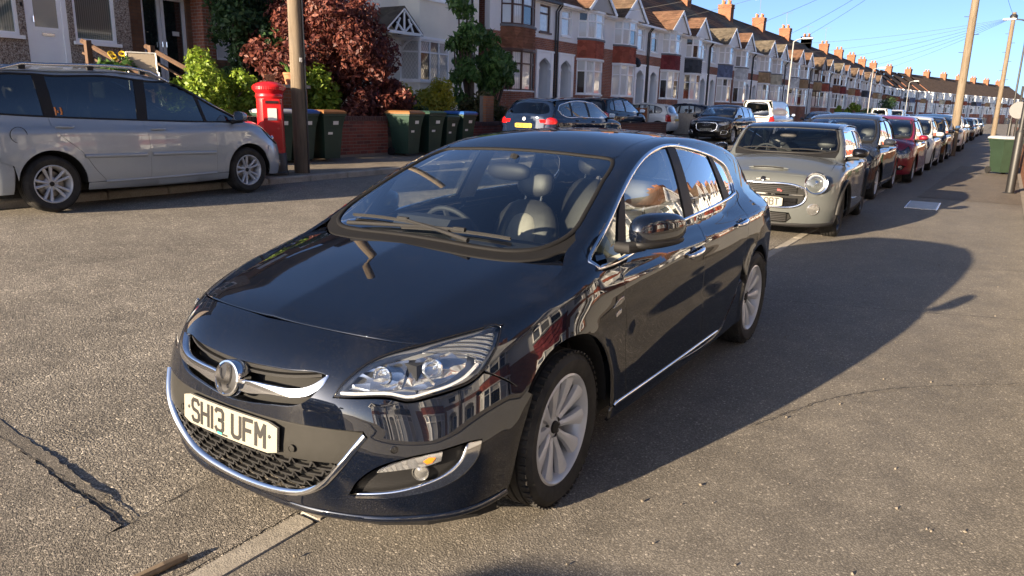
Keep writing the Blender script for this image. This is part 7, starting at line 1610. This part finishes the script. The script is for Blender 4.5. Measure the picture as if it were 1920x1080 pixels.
# street lamps
LAMPC = mat('lamp_grey', (.20, .205, .21), .5, .3)
def lamp(label, x, y, z, H_, m, arm, base_h=1.25):
    t = thing('street_lamp', label, 'street lamp', (x, y, z), 0, 'street lamps'); b = MB(); b.lathe([(.085, 0), (.085, base_h), (.075, base_h + .04), (.048, base_h + .10), (.042, H_)], 16); b.lathe([(.14, 0), (.13, .015), (.09, .02)], 16); b.obj('column', m, t, auto=35)
    b = MB(); b.tube([(0, 0, H_ - .02), (arm * .4, 0, H_ + .10), (arm, 0, H_ + .16)], [.04, .035, .03], 8); b.obj('bracket', m, t, auto=50); b = MB(); b.cham((arm + (.25 if arm > 0 else -.25), 0, H_ + .16), (.60, .24, .09), .03); b.obj('lamp_head', mat('lamp_head', (.7, .71, .72), .4), t); return t
lamp('slim black street lamp standing on the near pavement in front of the green bin', 2.43, 16.7, .012, 6.2, IRON, -.5)
for k, (yy, w_) in enumerate(((43.5, 'grey street lamp on the far pavement, nearest of the far row'), (74., 'grey street lamp on the far pavement, middle of the far row'), (104., 'grey street lamp on the far pavement, farthest of the far row'))): lamp(w_, -8.75, yy, fz(-8.7), 5.2, LAMPC, .5)
lamp('black street lamp farther up the near pavement with pale head', 2.3, 46., .01, 6.4, IRON, -.6)
t = thing('round_sign', 'round road sign seen from behind at the edge of the near pavement', 'sign', (2.45, 31., 0)); b = MB(); b.tube([(0, 0, 0), (0, 0, 2.7)], .04, 10); b.obj('post', IRON, t); b = MB(); b.lathe([(0, .012), (.30, .012), (.31, 0), (.30, -.01), (0, -.01)], 28, axis_to((0, -1, 0), (0, -.05, 1.85))); b.obj('disc', mat('sign_back', (.085, .085, .09), .5, .2), t, auto=35)
# wheelie bins
GREENB = noisy('bin_green', (.016, .042, .030), .2, 4, .5); BLUEL = noisy('lid_blue', (.02, .09, .32), .15, 4, .45); BROWNL = noisy('lid_brown', (.20, .095, .035), .15, 4, .5); GREYL = noisy('lid_grey', (.35, .36, .38), .12, 4, .5); LGREEN = noisy('bin_light_green', (.022, .040, .025), .2, 4, .5)
def bin_(label, x, y, z, rz, m, lid, sc=1., sticker=True):
    t = thing('wheelie_bin', label, 'wheelie bin', (x, y, z), rz, 'wheelie bins', sc); b = MB()
    def ring(hx, y0, y1, zz): return [(hx, y0, zz), (hx, y1, zz), (-hx, y1, zz), (-hx, y0, zz)]
    lv = [(.20, -.24, .20, .06), (.245, -.30, .27, .70), (.285, -.345, .33, .93), (.295, -.36, .345, .94), (.295, -.36, .345, .985)]; V = [p for l in lv for p in ring(*l)]; F = [(3, 2, 1, 0)] + [(4 * i + k, 4 * i + (k + 1) % 4, 4 * i + 4 + (k + 1) % 4, 4 * i + 4 + k) for i in range(4) for k in range(4)]; b.add(V, F); b.obj('body', m, t)
    b = MB(); lv = [(.30, -.375, .36, .985), (.305, -.38, .37, 1.02), (.26, -.33, .33, 1.055), (.18, -.24, .26, 1.065)]; V = [p for l in lv for p in ring(*l)]; b.add(V, [(4 * i + k, 4 * i + (k + 1) % 4, 4 * i + 4 + (k + 1) % 4, 4 * i + 4 + k) for i in range(3) for k in range(4)] + [(12, 13, 14, 15), (3, 2, 1, 0)]); b.obj('lid', lid, t)
    b = MB(); b.tube([(-.27, .40, .97), (.27, .40, .97)], .016, 8); b.tube([(-.2, .34, .95), (-.2, .40, .97)], .015, 6); b.tube([(.2, .34, .95), (.2, .40, .97)], .015, 6); b.obj('handle', m, t)
    for sx in (-1, 1):
        b = MB(); b.lathe([(0, -.022), (.07, -.025), (.10, -.022), (.102, .022), (.07, .026), (0, .02)], 18, Matrix.Translation((sx * .235, .24, .10)) @ Matrix.Rotation(math.pi / 2, 4, 'Y')); b.obj('wheel', RUBBER, t, auto=40)
    if sticker:
        b = MB(); b.quad((-.02, -.317, .76), (.12, -.317, .76), (.12, -.332, .88), (-.02, -.332, .88)); b.obj('sticker', STICKER, t)
        b = MB(); b.quad((-.14, -.291, .56), (-.02, -.291, .56), (-.02, -.297, .61), (-.14, -.297, .61)); b.obj('house_mark', STICKER, t)
    return t
zb_ = fz(-9.9)
for (x, y, lid, w_, rz) in ((-10.0, 7.55, GREYL, 'dark green wheelie bin with grey lid, mostly behind the pillar box', 1.45), (-9.98, 8.10, BLUEL, 'dark green wheelie bin with blue lid right beside the telegraph pole', 1.65), (-9.92, 8.80, BROWNL, 'dark green wheelie bin with brown lid, next to the bare stretch of brick wall', 1.5),
    (-9.90, 11.35, BROWNL, 'dark green wheelie bin with brown lid, first of the four before the low wall', 1.62), (-9.92, 12.20, GREENB, 'all dark green wheelie bin, second of the four before the low wall', 1.5), (-10.02, 12.98, GREENB, 'smaller dark green wheelie bin, third of the four before the low wall', 1.6), (-9.98, 13.62, BLUEL, 'dark green wheelie bin with bright blue lid, last of the four', 1.55)):
    bin_(w_, x, y, zb_, rz, GREENB, lid, .9 if 'smaller' in w_ else 1.)
bin_('mid green wheelie bin with grey lid on the near pavement behind the lamp column', 2.22, 23.0, .012, .6, LGREEN, GREYL, 1.0, False)
# brick garden walls, brick by brick
BR1 = noisy('wall_brick', (.20, .058, .042), .25, 7, .85, .5, 60); BR2 = noisy('wall_brick_dark', (.13, .042, .036), .25, 7, .85, .5, 60); MORT = noisy('wall_mortar', (.20, .17, .145), .2, 20, .95); COPE = noisy('coping_brick', (.10, .055, .05), .25, 9, .85); BRO = noisy('wall_brick_orange', (.34, .135, .06), .25, 7, .85, .5, 60)
q = MB(); q.cham((0, 0, 0), (.10, .215, .065), .004); BM = [q.mesh('brick', BR1), q.mesh('brick', BR2), q.mesh('brick', BRO)]
q = MB(); q.cham((0, 0, 0), (.10, .105, .065), .004); BH = [q.mesh('brick', BR1), q.mesh('brick', BR2), q.mesh('brick', BRO)]
q = MB(); q.cham((0, 0, 0), (.25, .068, .10), .005); CM = q.mesh('coping', COPE)
def brick_wall(label, x, y0, y1, z0, rows, sel=(0, 1), face=1, cope=True, th=.22):
    t = thing('garden_wall', label, 'wall', (x, y0, z0), 0, 'garden walls'); L = y1 - y0; Hh = rows * .075; b = MB(); b.bbox(-th + .10, -.006, .003, L - .003, -.3, Hh); b.bbox(-th, -th + .1, 0, L, -.3, Hh - .002); b.obj('wall_core', MORT, t)
    for r in range(rows):
        yy = 0. if r % 2 == 0 else -.1125
        while yy < L - .02:
            a, c = max(yy, 0), min(yy + .215, L); k = random.choice((0, 0, 0, 1)); k = sel[k] if len(sel) > 1 else sel[0]
            full = (c - a) > .16; me = BM[k] if full else BH[k]; o = link('brick', me, t, (-.05 + random.uniform(-.0015, .0015), (a + c) / 2, r * .075 + .0375)); o.scale = (1, (c - a) / (.215 if full else .105), 1); yy += .225
    if cope:
        n = int(L / .078)
        for i in range(n): link('coping', CM, t, (-th / 2, (i + .5) * L / n, Hh + .05 + random.uniform(-.002, .002)))
    return t
zw = garden(-10.35) - .03
brick_wall('red brick garden wall behind the silver people carrier, under the lime bush', -10.20, 5.1, 7.9, zw, 10); brick_wall('bare red brick garden wall between the two groups of bins, under the smoke bush', -10.22, 9.05, 11.1, zw, 10); brick_wall('low red brick wall with dark coping behind the dark blue car', -10.3, 13.9, 17.2, zw, 8)
brick_wall('short orange brick pier beside the brown shrub', -10.5, 15.55, 15.95, zw + .3, 15, (2,), cope=False)
for yy, w_ in ((19.5, 'low brick garden wall opposite, behind the row of cars'),): 
    t = thing('garden_wall', w_, 'wall', (-10.3, yy, zw), 0, 'garden walls'); b = MB(); b.bbox(-.22, 0, 0, 9.5, -.3, .55); b.obj('wall_face', BRICK_D, t); b = MB(); b.bbox(-.25, .03, -.02, 9.52, .55, .62); b.obj('coping', COPE, t)
for k in range(10):
    yy = 46 + k * 10.2; t = thing('garden_wall', '%s low garden wall of the far row along the terrace' % ORD[k], 'wall', (-10.4, yy, zw), 0, 'far garden walls'); b = MB(); b.bbox(-.22, 0, 0, 6.5, -.3, .62); b.obj('wall_face', (BRICK_D, BRICK_R, RENDERW)[k % 3], t)
t = thing('garden_wall', 'orange brick garden wall along the near pavement behind the lamp column', 'wall', (2.70, 13.2, 0), 0, 'garden walls'); b = MB(); b.bbox(0, .22, 0, 61, 0, .72); b.obj('wall_face', BRICK_O, t); b = MB(); b.bbox(-.03, .25, 0, 61, .72, .80); b.obj('coping', BRICK_O, t)
t = thing('garden_wall', 'tall brick gate pier holding two flower pots behind the pillar box', 'wall', (-11.2, 8.35, .8), 0, 'garden walls'); b = MB(); b.bbox(-.25, .25, 0, .95, -.3, 1.05); b.obj('pier', BRICK_O, t); b = MB(); b.bbox(-.30, .30, -.05, 1.0, 1.05, 1.12); b.obj('cap', KERB, t)
for k, (yy, w_) in enumerate(((8.5, 'small terracotta pot, the first of two on the brick pier'), (9.05, 'larger terracotta pot with strappy leaves on the brick pier'))):
    t = thing('flower_pot', w_, 'pot', (-11.2, yy, 1.92)); b = MB(); s_ = 1 + .3 * k; b.lathe([(0, 0), (.08 * s_, 0), (.11 * s_, .16 * s_), (.12 * s_, .165 * s_), (.12 * s_, .20 * s_), (.105 * s_, .20 * s_), (.10 * s_, .17 * s_), (0, .17 * s_)], 18); b.obj('pot', TERRA, t, auto=35)
    if k:
        b = MB()
        for j in range(14): a = j * 2.4; l = random.uniform(.25, .45); p = [Vector((math.cos(a) * l * u * .6, math.sin(a) * l * u * .6, .2 + l * (u * 1.2 - .5 * u * u))) for u in (0, .35, .7, 1)]; b.tube(p, [.018, .02, .014, .003], 4)
        b.obj('leaves', L_MID, t)
t = thing('garden_wall', 'unseen low wall along the near pavement, made grey to bounce fill on to the black hatchback', 'wall', (2.74, -22., 0), 0, 'garden walls'); b = MB(); b.bbox(0, .2, 0, 35, 0, .62); b.obj('wall_face', RENDERG, t); b = MB(); b.bbox(-.03, .23, 0, 35, .62, .70); b.obj('coping', KERB, t)  # unseen wall, added in grey to bounce neutral fill on the hatchback's side
# fences between the drives
PLK = [noisy('fence_brown', (.23, .085, .038), .2, 9, .85), noisy('fence_grey', (.36, .31, .25), .2, 9, .9)]
def fence(label, x0, x1, y, z, H_, m, n):
    t = thing('fence_panel', label, 'fence', (0, 0, 0), 0, 'fences between the drives'); w_ = (x1 - x0) / n; q = MB(); q.cham((0, 0, 0), (w_ - .008, .02, H_), .003); me = q.mesh('plank', m)
    for k in range(n): link('plank', me, t, (x0 + w_ * (k + .5), y + random.uniform(-.003, .003), z + H_ / 2 + random.uniform(-.01, .01)))
    for xx in (x0, (x0 + x1) / 2, x1): b = MB(); b.cham((xx, y + .06, z + H_ / 2 + .03), (.1, .1, H_ + .1), .01); b.obj('post', KERB if m is PLK[0] else m, t)
    b = MB(); b.bbox(x0, x1, y + .012, y + .05, z + .2, z + .28); b.bbox(x0, x1, y + .012, y + .05, z + H_ - .3, z + H_ - .22); b.obj('rails', m, t)
fence('chestnut brown board fence beside the white hatchback on its drive', -13.44, -11.85, 30.4, .36, 1.27, PLK[0], 13); fence('pale grey weathered board fence between two drives before the black off-roader', -12.05, -11.1, 34.6, .36, 1.05, PLK[1], 8)
# steps rails, chair and flowers in the raised garden
RAIL = noisy('rail_wood', (.095, .055, .035), .25, 12, .8)
for k, (ya, w_) in enumerate(((5.6, 'brown wooden handrail beside the steps to the white door'), (6.9, 'brown wooden handrail and post beside the sunflowers'))):
    t = thing('handrail', w_, 'handrail', (0, 0, 0), 0, 'handrails'); b = MB(); b.box((-12.9, ya, 2.05), (.10, .10, 1.15)); b.obj('post', RAIL, t); b = MB(); b.tube([(-13.1, ya, 2.62), (-11.3, ya + .55, 1.75)], .05, 6); b.obj('rail', RAIL, t); b = MB(); b.tube([(-13.1, ya, 2.40), (-11.3, ya + .55, 1.53)], .03, 4); b.obj('lower_rail', RAIL, t)
t = thing('garden_chair', 'pale garden chair with mesh back in the raised garden behind the silver people carrier', 'chair', (-11.85, 6.05, 1.42), -.5); fr = mat('chair_frame', (.62, .60, .55), .4, .2); b = MB()
for sx in (-1, 1): b.tube([(-.25, sx * .26, 0), (-.2, sx * .26, .45), (-.32, sx * .26, 1.0)], .016, 6); b.tube([(.25, sx * .26, 0), (.22, sx * .26, .62), (-.22, sx * .26, .64)], .016, 6)
b.tube([(-.32, -.26, 1.0), (-.32, .26, 1.0)], .016, 6); b.tube([(.2, -.26, .42), (.2, .26, .42)], .016, 6); b.obj('frame', fr, t); b = MB(); b.quad((-.31, -.24, .98), (-.31, .24, .98), (-.21, .24, .48), (-.21, -.24, .48)); b.obj('back_mesh', noisy('chair_mesh', (.30, .25, .19), .1, 30, .8), t); b = MB(); b.quad((-.2, -.24, .44), (-.2, .24, .44), (.2, .24, .42), (.2, -.24, .42)); b.obj('seat_mesh', noisy('chair_mesh', (.30, .25, .19)), t)
t = thing('sunflower_tub', 'grey tub of small yellow sunflowers beside the wooden handrail', 'planter', (-12.3, 5.75, 1.55)); b = MB(); b.cham((0, 0, .22), (.4, .75, .45), .02); b.obj('tub', LEAD, t); b = MB(); c2 = MB(); c3 = MB()
for k in range(9):
    x, y, z = random.uniform(-.12, .25), random.uniform(-.35, .5), random.uniform(.55, .85); b.tube([(x * .5, y * .6, .4), (x, y, z)], .010, 5); d = Vector((1, random.uniform(-.7, .1), .35)); M = axis_to(d, (x, y, z)); c2.lathe([(.02, .0), (.055, .010), (.058, .003), (.02, -.004)], 12, M); c3.lathe([(.028, .0), (.022, .013), (0, .016)], 12, M)
b.obj('stalks', L_MID, t)['kind'] = 'stuff'; c2.obj('petals', mat('petal_yellow', (.75, .48, .02), .6), t)['kind'] = 'stuff'; c3.obj('flower_centres', mat('seed_brown', (.05, .025, .01), .8), t)['kind'] = 'stuff'
crown('foliage', t, cluster((0, 0, .5), (.2, .4, .15), 8, .14, 5), 700, .07, L_MID, 5)
# aerials on the chimneys
for k in range(0, 16, 2):
    y = cell(k + 1) + 5.1 if (k % 2 == 0) else cell(k); t = thing('television_aerial', '%s television aerial along the terrace chimneys, counted from the near end' % ORD[k // 2], 'aerial', (XL - 4.1, cell(k + 2) + random.uniform(-.2, .2), FLOOR + 8.8), random.uniform(-.5, .5), 'television aerials'); b = MB(); hh = random.uniform(1.2, 2.1); b.tube([(0, 0, -.8), (0, 0, hh)], .018, 5); b.tube([(-.55, 0, hh - .08), (.6, 0, hh - .05)], .012, 4)
    for j in range(7): b.tube([(-.5 + j * .17, -.22, hh - .07), (-.5 + j * .17, .22, hh - .07)], .008, 4)
    b.obj('mast', LAMPC, t)
# ---------------------------------------------------------------- parked cars
G1 = 'cars parked along the kerb'
hero = build_hero()
PGREY = paint('mini_grey', (.084, .091, .090), None, .35); PBLK = paint('roof_black', (.004, .004, .005)); PSIL = paint('mpv_silver', (.32, .36, .40), (.5, .54, .6), .30, .25); PRED = paint('red_paint', (.17, .008, .022)); PNAVY = paint('navy_paint', (.006, .012, .032)); PWHITE = paint('white_paint', (.62, .62, .60)); PDGREY = paint('dark_grey_paint', (.022, .026, .036), (.1, .1, .1)); PBLUE = paint('mid_blue_paint', (.03, .07, .16)); PBLACK2 = paint('plain_black_paint', (.004, .004, .005)); PSILV2 = paint('pale_silver_paint', (.42, .42, .41))
t = thing('parked_car', 'grey compact car with black roof, round headlamp and bonnet scoop, right behind the black hatchback', 'car', (-.35, 8.0, 0), math.radians(2.5), G1, 1.035)
K, fd, rd = gen_car(t, mini_spec(PGREY, PBLK)); round_lamp(t, K, .59, .705, .128)
sc = MB(); q = K.top([(x, -.50) for x in np.linspace(-.24, .24, 9)]); sc.tube([tuple(p + np.array((0, 0, .012))) for p in q], [.006, .018, .024, .026, .026, .026, .024, .018, .006], 8); so_ = sc.obj('bonnet_scoop', PGREY, t, auto=50)
sc = MB(); sc.tube([tuple(p + np.array((0, -.018, .016))) for p in q[1:-1]], .010, 6); sc.obj('scoop_mouth', BLACKP, so_)
K.strip('skirt', np.array([(-.80, -.4, .215), (-.6, -.6, .20), (-.3, -.74, .195), (0, -.76, .195), (.3, -.74, .195), (.6, -.6, .20), (.80, -.4, .215)]), CYLF, .055, BLACKP, off=.006, thick=.014)
K.strip('grille_surround', np.array(mir([(0, -.78, .415), (.38, -.75, .42), (.485, -.72, .475), (.51, -.70, .555), (.475, -.69, .64), (.37, -.71, .68), (0, -.74, .69)])), CYLF, .030, CHROME, off=.005, thick=.016, closed=True)
c = K.front([(0, .735)])[0]; b = MB(); b.lathe([(.032, -.01), (.032, .01), (.02, .014), (0, .015)], 20, axis_to((0, -1, .4), tuple(c))); e_ = b.obj('emblem', GLOSSB, t, auto=40); b = MB()
for sx in (-1, 1): b.box((sx * .055, c[1] - .004, c[2] + .002), (.055, .008, .014), ry=sx * .12)
b.obj('emblem_wings', CHROME, e_)
b = MB(); c = K.front([(.20, .615)])[0]; b.box((c[0], c[1] + .006, c[2]), (.035, .012, .022)); b.box((c[0] + .027, c[1] + .006, c[2] - .008), (.022, .012, .014)); b.obj('grille_badge', mat('badge_red', (.35, .03, .03), .3), t)
ar_ = .31 + .052
for y0 in (0., 2.495):
    for sx in (1, -1):
        pts = [(y0 + (ar_ + .028) * math.cos(a), .31 + (ar_ + .028) * math.sin(a)) for a in np.linspace(math.radians(-12), math.radians(178), 15)]; P3 = K.side(pts); q = MB(); q.tube([(sx * (p[0] + .004), p[1], p[2]) for p in P3], .030, 6); q.obj('wheel_arch_moulding', BLACKP, t, auto=60)
HATCH = thing('parked_car', 'dark grey small hatchback parked behind the grey compact car', 'car', (-.64, 13.25, 0), 0, G1, 1.07); gen_car(HATCH, hatch_spec(PDGREY))
y_r = thing('parked_car', 'deep red small hatchback with angular black lower grille', 'car', (-.44, 17.9, 0), 0, G1, 1.06)
gen_car(y_r, hatch_spec(PRED, holes=[[(0, -.80, .24), (.30, -.79, .235), (.50, -.73, .26), (.30, -.79, .44), (.20, -.80, .52), (0, -.80, .53)], [(0, -.80, .655), (.25, -.78, .66), (.2, -.78, .685), (0, -.79, .685)]], bars=[(.27, .48, 7, .27, .006, BLACKP)], sp=.07))
def hcopy(src, label, x, y, rz, m, old, z=0., sc=1.05): o = copy_tree(src, (x, y, z), rz, {old: m}, label, G1); o.scale = (sc,) * 3; return o
hcopy(HATCH, 'white hatchback parked behind the deep red one', -.42, 23.0, 0, PWHITE, 'dark_grey_paint')
hcopy(HATCH, 'glossy black hatchback parked behind the white one', -.38, 27.6, 0, PBLACK2, 'dark_grey_paint')
Q = thing('parked_car', 'black off-roader facing the camera with large chromed grille, parked opposite', 'car', (-8.42, 29.6, .20), 0, G1); 
K, _, _ = gen_car(Q, suv_spec(PBLACK2, nose_trim=[(mir([(0, -.92, .55), (.30, -.90, .55), (.42, -.87, .62), (.45, -.84, .80), (.38, -.82, .88), (0, -.86, .90)]), .035, CHROME, True), ([(.58, -.80, .42), (.76, -.64, .42), (.80, -.58, .56), (.62, -.76, .58)], .022, SATIN, True), ([(-.58, -.80, .42), (-.76, -.64, .42), (-.80, -.58, .56), (-.62, -.76, .58)], .022, SATIN, True)], rear_plate=('', 0, .88)))
for k in range(4):
    b = MB(); b.tube([(.075 * (k - 1.5) * 1.0 + .052 * math.cos(a), -.925, .80 + .052 * math.sin(a)) for a in np.linspace(0, 2 * math.pi, 21)[:-1]], .007, 6, closed=True); b.obj('emblem_ring', CHROME, Q)
X = thing('parked_car', 'dark blue off-roader seen from behind with red lamps and yellow plate, parked opposite', 'car', (-8.55, 18.25, .21), math.pi, G1); gen_car(X, suv_spec(PNAVY, plate=None, tail_lamp_z=(.93, 1.10), rear_low=[(0, .30), (.70, .31), (.66, .50), (0, .52)]))
for sx in (-1, 1):
    b = MB(); b.box((sx * .46, 3.66, 1.0), (.34, .03, .085)); b.obj('tail_lamp_inner', REDL, X)
b = MB(); b.lathe([(.045, 0), (.045, .014), (0, .018)], 20, axis_to((0, 1, .2), (0, 3.70, 1.05))); b.obj('emblem', mat('emblem_pale', (.6, .62, .66), .3), X)
MP = thing('parked_car', 'silver-blue people carrier seen side on, with roof rails, at the far kerb', 'car', (-8.44, 4.97, .19), math.pi + .03, G1, 1.085)
K, fd, rd = gen_car(MP, mpv_spec(PSIL))
for sx in (1, -1):
    pts = [(sx * .62, y, float(K.B.rc(y)) + .012) for y in np.linspace(1.0, 3.0, 9)]; pts = [(p[0], p[1], float(K.top([(abs(p[0]) - .02, p[1])])[0][2]) + (.055 if 0 < i < 8 else .0)) for i, p in enumerate(pts)]; b = MB(); b.tube(pts, .018, 8); b.obj('roof_rail', SATIN, MP, auto=60)
    for y in (1.35, 2.0, 2.75): b = MB(); z = float(K.top([(.60, y)])[0][2]); b.box((sx * .615, y, z + .022), (.03, .07, .05)); b.obj('rail_foot', BLACKP, MP)
K.strip('side_moulding', K.side([(.56, .585), (1.0, .595), (1.48, .60)]), SIDE, .05, PSIL, both=True, off=.008, thick=.016); K.strip('side_moulding', K.side([(1.56, .60), (2.0, .605), (2.32, .61)]), SIDE, .05, PSIL, both=True, off=.008, thick=.016)
K.strip('sill_crease', K.side([(.56, .315), (1.2, .305), (2.1, .305)]), SIDE, .035, PSIL, both=True, off=.004, thick=.012)
for sx in (1, -1):
    c = K.side([(2.98, .86)])[0]; b = MB(); b.tube([(sx * (c[0] + .001), c[1] + .085 * math.cos(a), c[2] + .085 * math.sin(a)) for a in np.linspace(0, 2 * math.pi, 25)[:-1]], .004, 4, closed=True); b.obj('fuel_flap_line', BLACKP, MP)
hcopy(HATCH, 'dark hatchback on a raised drive, its roof showing behind the dark blue off-roader', -11.3, 26.6, math.pi, PBLACK2, 'dark_grey_paint', .40, 1.1)
hcopy(HATCH, 'white hatchback parked nose-in on a drive beside the brown fence', -14.35, 32.3, -math.pi / 2 + .05, PWHITE, 'dark_grey_paint', .38, 1.02)
hcopy(HATCH, 'dark blue car parked nose-in on the drive behind the pale grey fence', -14.2, 37.4, -math.pi / 2, PNAVY, 'dark_grey_paint', .38, 1.05)
V = thing('parked_van', 'white panel van seen from behind, parked opposite beyond the black off-roader', 'van', (-8.75, 41.2, .21), math.pi, G1); gen_car(V, van_spec(PWHITE, sp=.09))
c2 = copy_tree(V, (-8.6, 84., .2), math.pi, None, 'white panel van far along the opposite kerb', G1); c2 = copy_tree(V, (-8.6, 92., .2), 0, None, 'second white van far along the opposite kerb, facing the camera', G1)
# farther cars down both kerbs
FC = [(PNAVY, 'dark blue'), (PBLUE, 'mid blue'), (PDGREY, 'dark grey'), (PSILV2, 'pale silver'), (PBLACK2, 'black'), (PRED, 'red'), (PWHITE, 'white')]
hcopy(y_r, 'blue-grey hatchback facing the camera just past the white van', -8.5, 50.5, 0, PDGREY, 'red_paint', .2, 1.0); hcopy(HATCH, 'mid blue hatchback behind the blue-grey one on the opposite kerb', -8.5, 58.5, 0, PBLUE, 'dark_grey_paint', .2, 1.0); hcopy(HATCH, 'dark blue hatchback opposite, before the far vans', -8.5, 66., 0, PNAVY, 'dark_grey_paint', .2, 1.0); hcopy(HATCH, 'pale silver hatchback opposite, close to the far vans', -8.6, 73., 0, PSILV2, 'dark_grey_paint', .2, 1.0)
o = copy_tree(Q, (-.35, 37.8, 0), 0, {'plain_black_paint': PWHITE}, 'white off-roader parked just past the tall telegraph pole', G1); o = copy_tree(Q, (-.45, 32.2, 0), 0, {'plain_black_paint': PBLUE}, 'blue off-roader parked behind the glossy black hatchback', G1)
for k in range(6):
    m, w_ = FC[(k * 3 + 1) % 7]; hcopy(HATCH, '%s distant car at the near kerb past the white off-roader, a %s hatchback' % (ORD[k], w_), -.5 + random.uniform(-.1, .1), 44 + k * 6.3, 0, m, 'dark_grey_paint', 0, 1.)
for k in range(7):
    m, w_ = FC[(k * 2) % 7]; hcopy(HATCH, '%s distant car at the opposite kerb beyond the vans, a %s hatchback' % (ORD[k], w_), -8.5, 102 + k * 7., 0 if k % 2 else math.pi, m, 'dark_grey_paint', .2, 1.)
# car parked ahead of the black hatchback, out of frame; its shadow reaches into the foreground
hcopy(HATCH, 'dark hatchback parked ahead of the black hatchback, its shadow falling in the foreground', .15, -5.02, math.pi, PDGREY, 'plain', 0., 1.)
